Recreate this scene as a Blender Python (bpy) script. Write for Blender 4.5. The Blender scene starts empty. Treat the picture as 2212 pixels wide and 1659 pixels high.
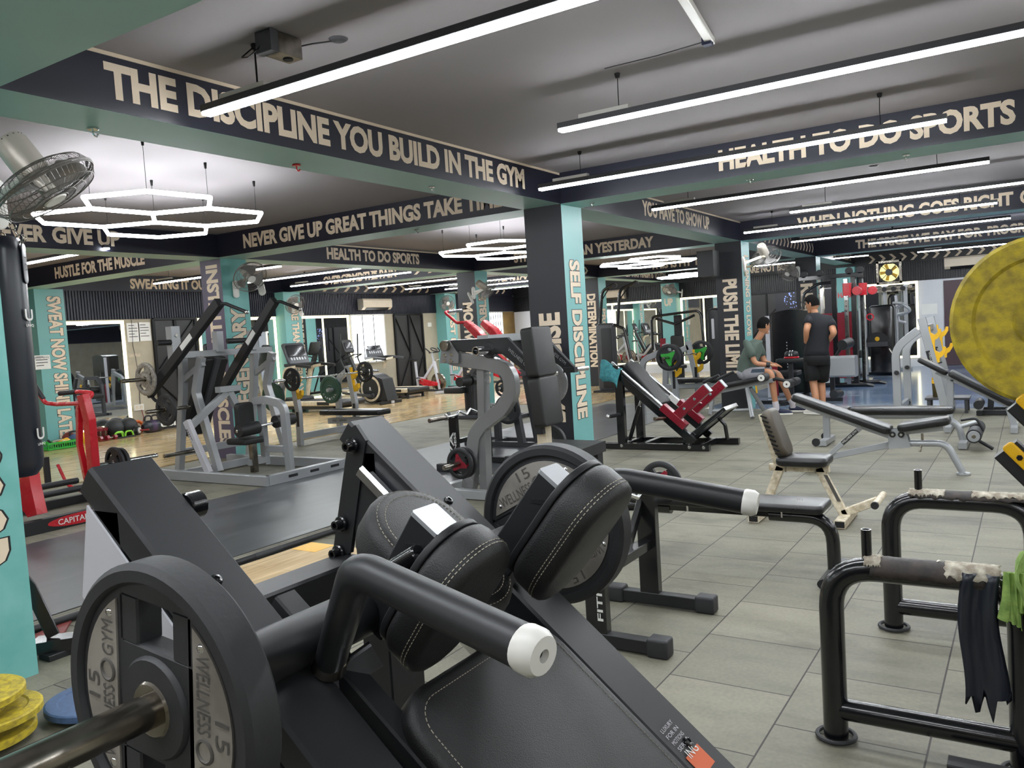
# A gym hall: pillars and painted beams, LED strips, machines, benches, two men talking.
# World: X runs along the lettered beam away to the right, Y away to the left, Z up, metres.
import bpy, bmesh, math, random
from mathutils import Vector, Matrix
SC = bpy.context.scene
COL = SC.collection
rnd = random.Random(7)
# ---------------------------------------------------------------- camera, world, exposure
cam = bpy.data.cameras.new('camera')
cam.sensor_width = 36.0
cam.lens = 28.72
cam.clip_start = 0.05
camo = bpy.data.objects.new('camera', cam)
COL.objects.link(camo)
right, up, fwd = (0.535213, -0.842454, -0.061788), (0.085721, -0.018601, 0.996146), (0.840356, 0.538447, -0.06226)
camo.matrix_world = Matrix(((right[0], up[0], -fwd[0], 0), (right[1], up[1], -fwd[1], 0), (right[2], up[2], -fwd[2], 1.48), (0, 0, 0, 1)))
SC.camera = camo
W = bpy.data.worlds.new('world')
SC.world = W
W.use_nodes = True
W.node_tree.nodes['Background'].inputs[0].default_value = (0.9, 0.95, 1.0, 1)
W.node_tree.nodes['Background'].inputs[1].default_value = 1.0
SC.view_settings.view_transform = 'Standard'
SC.view_settings.look = 'None'
SC.view_settings.exposure = 0.0
SC.view_settings.gamma = 1.0
SC.view_settings.use_curve_mapping = False
LED_POWER = 75.0
# ---------------------------------------------------------------- materials
def V(*a):
    return Vector(a[0]) if len(a) == 1 else Vector(a)
def lin(c):
    return tuple((x / 255 / 12.92) if x <= 10 else ((x / 255 + 0.055) / 1.055) ** 2.4 for x in c)
MATS = {}
def mat(name, rgb, rough=0.5, metal=0.0, var=0.12, scale=6.0, bump=0.0, bscale=60.0, coat=0.0, spec=0.5, rgb2=None, emit=0.0):
    """Procedural paint/metal/rubber: noise varies the colour and roughness, a finer noise gives bump."""
    m = bpy.data.materials.new(name)
    m.use_nodes = True
    nt = m.node_tree
    b = nt.nodes['Principled BSDF']
    c = lin(rgb)
    c2 = lin(rgb2) if rgb2 else tuple(x * (1 - var) for x in c)
    tc = nt.nodes.new('ShaderNodeTexCoord')
    n = nt.nodes.new('ShaderNodeTexNoise')
    n.inputs['Scale'].default_value = scale
    n.inputs['Detail'].default_value = 5
    nt.links.new(tc.outputs['Object'], n.inputs['Vector'])
    r = nt.nodes.new('ShaderNodeValToRGB')
    r.color_ramp.elements[0].position, r.color_ramp.elements[1].position = 0.35, 0.65
    r.color_ramp.elements[0].color = (*c2, 1)
    r.color_ramp.elements[1].color = (*c, 1)
    nt.links.new(n.outputs['Fac'], r.inputs['Fac'])
    nt.links.new(r.outputs['Color'], b.inputs['Base Color'])
    mr = nt.nodes.new('ShaderNodeMapRange')
    mr.inputs['To Min'].default_value = max(0.02, rough - 0.07)
    mr.inputs['To Max'].default_value = min(1, rough + 0.07)
    nt.links.new(n.outputs['Fac'], mr.inputs['Value'])
    nt.links.new(mr.outputs['Result'], b.inputs['Roughness'])
    b.inputs['Metallic'].default_value = metal
    b.inputs['Specular IOR Level'].default_value = spec
    if coat:
        b.inputs['Coat Weight'].default_value = coat
        b.inputs['Coat Roughness'].default_value = 0.12
    if bump:
        n2 = nt.nodes.new('ShaderNodeTexNoise')
        n2.inputs['Scale'].default_value = bscale
        n2.inputs['Detail'].default_value = 4
        nt.links.new(tc.outputs['Object'], n2.inputs['Vector'])
        bp = nt.nodes.new('ShaderNodeBump')
        bp.inputs['Strength'].default_value = bump
        bp.inputs['Distance'].default_value = 0.004
        nt.links.new(n2.outputs['Fac'], bp.inputs['Height'])
        nt.links.new(bp.outputs['Normal'], b.inputs['Normal'])
    if emit:
        b.inputs['Emission Color'].default_value = (*c, 1)
        b.inputs['Emission Strength'].default_value = emit
    MATS[name] = m
    return m
def glow(name, rgb, strength):
    m = bpy.data.materials.new(name)
    m.use_nodes = True
    nt = m.node_tree
    nt.nodes.remove(nt.nodes['Principled BSDF'])
    e = nt.nodes.new('ShaderNodeEmission')
    e.inputs[0].default_value = (*rgb, 1)
    e.inputs[1].default_value = strength
    nt.links.new(e.outputs[0], nt.nodes['Material Output'].inputs[0])
    MATS[name] = m
    return m
M = MATS
mat('ceiling_paint', (144, 139, 142), 0.8, var=0.06, scale=0.8, bump=0.15, bscale=9)
mat('navy_paint', (29, 31, 47), 0.45, var=0.2, scale=1.5)
mat('charcoal_paint', (34, 35, 41), 0.5, var=0.2, scale=1.5)
mat('plum_paint', (92, 84, 104), 0.5, var=0.15, scale=1.5)
mat('teal_paint', (116, 176, 174), 0.42, var=0.1, scale=1.2)
mat('teal_light', (168, 208, 205), 0.5, var=0.08, scale=1.2)
mat('teal_worn', (124, 186, 182), 0.5, var=0.1, scale=5, rgb2=(104, 172, 166))
mat('cream_paint', (226, 208, 184), 0.55, var=0.06)
mat('black_paint', (22, 23, 26), 0.45, var=0.2)
mat('white_paint', (226, 226, 222), 0.4, var=0.05)
mat('concrete', (178, 170, 150), 0.8, var=0.14, scale=3, bump=0.2, bscale=30)
mat('white_wall', (214, 216, 220), 0.8, var=0.05, scale=2)
mat('maroon_panel', (74, 52, 60), 0.45, var=0.15, scale=2)
mat('gold_paper', (150, 120, 66), 0.35, metal=0.4, var=0.25, scale=4)
mat('door_black', (38, 37, 38), 0.4, var=0.3, scale=2)
mat('dark_iron', (24, 24, 26), 0.4, metal=0.5, var=0.2)
mat('black_steel', (38, 39, 42), 0.42, metal=0.15, var=0.15, scale=5, bump=0.04, bscale=500)
mat('matt_black', (27, 28, 31), 0.5, var=0.18, scale=8, bump=0.05, bscale=400)
mat('gloss_black', (18, 19, 22), 0.22, var=0.25, scale=12, coat=0.5)
mat('leather', (29, 29, 30), 0.45, var=0.15, scale=14, bump=0.35, bscale=420)
mat('leather_shiny', (27, 27, 29), 0.3, var=0.2, scale=10, bump=0.12, bscale=250)
mat('leather_brown', (74, 66, 54), 0.45, var=0.2, scale=7, bump=0.2, bscale=250)
mat('thread', (176, 168, 150), 0.7)
mat('rubber', (44, 45, 48), 0.55, var=0.25, scale=9, bump=0.1, bscale=120)
mat('rubber_black', (30, 31, 34), 0.5, var=0.2, scale=9, bump=0.1, bscale=120)
mat('rubber_green', (38, 74, 58), 0.5, var=0.2, scale=9)
mat('rubber_blue', (70, 96, 134), 0.55, var=0.25, scale=9)
mat('rubber_red', (130, 52, 48), 0.5, var=0.2)
mat('rubber_yellow', (200, 178, 40), 0.55, var=0.3, scale=7, rgb2=(150, 132, 44), bump=0.3, bscale=50)
mat('cast_steel', (176, 171, 163), 0.45, metal=0.5, scale=9, rgb2=(130, 125, 119), bump=0.2, bscale=60)
mat('chrome', (222, 222, 224), 0.12, metal=1.0, var=0.05)
mat('chrome_worn', (168, 162, 152), 0.24, metal=1.0, scale=10, rgb2=(116, 110, 100))
mat('silver_paint', (168, 171, 174), 0.32, metal=0.35, var=0.07, scale=4)
mat('grey_paint', (140, 141, 142), 0.25, metal=0.3, var=0.07, scale=4, coat=0.4)
mat('light_grey', (188, 188, 194), 0.4, var=0.04)
mat('dark_grey', (72, 73, 77), 0.4, metal=0.2, var=0.1)
mat('ivory', (212, 200, 176), 0.42, rgb2=(190, 176, 150), scale=12)
mat('ivory_chipped', (222, 212, 190), 0.45, scale=26, rgb2=(176, 160, 132))
mat('red_paint', (196, 30, 44), 0.28, var=0.12, coat=0.4)
mat('crimson', (134, 22, 40), 0.3, var=0.12, coat=0.3)
mat('yellow_plastic', (238, 184, 24), 0.38, var=0.08)
mat('green_plastic', (52, 168, 62), 0.35, var=0.1)
mat('lime_plastic', (140, 214, 50), 0.4)
mat('orange_plastic', (226, 108, 42), 0.45)
mat('white_plastic', (224, 222, 216), 0.35, var=0.04)
mat('beige_plastic', (214, 200, 178), 0.4, var=0.06)
mat('fan_grey', (176, 170, 160), 0.35, metal=0.3, var=0.05)
mat('fan_wire', (120, 117, 114), 0.35, metal=0.6)
mat('fan_blade', (150, 147, 146), 0.3, metal=0.3)
mat('torn_vinyl', (70, 62, 58), 0.6, scale=22, rgb2=(44, 40, 40), bump=0.6, bscale=40)
mat('torn_foam', (206, 200, 184), 0.9, scale=30, rgb2=(140, 130, 116), bump=0.7, bscale=60)
mat('rag_green', (150, 178, 96), 0.9, scale=24, rgb2=(112, 142, 70), bump=0.8, bscale=80)
mat('towel_teal', (70, 140, 146), 0.95, scale=30, rgb2=(50, 112, 120), bump=0.9, bscale=160)
mat('vinyl_bag', (36, 40, 50), 0.3, var=0.15, scale=5, bump=0.06, bscale=90)
mat('paper', (232, 232, 228), 0.8, var=0.03)
mat('ink', (60, 60, 64), 0.8)
mat('skin', (190, 136, 102), 0.5, var=0.1, scale=9)
mat('hair', (16, 14, 14), 0.85, var=0.4, scale=60, bump=0.8, bscale=120, spec=0.15)
mat('shirt_grey', (90, 104, 96), 0.85, var=0.12, scale=9, bump=0.2, bscale=60)
mat('shorts_grey', (160, 160, 166), 0.8, var=0.12, scale=9, bump=0.25, bscale=40)
mat('shorts_side', (66, 78, 92), 0.8, var=0.12)
mat('shirt_black', (24, 27, 34), 0.8, var=0.15, scale=9, bump=0.2, bscale=60)
mat('shorts_black', (14, 15, 18), 0.85, var=0.15, scale=9, bump=0.25, bscale=40)
mat('sock', (206, 200, 206), 0.9)
mat('shoe_navy', (38, 44, 72), 0.7, var=0.2)
mat('shoe_white', (218, 214, 206), 0.6)
mat('screen', (28, 28, 34), 0.18, var=0.1)
mat('poster_blue', (26, 28, 44), 0.35, scale=2.2, rgb2=(20, 20, 26))
mat('plum_sticker', (70, 54, 84), 0.5)
mat('orange_label', (214, 96, 46), 0.5)
mat('smoke_glass', (80, 70, 40), 0.25, var=0.2)
mat('magnet', (84, 80, 76), 0.6)
glow('led_white', (0.93, 0.97, 1.0), LED_POWER)
glow('led_comb', (0.95, 0.98, 1.0), 34.0)
glow('led_warm', (1.0, 0.92, 0.6), 3.0)
glow('daylight', (0.93, 0.97, 1.0), 9.0)
glow('fan_glow', (1.0, 0.9, 0.35), 1.6)
glow('star_glow', (0.35, 0.45, 1.0), 1.2)
def mirror_mat():
    m = bpy.data.materials.new('mirror_glass')
    m.use_nodes = True
    nt = m.node_tree
    b = nt.nodes['Principled BSDF']
    b.inputs['Base Color'].default_value = (0.82, 0.84, 0.84, 1)
    b.inputs['Metallic'].default_value = 1.0
    tc, n, mr = nt.nodes.new('ShaderNodeTexCoord'), nt.nodes.new('ShaderNodeTexNoise'), nt.nodes.new('ShaderNodeMapRange')
    n.inputs['Scale'].default_value = 3
    mr.inputs['To Min'].default_value, mr.inputs['To Max'].default_value = 0.005, 0.02
    nt.links.new(tc.outputs['Object'], n.inputs['Vector'])
    nt.links.new(n.outputs['Fac'], mr.inputs['Value'])
    nt.links.new(mr.outputs['Result'], b.inputs['Roughness'])
    M['mirror_glass'] = m
mirror_mat()
def floor_mat(name, kind):
    m = bpy.data.materials.new(name)
    m.use_nodes = True
    nt = m.node_tree
    b = nt.nodes['Principled BSDF']
    L = nt.links.new
    def N(t, **kw):
        n = nt.nodes.new('ShaderNode' + t)
        for k, v in kw.items():
            n.inputs[k].default_value = v
        return n
    g = N('NewGeometry')
    mp = N('Mapping')
    L(g.outputs['Position'], mp.inputs['Vector'])
    def ramp(src, *st):
        r = N('ValToRGB')
        while len(r.color_ramp.elements) < len(st):
            r.color_ramp.elements.new(0.5)
        for e, (p, c) in zip(r.color_ramp.elements, st):
            e.position, e.color = p, (*lin(c), 1)
        L(src, r.inputs['Fac'])
        return r.outputs['Color']
    def mix(fac, a, c, mode='MIX'):
        x = nt.nodes.new('ShaderNodeMixRGB')
        x.blend_type = mode
        for sock, v in ((0, fac), (1, a), (2, c)):
            if hasattr(v, 'links'):
                L(v, x.inputs[sock])
            else:
                x.inputs[sock].default_value = v
        return x.outputs[0]
    if kind == 'tile':
        mp.inputs['Location'].default_value = (0.084, 0.168, 0)
        br = N('TexBrick', Scale=1.0)
        br.inputs['Brick Width'].default_value = 0.5
        br.inputs['Row Height'].default_value = 0.5
        br.inputs['Mortar Size'].default_value = 0.0035
        br.inputs['Mortar Smooth'].default_value = 0.2
        br.offset = 0.5
        br.inputs['Color1'].default_value = (*lin((140, 137, 123)), 1)
        br.inputs['Color2'].default_value = (*lin((127, 125, 112)), 1)
        br.inputs['Mortar'].default_value = (*lin((52, 46, 44)), 1)
        nz = N('TexNoise', Scale=0.9, Detail=3.0)
        L(mix(0.014, mp.outputs[0], nz.outputs['Color'], 'ADD'), br.inputs['Vector'])
        n1 = N('TexNoise', Scale=1.3, Detail=8.0, Roughness=0.65)
        m2 = N('Mapping')
        m2.inputs['Scale'].default_value = (2.4, 1.0, 1.0)
        L(g.outputs['Position'], m2.inputs['Vector'])
        L(m2.outputs[0], n1.inputs['Vector'])
        st = ramp(n1.outputs['Fac'], (0.3, (176, 174, 170)), (0.5, (232, 230, 226)), (0.72, (255, 252, 248)))
        c = mix(1.0, br.outputs['Color'], st, 'MULTIPLY')
        n3 = N('TexNoise', Scale=60.0, Detail=4.0)
        L(g.outputs['Position'], n3.inputs['Vector'])
        c = mix(0.16, c, ramp(n3.outputs['Fac'], (0.35, (70, 70, 66)), (0.7, (190, 190, 180))), 'OVERLAY')
        L(c, b.inputs['Base Color'])
        b.inputs['Roughness'].default_value = 0.62
        bp = N('Bump', Strength=0.5, Distance=0.004)
        inv = N('Invert')
        L(br.outputs['Fac'], inv.inputs['Color'])
        L(inv.outputs[0], bp.inputs['Height'])
        bp2 = N('Bump', Strength=0.15, Distance=0.002)
        L(n3.outputs['Fac'], bp2.inputs['Height'])
        L(bp.outputs[0], bp2.inputs['Normal'])
        L(bp2.outputs[0], b.inputs['Normal'])
    elif kind == 'gloss':
        n1 = N('TexNoise', Scale=1.6, Detail=6.0)
        m2 = N('Mapping')
        m2.inputs['Scale'].default_value = (0.5, 2.2, 1)
        L(g.outputs['Position'], m2.inputs['Vector'])
        L(m2.outputs[0], n1.inputs['Vector'])
        c = ramp(n1.outputs['Fac'], (0.4, (58, 60, 64)), (0.64, (76, 78, 82)), (0.74, (126, 128, 130)))
        L(c, b.inputs['Base Color'])
        mr = N('MapRange')
        mr.inputs['To Min'].default_value, mr.inputs['To Max'].default_value = 0.24, 0.42
        L(n1.outputs['Fac'], mr.inputs['Value'])
        L(mr.outputs[0], b.inputs['Roughness'])
        nw = N('TexNoise', Scale=5.0, Detail=2.0)
        m3 = N('Mapping')
        m3.inputs['Scale'].default_value = (0.6, 1.6, 1)
        L(g.outputs['Position'], m3.inputs['Vector'])
        L(m3.outputs[0], nw.inputs['Vector'])
        bp = N('Bump', Strength=0.07, Distance=0.02)
        L(nw.outputs['Fac'], bp.inputs['Height'])
        L(bp.outputs[0], b.inputs['Normal'])
    elif kind == 'blue':
        n1 = N('TexNoise', Scale=0.9, Detail=7.0, Roughness=0.6)
        m2 = N('Mapping')
        m2.inputs['Scale'].default_value = (1.0, 0.45, 1)
        L(g.outputs['Position'], m2.inputs['Vector'])
        L(m2.outputs[0], n1.inputs['Vector'])
        c = ramp(n1.outputs['Fac'], (0.3, (70, 92, 126)), (0.5, (112, 132, 160)), (0.68, (176, 184, 192)))
        L(c, b.inputs['Base Color'])
        b.inputs['Roughness'].default_value = 0.14
    else:
        br = N('TexBrick', Scale=1.0)
        br.inputs['Brick Width'].default_value = 1.2
        br.inputs['Row Height'].default_value = 0.14
        br.inputs['Mortar Size'].default_value = 0.0015
        br.inputs['Color1'].default_value = (*lin((222, 202, 164)), 1)
        br.inputs['Color2'].default_value = (*lin((208, 184, 142)), 1)
        br.inputs['Mortar'].default_value = (*lin((150, 122, 82)), 1)
        L(mp.outputs[0], br.inputs['Vector'])
        n1 = N('TexNoise', Scale=3.0, Detail=8.0)
        m2 = N('Mapping')
        m2.inputs['Scale'].default_value = (0.7, 6.0, 1)
        L(g.outputs['Position'], m2.inputs['Vector'])
        L(m2.outputs[0], n1.inputs['Vector'])
        c = mix(1.0, br.outputs['Color'], ramp(n1.outputs['Fac'], (0.3, (204, 190, 168)), (0.7, (255, 252, 246))), 'MULTIPLY')
        L(c, b.inputs['Base Color'])
        b.inputs['Roughness'].default_value = 0.16 if kind == 'wood' else 0.5
    M[name] = m
for _n, _k in (('floor_tiles', 'tile'), ('floor_gloss', 'gloss'), ('floor_blue', 'blue'), ('floor_wood', 'wood'), ('plywood', 'ply')):
    floor_mat(_n, _k)
# ---------------------------------------------------------------- mesh helpers
def perp(d, up=None):
    d = d.normalized()
    u = V(up) if up is not None else V(0, 0, 1)
    if abs(d.dot(u.normalized())) > 0.985:
        u = V(0, 1, 0) if abs(d.y) < 0.9 else V(1, 0, 0)
    s = d.cross(u).normalized()
    return s, s.cross(d).normalized()
def fillet(pts, r, n=6):
    pts = [V(p) for p in pts]
    if r <= 0 or len(pts) < 3:
        return pts
    out = [pts[0]]
    for i in range(1, len(pts) - 1):
        p, a, c = pts[i], pts[i - 1] - pts[i], pts[i + 1] - pts[i]
        ang = a.angle(c)
        if ang > 3.1:
            continue
        t = min(r / math.tan(ang / 2), a.length * 0.48, c.length * 0.48)
        p0, p2 = p + a.normalized() * t, p + c.normalized() * t
        for k in range(n + 1):
            s = k / n
            out.append((1 - s) ** 2 * p0 + 2 * s * (1 - s) * p + s * s * p2)
    out.append(pts[-1])
    return out
def rect(w, h, c=0.004):
    a, b = w / 2, h / 2
    c = min(c, a * 0.6, b * 0.6)
    return [(-a + c, -b), (a - c, -b), (a, -b + c), (a, b - c), (a - c, b), (-a + c, b), (-a, b - c), (-a, -b + c)]
def circ(r, n=12):
    return [(r * math.cos(2 * math.pi * k / n), r * math.sin(2 * math.pi * k / n)) for k in range(n)]
class MB:
    """Collects shapes into one mesh."""
    def __init__(s):
        s.v, s.f, s.mi, s.cur = [], [], [], 0
    def add(s, vs, fs):
        o = len(s.v)
        s.v += [V(p) for p in vs]
        for f in fs:
            s.f.append([i + o for i in f])
            s.mi.append(s.cur)
        return s
    def sweep(s, pts, prof, up=None, caps=True, closed=False, scales=None):
        pts = [V(p) for p in pts]
        n, m = len(pts), len(prof)
        rings, pu = [], None
        for i in range(n):
            if closed:
                d0, d1 = pts[i] - pts[i - 1], pts[(i + 1) % n] - pts[i]
            else:
                d0 = pts[i] - pts[i - 1] if i else pts[1] - pts[0]
                d1 = pts[i + 1] - pts[i] if i < n - 1 else d0
            d0, d1 = d0.normalized(), d1.normalized()
            t = d0 + d1
            t = t.normalized() if t.length > 1e-6 else d1
            if pu is None or up is not None:
                a, b = perp(t, up)
            else:
                b = (pu - t * pu.dot(t)).normalized()
                a = t.cross(b).normalized()
            pu = b
            k = 1 / max(0.45, math.cos(d0.angle(d1) / 2)) if d0.length and d1.length else 1
            bend = (d1 - d0)
            bend = bend.normalized() if bend.length > 1e-5 else None
            q = scales[i] if scales else 1
            ring = []
            for x, y in prof:
                off = (a * x + b * y) * q
                if bend is not None:
                    bb = (bend - t * bend.dot(t))
                    if bb.length > 1e-6:
                        bb.normalize()
                        off = off + bb * off.dot(bb) * (k - 1)
                ring.append(pts[i] + off)
            rings.append(ring)
        fs = []
        for i in range(n if closed else n - 1):
            j = (i + 1) % n
            for q in range(m):
                r = (q + 1) % m
                fs.append((i * m + q, i * m + r, j * m + r, j * m + q))
        if caps and not closed:
            fs.append(tuple(range(m - 1, -1, -1)))
            fs.append(tuple((n - 1) * m + q for q in range(m)))
        return s.add([p for r in rings for p in r], fs)
    def tube(s, pts, r, seg=10, fil=0.0, caps=True, n=6):
        return s.sweep(fillet(pts, fil, n), circ(r, seg), caps=caps)
    def bar(s, p, q, w, h, up=None, c=0.004):
        return s.sweep([p, q], rect(w, h, c), up=up)
    def rbar(s, pts, w, h, up=None, fil=0.0, c=0.004, n=6):
        return s.sweep(fillet(pts, fil, n), rect(w, h, c), up=up)
    def box(s, c, d, c_=0.003):
        c, d = V(c), V(d)
        k = max(range(3), key=lambda i: d[i])
        e = V(0, 0, 0)
        e[k] = d[k] / 2
        a, b = [(1, 2), (2, 0), (0, 1)][k]
        if k == 2:
            return s.bar(c - e, c + e, d.x, d.y, up=(0, 1, 0), c=c_)
        if k == 0:
            return s.bar(c - e, c + e, d.y, d.z, up=(0, 0, 1), c=c_)
        return s.bar(c - e, c + e, d.x, d.z, up=(0, 0, 1), c=c_)
    def lathe(s, prof, p, ax, seg=20, caps=True):
        """prof: (radius, distance along the axis)"""
        p, ax = V(p), V(ax).normalized()
        a, b = perp(ax)
        vs, fs, m = [], [], len(prof)
        for k in range(seg):
            t = 2 * math.pi * k / seg
            d = a * math.cos(t) + b * math.sin(t)
            for r, h in prof:
                vs.append(p + d * r + ax * h)
        for k in range(seg):
            j = (k + 1) % seg
            for i in range(m - 1):
                fs.append((k * m + i, j * m + i, j * m + i + 1, k * m + i + 1))
        if caps:
            fs.append([k * m for k in range(seg)][::-1])
            fs.append([k * m + m - 1 for k in range(seg)])
        return s.add(vs, fs)
    def cyl(s, p, q, r, r2=None, seg=14, c=0.003):
        p, q = V(p), V(q)
        L = (q - p).length
        r2 = r if r2 is None else r2
        c = min(c, L * 0.3, r * 0.4)
        return s.lathe([(r - c, 0), (r, c), (r2, L - c), (r2 - c, L)], p, q - p, seg)
    def ball(s, c, r, seg=14, n=8, ax=None):
        c = V(c)
        r = V(r) if hasattr(r, '__len__') else V(r, r, r)
        vs, fs = [], []
        for i in range(n + 1):
            t = math.pi * i / n
            for k in range(seg):
                a = 2 * math.pi * k / seg
                vs.append(c + V(r.x * math.sin(t) * math.cos(a), r.y * math.sin(t) * math.sin(a), r.z * math.cos(t)))
        for i in range(n):
            for k in range(seg):
                j = (k + 1) % seg
                fs.append((i * seg + k, (i + 1) * seg + k, (i + 1) * seg + j, i * seg + j))
        return s.add(vs, fs)
    def ring(s, c, ax, R, r, seg=32, rs=6):
        c, ax = V(c), V(ax).normalized()
        a, b = perp(ax)
        return s.sweep([c + (a * math.cos(2 * math.pi * k / seg) + b * math.sin(2 * math.pi * k / seg)) * R for k in range(seg)], circ(r, rs), up=ax, closed=True)
    def prism(s, pts, ext):
        pts, e = [V(p) for p in pts], V(ext)
        n = len(pts)
        return s.add(pts + [p + e for p in pts], [tuple(range(n - 1, -1, -1)), tuple(range(n, 2 * n))] + [(i, (i + 1) % n, (i + 1) % n + n, i + n) for i in range(n)])
    def sector(s, c, ax, r0, r1, a0, a1, t, zero=None, n=8):
        """ring sector of thickness t centred on c; angles in degrees from the direction zero"""
        c, ax = V(c), V(ax).normalized()
        a, b = perp(ax, zero)
        a, b = b, -a
        ang = [math.radians(a0 + (a1 - a0) * k / n) for k in range(n + 1)]
        f = lambda r, q: c + (a * math.cos(q) + b * math.sin(q)) * r - ax * t / 2
        return s.prism([f(r1, q) for q in ang] + [f(r0, q) for q in reversed(ang)], ax * t)
    def pad(s, c, u, v, L, Wd, T, r=0.04, e=0.02, W2=None, n=5, dome=0.0):
        """cushion: rounded rectangle L (along u) by Wd (along v; W2 at the +u end), T thick, centred on c"""
        c, u = V(c), V(u).normalized()
        w = u.cross(V(v)).normalized()
        v = w.cross(u).normalized()
        W2 = Wd if W2 is None else W2
        e = min(e, T * 0.49)
        out = []
        for sx, sy, a0 in ((1, 1, 0), (-1, 1, 90), (-1, -1, 180), (1, -1, 270)):
            ww = W2 if sx > 0 else Wd
            rr = min(r, L / 2 * 0.99, ww / 2 * 0.99)
            for k in range(n + 1):
                a = math.radians(a0 + 90 * k / n)
                out.append((sx * (L / 2 - rr), sy * (ww / 2 - rr), rr * math.cos(a), rr * math.sin(a), rr))
        lv = []
        for k in range(4):
            a = math.pi / 2 * k / 3
            lv.append((e * (1 - math.sin(a)), -T / 2 + e - e * math.cos(a)))
        lv = lv + [(i, -z) for i, z in reversed(lv)]
        m = len(out)
        vs, fs = [], []
        for ins, z in lv:
            for x, y, dx, dy, rr in out:
                k = max(0.05, (rr - ins) / rr) if rr else 1
                vs.append(c + u * (x + dx * k) + v * (y + dy * k) + w * z)
        nl = len(lv)
        for i in range(nl - 1):
            for q in range(m):
                j = (q + 1) % m
                fs.append((i * m + q, i * m + j, (i + 1) * m + j, (i + 1) * m + q))
        fs.append(tuple(range(m - 1, -1, -1)))
        fs.append(tuple((nl - 1) * m + q for q in range(m)))
        return s.add(vs, fs)
    def grid(s, P, nu, nv):
        """open sheet from a function P(i, j)"""
        vs = [P(i, j) for i in range(nu + 1) for j in range(nv + 1)]
        k = nv + 1
        return s.add(vs, [(i * k + j, (i + 1) * k + j, (i + 1) * k + j + 1, i * k + j + 1) for i in range(nu) for j in range(nv)])
def xf(mb, fn):
    mb.v = [fn(p) for p in mb.v]
    return mb
ORG = {}
def build(name, mb, mats, parent=None, org=None, smooth=40, solid=0.0):
    o_ = V(org) if org is not None else (ORG[parent.name] if parent else V(0, 0, 0))
    me = bpy.data.meshes.new(name)
    me.from_pydata([p - o_ for p in mb.v], [], mb.f)
    ml = mats if isinstance(mats, (list, tuple)) else [mats]
    for m in ml:
        me.materials.append(M[m])
    if len(ml) > 1:
        me.polygons.foreach_set('material_index', mb.mi)
    me.validate()
    me.update()
    bm = bmesh.new()
    bm.from_mesh(me)
    bmesh.ops.recalc_face_normals(bm, faces=bm.faces)
    bm.to_mesh(me)
    bm.free()
    me.polygons.foreach_set('use_smooth', [True] * len(me.polygons))
    me.set_sharp_from_angle(angle=math.radians(smooth))
    o = bpy.data.objects.new(name, me)
    COL.objects.link(o)
    ORG[o.name] = o_
    if solid:
        md = o.modifiers.new('thickness', 'SOLIDIFY')
        md.thickness = solid
        md.offset = 0
    if parent:
        o.parent = parent
    else:
        o.location = o_
    return o
def tag(o, label, cat, group=None, kind=None):
    o['label'], o['category'] = label, cat
    if group:
        o['group'] = group
    if kind:
        o['kind'] = kind
    return o
def thing(name, label, cat, loc=(0, 0, 0), group=None):
    o = bpy.data.objects.new(name, None)
    COL.objects.link(o)
    o.empty_display_size = 0.1
    o.location = loc
    ORG[o.name] = V(loc)
    return tag(o, label, cat, group)
def base_of(mb):
    xs, ys, zs = [p.x for p in mb.v], [p.y for p in mb.v], [p.z for p in mb.v]
    return V((min(xs) + max(xs)) / 2, (min(ys) + max(ys)) / 2, min(zs))
def one(name, mb, mats, label, cat, group=None, **kw):
    return tag(build(name, mb, mats, org=base_of(mb), **kw), label, cat, group)
def struct(name, mb, mats, parent=None, **kw):
    o = build(name, mb, mats, parent, **kw)
    if not parent:
        o['kind'] = 'structure'
    return o
def dup(src, mw, label=None, group=None):
    """a copy of a thing and of each of its parts, placed by a matrix"""
    def cp(o, par):
        c = o.copy()
        COL.objects.link(c)
        ORG[c.name] = ORG[o.name]
        if par:
            c.parent = par
        for ch in o.children:
            cp(ch, c)
        return c
    r = cp(src, None)
    r.matrix_world = mw
    if label:
        r['label'] = label
    if group:
        r['group'] = group
    return r
def frame(loc, xa, za):
    """matrix whose local x lies along xa and z along za"""
    z = V(za).normalized()
    y = z.cross(V(xa)).normalized()
    x = y.cross(z)
    return Matrix(((x.x, y.x, z.x, loc[0]), (x.y, y.y, z.y, loc[1]), (x.z, y.z, z.z, loc[2]), (0, 0, 0, 1)))
def rotz(loc, a, s=1.0):
    return Matrix.Translation(V(loc)) @ Matrix.Rotation(a, 4, 'Z') @ Matrix.Scale(s, 4)
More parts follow.
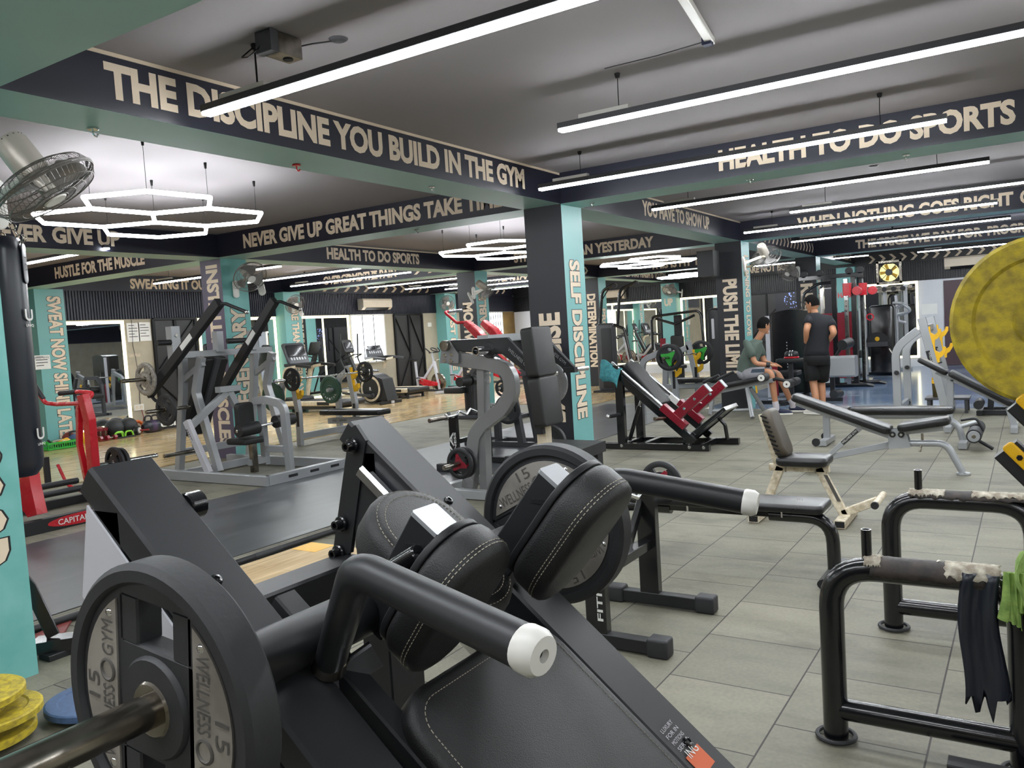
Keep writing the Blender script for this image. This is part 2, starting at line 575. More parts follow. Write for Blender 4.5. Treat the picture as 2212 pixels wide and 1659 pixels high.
def text(string, parent, m, p, q, h, up, name='lettering', fat=0.045, ext=0.002, outline=None, org=None):
    """block capitals from p to q (their left and right ends on the baseline), h tall along up"""
    p, q, up = V(p), V(q), V(up).normalized()
    def mk(off, mm, nm, push, z0):
        cu = bpy.data.curves.new('t', 'FONT')
        cu.body = string
        cu.offset = off
        cu.fill_mode = 'FRONT'
        cu.resolution_u = 3
        ob = bpy.data.objects.new('t', cu)
        COL.objects.link(ob)
        bpy.context.view_layer.update()
        me = bpy.data.meshes.new_from_object(ob.evaluated_get(bpy.context.evaluated_depsgraph_get()))
        bpy.data.objects.remove(ob)
        vs = [v.co.copy() for v in me.vertices]
        fs = [list(f.vertices) for f in me.polygons]
        bpy.data.meshes.remove(me)
        return vs, fs
    vs, fs = mk(fat, m, name, 0, 0)
    x0, x1 = min(v.x for v in vs), max(v.x for v in vs)
    y0, y1 = min(v.y for v in vs), max(v.y for v in vs)
    d = q - p
    n = d.cross(up).normalized()
    L = d.length
    def put(vs, dz):
        mb = MB()
        mb.add([p + d * ((v.x - x0) / (x1 - x0)) + up * h * ((v.y - y0) / (y1 - y0)) + n * dz for v in vs], fs)
        return mb
    if outline:
        ovs, ofs = mk(fat + 0.028, outline, name, 0, 0)
        mb = MB()
        mb.add([p + d * ((v.x - x0) / (x1 - x0)) + up * h * ((v.y - y0) / (y1 - y0)) + n * 0.0015 for v in ovs], ofs)
        build(name + '_outline', mb, outline, parent, org=org)
    return build(name, put(vs, 0.003 if outline else ext), m, parent, org=org)
# ---------------------------------------------------------------- the hall
BX, BY = (1.52, 7.18, 13.1, 18.45), (3.9, 9.1)      # near faces of the beams and pillars
BW, BB, CZ, XW, YW = 0.44, 2.72, 3.02, 23.0, 14.5   # beam width, underside, ceiling, far and left wall
def slab(x0, x1, y0, y1, z0, z1):
    return MB().box(((x0 + x1) / 2, (y0 + y1) / 2, (z0 + z1) / 2), (x1 - x0, y1 - y0, z1 - z0), 0)
struct('floor', slab(-5, XW, -7, YW, -0.1, 0), 'floor_tiles')
struct('floor', slab(-5, 14.2, 4.86, 6.95, 0, 0.006), 'floor_gloss')
struct('floor', slab(-5, XW, 9.72, YW, 0, 0.012), 'floor_wood')
struct('floor', slab(14.2, XW, 7.2, 9.72, 0, 0.012), 'floor_wood')
struct('floor', slab(13.3, XW, -7, 4.7, 0, 0.006), 'floor_blue')
struct('ceiling', slab(-5, XW, -7, YW, CZ, CZ + 0.1), 'ceiling_paint')
struct('wall_right', slab(-5, XW, -7.1, -7, 0, CZ), 'concrete')
struct('wall_right_cladding', slab(-5, XW, -7, -6.97, 2.2, CZ), 'navy_paint')
struct('wall_near', slab(-5.1, -5, -7, YW, 0, CZ), 'concrete')
wl = struct('wall_left', slab(-5, XW, YW, YW + 0.1, 0, CZ), 'concrete')
wf = struct('wall_far', slab(XW, XW + 0.1, -7, YW, 0, CZ), 'white_wall')
def ridges(horizontal_from, horizontal_to, fixed, axis, z0, z1, pitch=0.055, d=0.022):
    """corrugated cladding: vertical square ridges"""
    mb, n = MB(), int((horizontal_to - horizontal_from) / pitch)
    pr = []
    for k in range(n):
        a = horizontal_from + k * pitch
        pr += [(a, 0.004), (a + pitch * 0.3, 0.004), (a + pitch * 0.38, d), (a + pitch * 0.92, d)]
    pr.append((horizontal_from + n * pitch, 0.004))
    vs = []
    for a, b in pr:
        for z in (z0, z1):
            vs.append((a, fixed - b, z) if axis == 'x' else (fixed - b, a, z))
    return mb.add(vs, [(2 * i, 2 * i + 2, 2 * i + 3, 2 * i + 1) for i in range(len(pr) - 1)])
struct('wall_left_cladding', ridges(5.0, XW, YW, 'x', 2.19, 2.72), 'navy_paint')
struct('wall_far_cladding', ridges(-3.0, YW, XW, 'y', 2.16, 2.66), 'black_paint')
struct('wall_left_band', slab(5, XW, YW - 0.06, YW, 2.72, CZ), 'navy_paint')
wfb = struct('wall_far_band', slab(XW - 0.06, XW, -7, YW - 0.06, 2.64, CZ), 'black_paint')
bands = {}
def beam(name, x0, x1, y0, y1):
    mb = slab(x0, x1, y0, y1, BB, CZ)
    for i, f in enumerate(mb.f):
        if all(abs(mb.v[k].z - BB) < 0.004 for k in f):
            mb.mi[i] = 1
    o = struct('beam', mb, ['navy_paint', 'teal_light'])
    bands[name] = o
    return o
ends = [-5] + [x for x in BX] + [XW - 0.06]
beam('y0', -5, XW - 0.06, BY[0], BY[0] + BW)
beam('y1', -5, XW - 0.06, BY[1], BY[1] + BW)
for i, x in enumerate(BX):
    beam(f'x{i}a', x, x + BW, -7, BY[0])
    beam(f'x{i}b', x, x + BW, BY[0] + BW, BY[1])
    beam(f'x{i}c', x, x + BW, BY[1] + BW, YW - 0.06)
# a worn cream line of paint along the top of the beam
struct('trim_1', slab(-5, BX[1], BY[0] - 0.004, BY[0], CZ - 0.022, CZ - 0.002), 'cream_paint')
struct('trim_2', slab(BX[1] + BW, BX[2], BY[0] - 0.004, BY[0], CZ - 0.022, CZ - 0.002), 'cream_paint')
struct('trim_3', slab(BX[1] + BW, BX[2], BY[1] - 0.004, BY[1], CZ - 0.022, CZ - 0.002), 'cream_paint')
cols = {}
def pillar(key, x, y, dark='charcoal_paint', wx=0.43, wy=0.43, z1=BB, teal='teal_paint'):
    mb = slab(x, x + wx, y, y + wy, 0, z1)
    for i, f in enumerate(mb.f):
        c = sum((mb.v[k] for k in f), V(0, 0, 0)) / len(f)
        if abs(c.y - y) < 1e-3 or abs(c.y - y - wy) < 1e-3:
            mb.mi[i] = 1
    cols[key] = struct('pillar', mb, [dark, teal])
    return cols[key]
pillar('c0', BX[0], 4.03, 'teal_worn', teal='teal_worn')
pillar('c1', BX[1], BY[0], 'charcoal_paint')
pillar('c2', BX[2], BY[0], 'charcoal_paint')
pillar('c3', BX[1] + 0.1, BY[1] + 0.1, 'plum_paint', teal='teal_worn')
pillar('motiv', BX[2], BY[1], 'charcoal_paint')
pillar('deter', BX[3], BY[1], 'charcoal_paint')
pillar('re', BX[3], BY[0], 'charcoal_paint')
pillar('w1', 7.4, YW - 0.3, 'teal_paint', 0.5, 0.3)
pillar('w2', 12.86, YW - 0.3, 'teal_paint', 0.5, 0.3)
pillar('w3', 18.8, YW - 0.35, 'teal_paint', 0.52, 0.35)
pillar('wf1', XW - 0.3, 8.72, 'teal_paint', 0.3, 0.45, 2.64)
pillar('wf2', XW - 0.3, 3.85, 'teal_paint', 0.3, 0.45, 2.64)
# lettering on the beams
LZ, LH = BB + 0.062, 0.185
def on_y(s, key, x0, x1, y, z=LZ, h=LH, m='cream_paint'):
    text(s, bands[key], m, (x0, y, z), (x1, y, z), h, (0, 0, 1))
def on_x(s, key, y0, y1, x, z=LZ, h=LH, m='cream_paint'):
    text(s, bands[key], m, (x, y0, z), (x, y1, z), h, (0, 0, 1))
on_y('THE DISCIPLINE YOU BUILD IN THE GYM', 'y0', 2.48, 6.51, BY[0])
on_x('HEALTH TO DO SPORTS', 'x1a', 2.302, 0.077, BX[1])
on_y('YOU HAVE TO SHOW UP', 'y0', 9.201, 11.61, BY[0])
on_x('WHEN NOTHING GOES RIGHT', 'x2a', 3.02, 0.189, BX[2])
on_x('GO LEFT', 'x2a', 0.114, -0.585, BX[2])
on_x('THE PRICE WE PAY FOR', 'x3a', 3.092, 0.791, BX[3])
on_x('PROGRESS', 'x3a', 0.706, -0.174, BX[3])
on_x('NEVER GIVE UP GREAT THINGS TAKE TIME', 'x1b', 8.586, 4.587, BX[1])
on_y('GIVE UP', 'y1', 4.999, 5.796, BY[1])
on_y('NEVER', 'y1', 4.31, 4.933, BY[1])
on_x('HUSTLE FOR THE MUSCLE', 'x1c', 13.089, 10.716, BX[1])
on_y('HEALTH TO DO SPORTS', 'y1', 9.176, 11.425, BY[1])
on_x('OVERCOME THE PAIN', 'x2c', 13.153, 11.06, BX[2])
on_x('STRONGER THAN YESTERDAY', 'x2b', 8.179, 5.378, BX[2])
on_x('STAY ON TRACK', 'x3c', 12.529, 11.102, BX[3])
on_x('THIS IS MY TEMPLE', 'x3b', 7.685, 5.88, BX[3])
on_y('THE ONLY WAY FINISH IS TO START', 'y1', 19.288, 23.182, BY[1])
on_y('DISCIPLINE YOU NEED IT', 'y0', 19.1, 22.6, BY[0])
bands['lw'], bands['fw'] = bpy.data.objects['wall_left_band'], wfb
on_y('SWEATING IT OUT', 'lw', 9.325, 11.119, YW - 0.06, 2.76, 0.2)
on_x('CHAMPIONS ARE NOT BORN', 'fw', 7.735, 5.381, XW - 0.06, 2.72, 0.2)
def chevrons(key, pts, d, up, h, w, t, m='cream_paint'):
    """a row of arrow marks, pointing along d"""
    mb, d, up = MB(), V(d), V(up)
    n = d.cross(up).normalized() * 0.003
    for p in pts:
        p = V(p)
        a = [p, p + d * t, p + d * (t + w) + up * h / 2, p + d * t + up * h, p + up * h, p + d * w + up * h / 2]
        mb.prism(a, n)
    build('chevron_row', mb, m, bands.get(key) or key)
chevrons('x2c', [(BX[2], 12.85 - 0.36 * k, LZ) for k in range(4)], (0, -1, 0), (0, 0, 1), LH, 0.14, 0.08)
chevrons('x2c', [(BX[2], 10.6 - 0.36 * k, LZ) for k in range(3)], (0, -1, 0), (0, 0, 1), LH, 0.14, 0.08)
chevrons('lw', [(13.6 + 0.36 * k, YW - 0.06, 2.76) for k in range(25)], (1, 0, 0), (0, 0, 1), 0.2, 0.14, 0.1)
chevrons('fw', [(XW - 0.06, 3.55 - 0.245 * k, 2.69) for k in range(18)], (0, -1, 0), (0, 0, 1), 0.2, 0.1, 0.07)
chevrons('y0', [(14.2 + 0.26 * k, BY[0], LZ) for k in range(16)], (1, 0, 0), (0, 0, 1), LH, 0.1, 0.08)
chevrons('y1', [(15.2 + 0.42 * k, BY[1], LZ) for k in range(7)], (1, 0, 0), (0, 0, 1), LH, 0.13, 0.09)
chevrons('x3c', [(BX[3], 13.6 - 0.36 * k, LZ) for k in range(3)], (0, -1, 0), (0, 0, 1), LH, 0.14, 0.08)
chevrons('x3c', [(BX[3], 10.7 - 0.3 * k, LZ) for k in range(3)], (0, -1, 0), (0, 0, 1), LH, 0.14, 0.08)
# lettering down the pillars: cw reads downwards, ccw upwards
def side_y(s, key, x, y, z0, z1, h, cw=True, m='cream_paint', outline='black_paint'):
    p, q = ((x, y, z0), (x, y, z1)) if cw else ((x + h, y, z1), (x + h, y, z0))
    text(s, cols[key], m, p, q, h, (1, 0, 0) if cw else (-1, 0, 0), outline=outline)
def side_x(s, key, x, y, z0, z1, h, cw=True, m='cream_paint'):
    p, q = ((x, y, z0), (x, y, z1)) if cw else ((x, y - h, z1), (x, y - h, z0))
    text(s, cols[key], m, p, q, h, (0, -1, 0) if cw else (0, 1, 0))
side_y('SELF DISCIPLINE', 'c1', BX[1] + 0.1, BY[0], 2.175, 0.564, 0.22)
side_x('EXERCISE', 'c1', BX[1], BY[0] + 0.33, 1.659, 0.55, 0.25, cw=False)
side_x('PUSH THE LIMIT', 'c2', BX[2], BY[0] + 0.33, 2.128, 0.553, 0.24)
side_y('LEARNING TO LOVE', 'c2', BX[2] + 0.12, BY[0], 2.5, 1.193, 0.24)
side_x('INSTALLING MUSCLES', 'c3', BX[1] + 0.1, BY[1] + 0.42, 2.65, 0.16, 0.25)
side_y('LEGENDARY', 'c3', BX[1] + 0.2, BY[1] + 0.1, 2.05, 0.62, 0.24, cw=False)
side_x('MOTIVATION', 'motiv', BX[2], BY[1] + 0.33, 2.126, 0.62, 0.24)
side_y('UNBREAKABLE', 'motiv', BX[2] + 0.08, BY[1], 2.28, 0.5, 0.26, cw=False)
side_x('DETERMINATION', 'deter', BX[3], BY[1] + 0.33, 2.332, 0.5, 0.24)
side_y('PROGRESS', 'deter', BX[3] + 0.1, BY[1], 1.95, 0.6, 0.24)
side_x('RESPECT', 're', BX[3], BY[0] + 0.34, 2.15, 0.8, 0.26)
side_y('EFFORT', 're', BX[3] + 0.1, BY[0], 2.3, 0.9, 0.24)
side_y('SWEAT NOW SHINE LATER', 'w1', 7.6, YW - 0.3, 2.596, 0.05, 0.24)
side_y('MORE THAN YESTERDAY', 'w2', 13.05, YW - 0.3, 2.589, 0.4, 0.22)
side_y('BEAST MODE', 'w3', 18.98, YW - 0.35, 2.446, 0.5, 0.24)
text('WAKE', cols['wf1'], 'cream_paint', (XW - 0.3, 9.15, 2.35), (XW - 0.3, 8.74, 2.35), 0.22, (0, 0, 1))
text('UP', cols['wf1'], 'cream_paint', (XW - 0.3, 9.08, 1.98), (XW - 0.3, 8.82, 1.98), 0.22, (0, 0, 1))
side_y('GOOD', 'c0', 1.877 - 0.3, 4.03, 1.145, 0.541, 0.3)
text('HARD', cols['wf2'], 'red_paint', (XW - 0.3, 4.28, 1.86), (XW - 0.3, 3.88, 1.86), 0.14, (0, 0, 1))
# doors, windows
def door(n, axis, a0, a1, z1, braces, m='door_black'):
    """a sheet-metal door in its frame; braces: ((a, z), (a, z)) diagonal bars"""
    f = (lambda a, z, d: (a, YW - d, z)) if axis == 'x' else (lambda a, z, d: (XW - d, a, z))
    mb = MB().prism([f(a0, 0.012, 0), f(a1, 0.012, 0), f(a1, z1, 0), f(a0, z1, 0)], V(f(0, 0, 0.03)) - V(f(0, 0, 0)))
    o = struct(f'door_{n}', mb, m)
    fr = MB()
    for p, q in (((a0, 0.012), (a0, z1)), ((a1, 0.012), (a1, z1)), ((a0, z1), (a1, z1)), (((a0 + a1) / 2, 0.012), ((a0 + a1) / 2, z1))):
        fr.bar(f(*p, 0.035), f(*q, 0.035), 0.06, 0.05)
    build('door_frame', fr, 'dark_iron', o)
    br = MB()
    for p, q in braces:
        br.bar(f(*p, 0.045), f(*q, 0.045), 0.03, 0.02)
    build('door_brace', br, 'dark_iron', o)
    return o
door(1, 'x', 9.75, 10.7, 2.18, [((9.8, 1.2), (10.65, 2.15)), ((9.8, 0.9), (10.6, 0.1))])
door(2, 'x', 16.92, 18.1, 2.17, [((16.95, 2.1), (17.5, 1.1)), ((17.55, 2.15), (18.05, 1.1)), ((17.0, 0.2), (17.5, 1.05)), ((17.55, 0.1), (18.05, 1.0))])
door(3, 'y', 4.9, 7.5, 2.14, [((7.0, 0.5), (5.6, 2.1)), ((7.4, 1.4), (5.4, 0.3))])
def window(n, axis, a0, a1, z0, z1, bars):
    f = (lambda a, z, d: (a, YW - d, z)) if axis == 'x' else (lambda a, z, d: (XW - d, a, z))
    o = struct(f'window_{n}', MB().prism([f(a0, z0, 0.004), f(a1, z0, 0.004), f(a1, z1, 0.004), f(a0, z1, 0.004)], V(f(0, 0, 0.004)) - V(f(0, 0, 0))), 'daylight')
    fr = MB()
    for p, q in (((a0, z0), (a0, z1)), ((a1, z0), (a1, z1)), ((a0, z1), (a1, z1)), ((a0, z0), (a1, z0))):
        fr.bar(f(*p, 0.02), f(*q, 0.02), 0.05, 0.04)
    build('window_frame', fr, 'white_paint', o)
    g = MB()
    for k in range(1, bars + 1):
        a = a0 + (a1 - a0) * k / (bars + 1)
        g.tube([f(a, z0, 0.04), f(a, z1, 0.04)], 0.014, 6)
    build('window_bar', g, 'dark_grey', o)
    return o
window(1, 'x', 15.25, 16.5, 0.95, 2.17, 2)
window(2, 'x', 21.3, 22.25, 0.9, 2.17, 6)
window(3, 'y', 12.7, 13.6, 0.8, 2.14, 3)
struct('wall_left_panel', slab(22.3, XW, YW - 0.02, YW, 0.0, 2.17), 'gold_paper')
mb = MB()
mb.box((XW - 0.02, 0.2, 1.06), (0.03, 3.3, 2.1), 0)
pn = struct('door_4', mb, 'maroon_panel')
mb = MB()
oc = V(XW - 0.045, 0.75, 1.32)
ov = [oc + V(0, 0.48 * math.cos(2 * math.pi * k / 32), 0.62 * math.sin(2 * math.pi * k / 32)) for k in range(32)]
mb.prism(ov, (-0.006, 0, 0))
build('window_opening', mb, 'door_black', pn)
mb = MB()
mb.sweep([p - V(0.01, 0, 0) for p in ov], rect(0.05, 0.03), closed=True, up=(1, 0, 0))
for k in range(-5, 6):
    a = k * 0.085
    hh = 0.62 * math.sqrt(1 - (a / 0.48) ** 2) if abs(a) < 0.48 else 0
    if hh > 0.05:
        mb.tube([oc + V(-0.012, a, -hh), oc + V(-0.012, a, hh)], 0.007, 5)
build('window_grille', mb, 'fan_wire', pn)
# mirrors edged with LED strip
def mirror(axis, a0, a1, z0, z1, label, fw=0.06, mid=()):
    f = (lambda a, z, d: (a, YW - d, z)) if axis == 'x' else (lambda a, z, d: (XW - d, a, z))
    nv = V(f(0, 0, 1)) - V(f(0, 0, 0))
    t = thing('wall_mirror', label, 'mirror', f((a0 + a1) / 2, z0, 0), 'mirrors edged with LED strip')
    pl = lambda p0, p1, q0, q1, d, e: MB().prism([f(p0, q0, d), f(p1, q0, d), f(p1, q1, d), f(p0, q1, d)], nv * e)
    build('mirror_glass', pl(a0, a1, z0, z1, 0.006, 0.006), 'mirror_glass', t)
    mb = MB()
    for r in ((a0, a1, z1 - fw, z1), (a0, a1, z0, z0 + fw), (a0, a0 + fw, z0 + fw, z1 - fw), (a1 - fw, a1, z0 + fw, z1 - fw)) + tuple((m - 0.02, m + 0.02, z0 + fw, z1 - fw) for m in mid):
        q = pl(*r, 0.012, 0.012)
        mb.add(q.v, q.f)
    build('light_strip', mb, 'led_warm', t)
    return t
mirror('x', 7.92, 9.15, 0.17, 2.17, 'tall mirror with yellow LED edge behind the kettlebells')
mirror('x', 10.78, 12.84, 0.2, 2.18, 'tall mirror with yellow LED edge behind the grey lever press machine')
mirror('x', 13.38, 15.2, 0.2, 2.18, 'mirror with yellow LED edge behind the treadmills, beside the bright window', mid=(14.3,))
mirror('y', 9.2, 12.6, 0.28, 2.2, 'wide mirror with yellow LED edge left of the WAKE UP pillar', mid=(10.9,))
mirror('y', 7.5, 8.7, 0.28, 2.2, 'mirror with white LED edge right of the WAKE UP pillar', mid=(8.0,))
mirror('y', 2.42, 3.72, 0.22, 2.16, 'mirror with bright LED edge under the round exhaust fan')
for a0, a1, l in ((6.5, 9.5, 'first'), (11.0, 14.0, 'second'), (15.5, 18.5, 'third')):  # mirrors added on the unseen wall so the left mirrors have something to reflect
    t = thing('wall_mirror', f'{l} LED-edged mirror on the right-hand wall, seen only in reflection', 'mirror', ((a0 + a1) / 2, -7, 0.2), 'mirrors edged with LED strip')
    build('mirror_glass', MB().box(((a0 + a1) / 2, -6.99, 1.2), (a1 - a0, 0.012, 2.0), 0), 'mirror_glass', t)
    mb = MB()
    for x0, x1, z0, z1 in ((a0, a1, 2.13, 2.2), (a0, a1, 0.2, 0.27), (a0, a0 + 0.07, 0.27, 2.13), (a1 - 0.07, a1, 0.27, 2.13)):
        mb.box(((x0 + x1) / 2, -6.977, (z0 + z1) / 2), (x1 - x0, 0.014, z1 - z0), 0)
    build('light_strip', mb, 'led_warm', t)
pillar('r1', 10.0, -7, 'teal_paint', 0.5, 0.3)
# ---------------------------------------------------------------- lamps
def strip_proto(L=3.25):
    t = thing('pendant_strip_light', 'x', 'light', (0, 0, 0))
    h = MB().box((0, 0, 0.036), (0.066, L, 0.036), 0.002)
    build('housing', h, 'dark_grey', t)
    d = MB().box((0, 0, 0.009), (0.06, L - 0.01, 0.018), 0.004)
    build('diffuser', d, 'led_white', t)
    build('driver_box', MB().box((0, L / 2 - 0.32, 0.066), (0.05, 0.34, 0.03)), 'white_plastic', t)
    for s in (-1, 1):
        y = s * (L / 2 - 0.42)
        c = MB().tube([(0, y, 0.05), (0.006, y + 0.004, 0.17), (0, y, CZ - 2.74)], 0.003, 5)
        c.cyl((0, y, CZ - 2.74 - 0.03), (0, y, CZ - 2.74), 0.014, 0.02, 8)
        build('suspension_cable', c, 'dark_iron', t)
    return t
SP = strip_proto()
def strip(x, y0, label, z=2.74, L=3.25, src=[]):
    """a hanging LED strip whose far end is at y0"""
    m = Matrix.Translation((x, y0 - 3.25 / 2, z))
    if not src:
        src.append(1)
        SP.location = m.translation
        SP['label'], SP['group'] = label, 'hanging LED strip lights'
    else:
        dup(SP, m, label, 'hanging LED strip lights')
strip(2.93, 3.72, 'long LED strip light nearest the camera, crossing the word DISCIPLINE')
strip(4.7, 2.53, 'long LED strip light at upper right, ending free under the ceiling')
strip(6.47, 3.72, 'LED strip light hanging in front of HEALTH TO DO SPORTS')
strip(8.66, 3.55, 'thin LED strip light just behind the HEALTH TO DO SPORTS beam')
strip(10.5, 2.5, 'LED strip light above the word NOTHING, close under the ceiling')
strip(12.27, 3.6, 'LED strip light hanging across WHEN NOTHING GOES RIGHT')
strip(14.7, 3.5, 'LED strip light between WHEN NOTHING and the PRICE WE PAY beam')
strip(16.9, 2.6, 'LED strip light along the foot of the PRICE WE PAY beam')
strip(21.0, 2.2, 'LED strip light in front of the far arrow band')
strip(20.4, 6.4, 'LED strip light by the words NOT BORN near the far wall')
strip(5.6, 12.3, 'LED strip light under HUSTLE FOR THE MUSCLE')
strip(9.0, 13.2, 'LED strip light crossing SWEATING IT OUT')
strip(10.6, 13.0, 'LED strip light under OVERCOME THE PAIN')
strip(14.6, 13.2, 'LED strip light left of the MOTIVATION pillar, upper of two')
strip(16.2, 13.4, 'LED strip light left of the MOTIVATION pillar, lower of two')
strip(19.6, 13.6, 'LED strip light beyond STAY ON TRACK near the far wall')
for k, (x, y) in enumerate(((0.3, 3.6), (-2.2, 3.6), (2.9, -1.2), (0.3, -1.2), (-2.2, -1.2), (6.5, -1.6), (4.7, -2.6), (10.5, -2.6), (0.5, 8.6), (-2.5, 8.6), (12.27, -1.6), (14.7, -1.6), (2.0, 13.0), (-1.5, 13.0), (12.2, 13.2), (17.6, 13.2), (8.66, -1.8))):  # extra strips: rows repeated out of view, others added to brighten the wood floor
    strip(x, y, 'LED strip light behind the camera or hidden above the beams')
# honeycomb lights: hexagons of LED tube on wires
def comb_proto():
    t = thing('honeycomb_light', 'x', 'light', (0, 0, 0))
    R, a0 = 0.5, math.radians(-6)
    cells = [(0, 0)] + [(R * 1.732 * math.cos(math.radians(d - 6)), R * 1.732 * math.sin(math.radians(d - 6))) for d in (30, 90)]
    cells.append((cells[1][0] + cells[2][0], cells[1][1] + cells[2][1]))
    done = []
    for cx, cy in cells:
        P = [V(cx + R * math.cos(a0 + math.pi / 3 * k), cy + R * math.sin(a0 + math.pi / 3 * k), 0) for k in range(6)]
        for k in range(6):
            p, q = P[k], P[(k + 1) % 6]
            mid = (p + q) / 2
            if any((mid - e).length < 0.05 for e in done):
                continue
            done.append(mid)
            build('light_tube', MB().tube([p, q], 0.017, 8), 'led_comb', t)
        for k in (0, 2, 4):
            c = MB().tube([P[k], P[k] + V(0, 0, CZ - 2.65)], 0.0022, 4)
            c.cyl(P[k] + V(0, 0, CZ - 2.65 - 0.05), P[k] + V(0, 0, CZ - 2.65), 0.009, 0.013, 8)
            build('suspension_wire', c, 'dark_iron', t)
    return t
HC_ = comb_proto()
HC_.location = (3.92, 5.72, 2.65)
HC_['label'], HC_['group'] = 'honeycomb LED light of four hexagons hanging at the left above the punching bag', 'honeycomb LED lights'
dup(HC_, rotz((8.95, 5.75, 2.62), -0.4), 'honeycomb LED light hanging left of the SELF DISCIPLINE pillar', 'honeycomb LED lights')
dup(HC_, rotz((13.95, 5.75, 2.65), -0.4), 'honeycomb LED light hanging in front of THIS IS MY TEMPLE', 'honeycomb LED lights')
dup(HC_, rotz((19.7, 6.3, 2.65), 0.3), 'small far honeycomb LED light left of the PUSH THE LIMIT pillar', 'honeycomb LED lights')
# wall fans with wire cages
def fan_proto():
    t = thing('wall_fan', 'x', 'fan', (0, 0, 0))
    R = 0.225
    mt = MB().lathe([(0.0, -0.25), (0.055, -0.245), (0.07, -0.215), (0.072, -0.1), (0.07, -0.06), (0.04, -0.05)], (0, 0, 0), (0, 0, 1), 22)
    build('motor_housing', mt, 'fan_grey', t)
    v = MB()
    for k in range(14):
        a = 2 * math.pi * k / 14
        v.bar((0.03 * math.cos(a), 0.03 * math.sin(a), -0.2485), (0.062 * math.cos(a), 0.062 * math.sin(a), -0.234), 0.006, 0.004)
    build('vent_slot', v, 'dark_iron', t)
    cg = MB()
    for r, z in ((R, 0.0), (R, 0.012), (0.2, -0.045), (0.16, -0.062), (0.12, -0.066), (0.2, 0.052), (0.15, 0.064), (0.1, 0.068), (0.06, 0.07)):
        cg.ring((0, 0, z), (0, 0, 1), r, 0.0022 if r < R else 0.005, 40, 4)
    n = 56
    for k in range(n):
        a = 2 * math.pi * k / n
        c, s = math.cos(a), math.sin(a)
        cg.tube([(0.06 * c, 0.06 * s, -0.055), (0.16 * c, 0.16 * s, -0.06), (0.205 * c, 0.205 * s, -0.04), (R * c, R * s, 0)], 0.0012, 3, 0, False)
        cg.tube([(0.05 * c, 0.05 * s, 0.07), (0.15 * c, 0.15 * s, 0.064), (0.205 * c, 0.205 * s, 0.048), (R * c, R * s, 0.006)], 0.0012, 3, 0, False)
    build('wire_cage', cg, 'fan_wire', t)
    hub = MB().lathe([(0, 0.03), (0.035, 0.028), (0.04, -0.02), (0.03, -0.045)], (0, 0, 0), (0, 0, 1), 16)
    build('hub', hub, 'fan_grey', t)
    build('badge', MB().cyl((0, 0, 0.066), (0, 0, 0.076), 0.055, 0.05, 20), 'white_plastic', t)
    for b in range(3):
        bl = MB()
        def P(i, j, b=b):
            u, w = i / 8, j / 6 - 0.5
            r = 0.035 + 0.155 * u
            a = 2 * math.pi * b / 3 + w * (0.9 + 0.75 * u - 0.5 * u * u) + 0.35 * u
            return V(r * math.cos(a), r * math.sin(a), -w * 0.075 * (1 - 0.3 * u))
        bl.grid(P, 8, 6)
        build('blade', bl, 'fan_blade', t, solid=0.002)
    return t
FP = fan_proto()
used_fan = []
def fan(loc, aim, base, label, wallm='white_plastic', s=1.0):
    """fan head at loc blowing along aim, on an arm from base (a point on the pillar, with its outward normal)"""
    m = frame(loc, (0, 0, 1) if abs(V(aim).normalized().z) < 0.9 else (1, 0, 0), aim) @ Matrix.Scale(s, 4)
    if not used_fan:
        used_fan.append(1)
        f = FP
        f.matrix_world = m
        f['label'], f['group'] = label, 'wall fans'
    else:
        f = dup(FP, m, label, 'wall fans')
    b, nrm = V(base[0]), V(base[1]).normalized()
    inv = m.inverted()
    loc_ = V(loc) - V(aim).normalized() * 0.13
    mb = MB()
    mb.pad(b + nrm * 0.012, (0, 0, 1), nrm.cross(V(0, 0, 1)), 0.24, 0.1, 0.024, 0.045, 0.008)
    mb.rbar([b + nrm * 0.02 + V(0, 0, 0.02), b + nrm * 0.12 + V(0, 0, 0.03), loc_ - V(0, 0, 0.075)], 0.045, 0.035)
    mb.cyl(loc_ - V(0, 0, 0.1), loc_ - V(0, 0, 0.04), 0.03)
    mb.v = [inv @ p for p in mb.v]
    o = build('bracket', mb, wallm, f, org=(0, 0, 0))
    return f
fan((2.0, 3.66, 2.25), V(0.35, -0.3, -0.75), ((1.96, 4.03, 2.22), (0.0, -1, 0)), 'large wire-cage fan at the left edge, seen from behind')
fan((7.464, 8.85, 2.449), V(-0.25, -0.8, -0.62), ((7.481, 9.19, 2.309), (0, -1, 0)), 'grey wall fan on the LEGENDARY pillar')
fan((12.773, 13.75, 2.412), V(-0.2, -0.85, -0.45), ((13.1, 14.2, 2.35), (0, -1, 0)), 'small wall fan on the MORE THAN pillar above the treadmills')
fan((18.441, 13.8, 2.421), V(-0.5, -0.8, -0.2), ((19.0, 14.15, 2.3), (0, -1, 0)), 'small wall fan on the BEAST MODE pillar')
fan((12.908, 8.7, 2.332), V(0.75, -0.35, -0.55), ((13.014, 9.1, 2.295), (0, -1, 0)), 'wall fan on the UNBREAKABLE pillar seen from the side')
fan((12.684, 3.4, 2.393), V(0.6, -0.1, -0.6), ((13.256, 3.9, 2.284), (0, -1, 0)), 'wall fan above the men, on the PUSH THE LIMIT pillar', 'ivory')
fan((18.2, 4.42, 2.417), V(-0.75, 0.2, -0.6), ((18.45, 4.28, 2.42), (-1, 0, 0)), 'wall fan on the far pillar behind the standing man')
fan((22.4, 8.774, 2.409), V(-0.7, 0.1, -0.7), ((22.7, 8.95, 2.5), (-1, 0, 0)), 'far wall fan above WAKE UP')
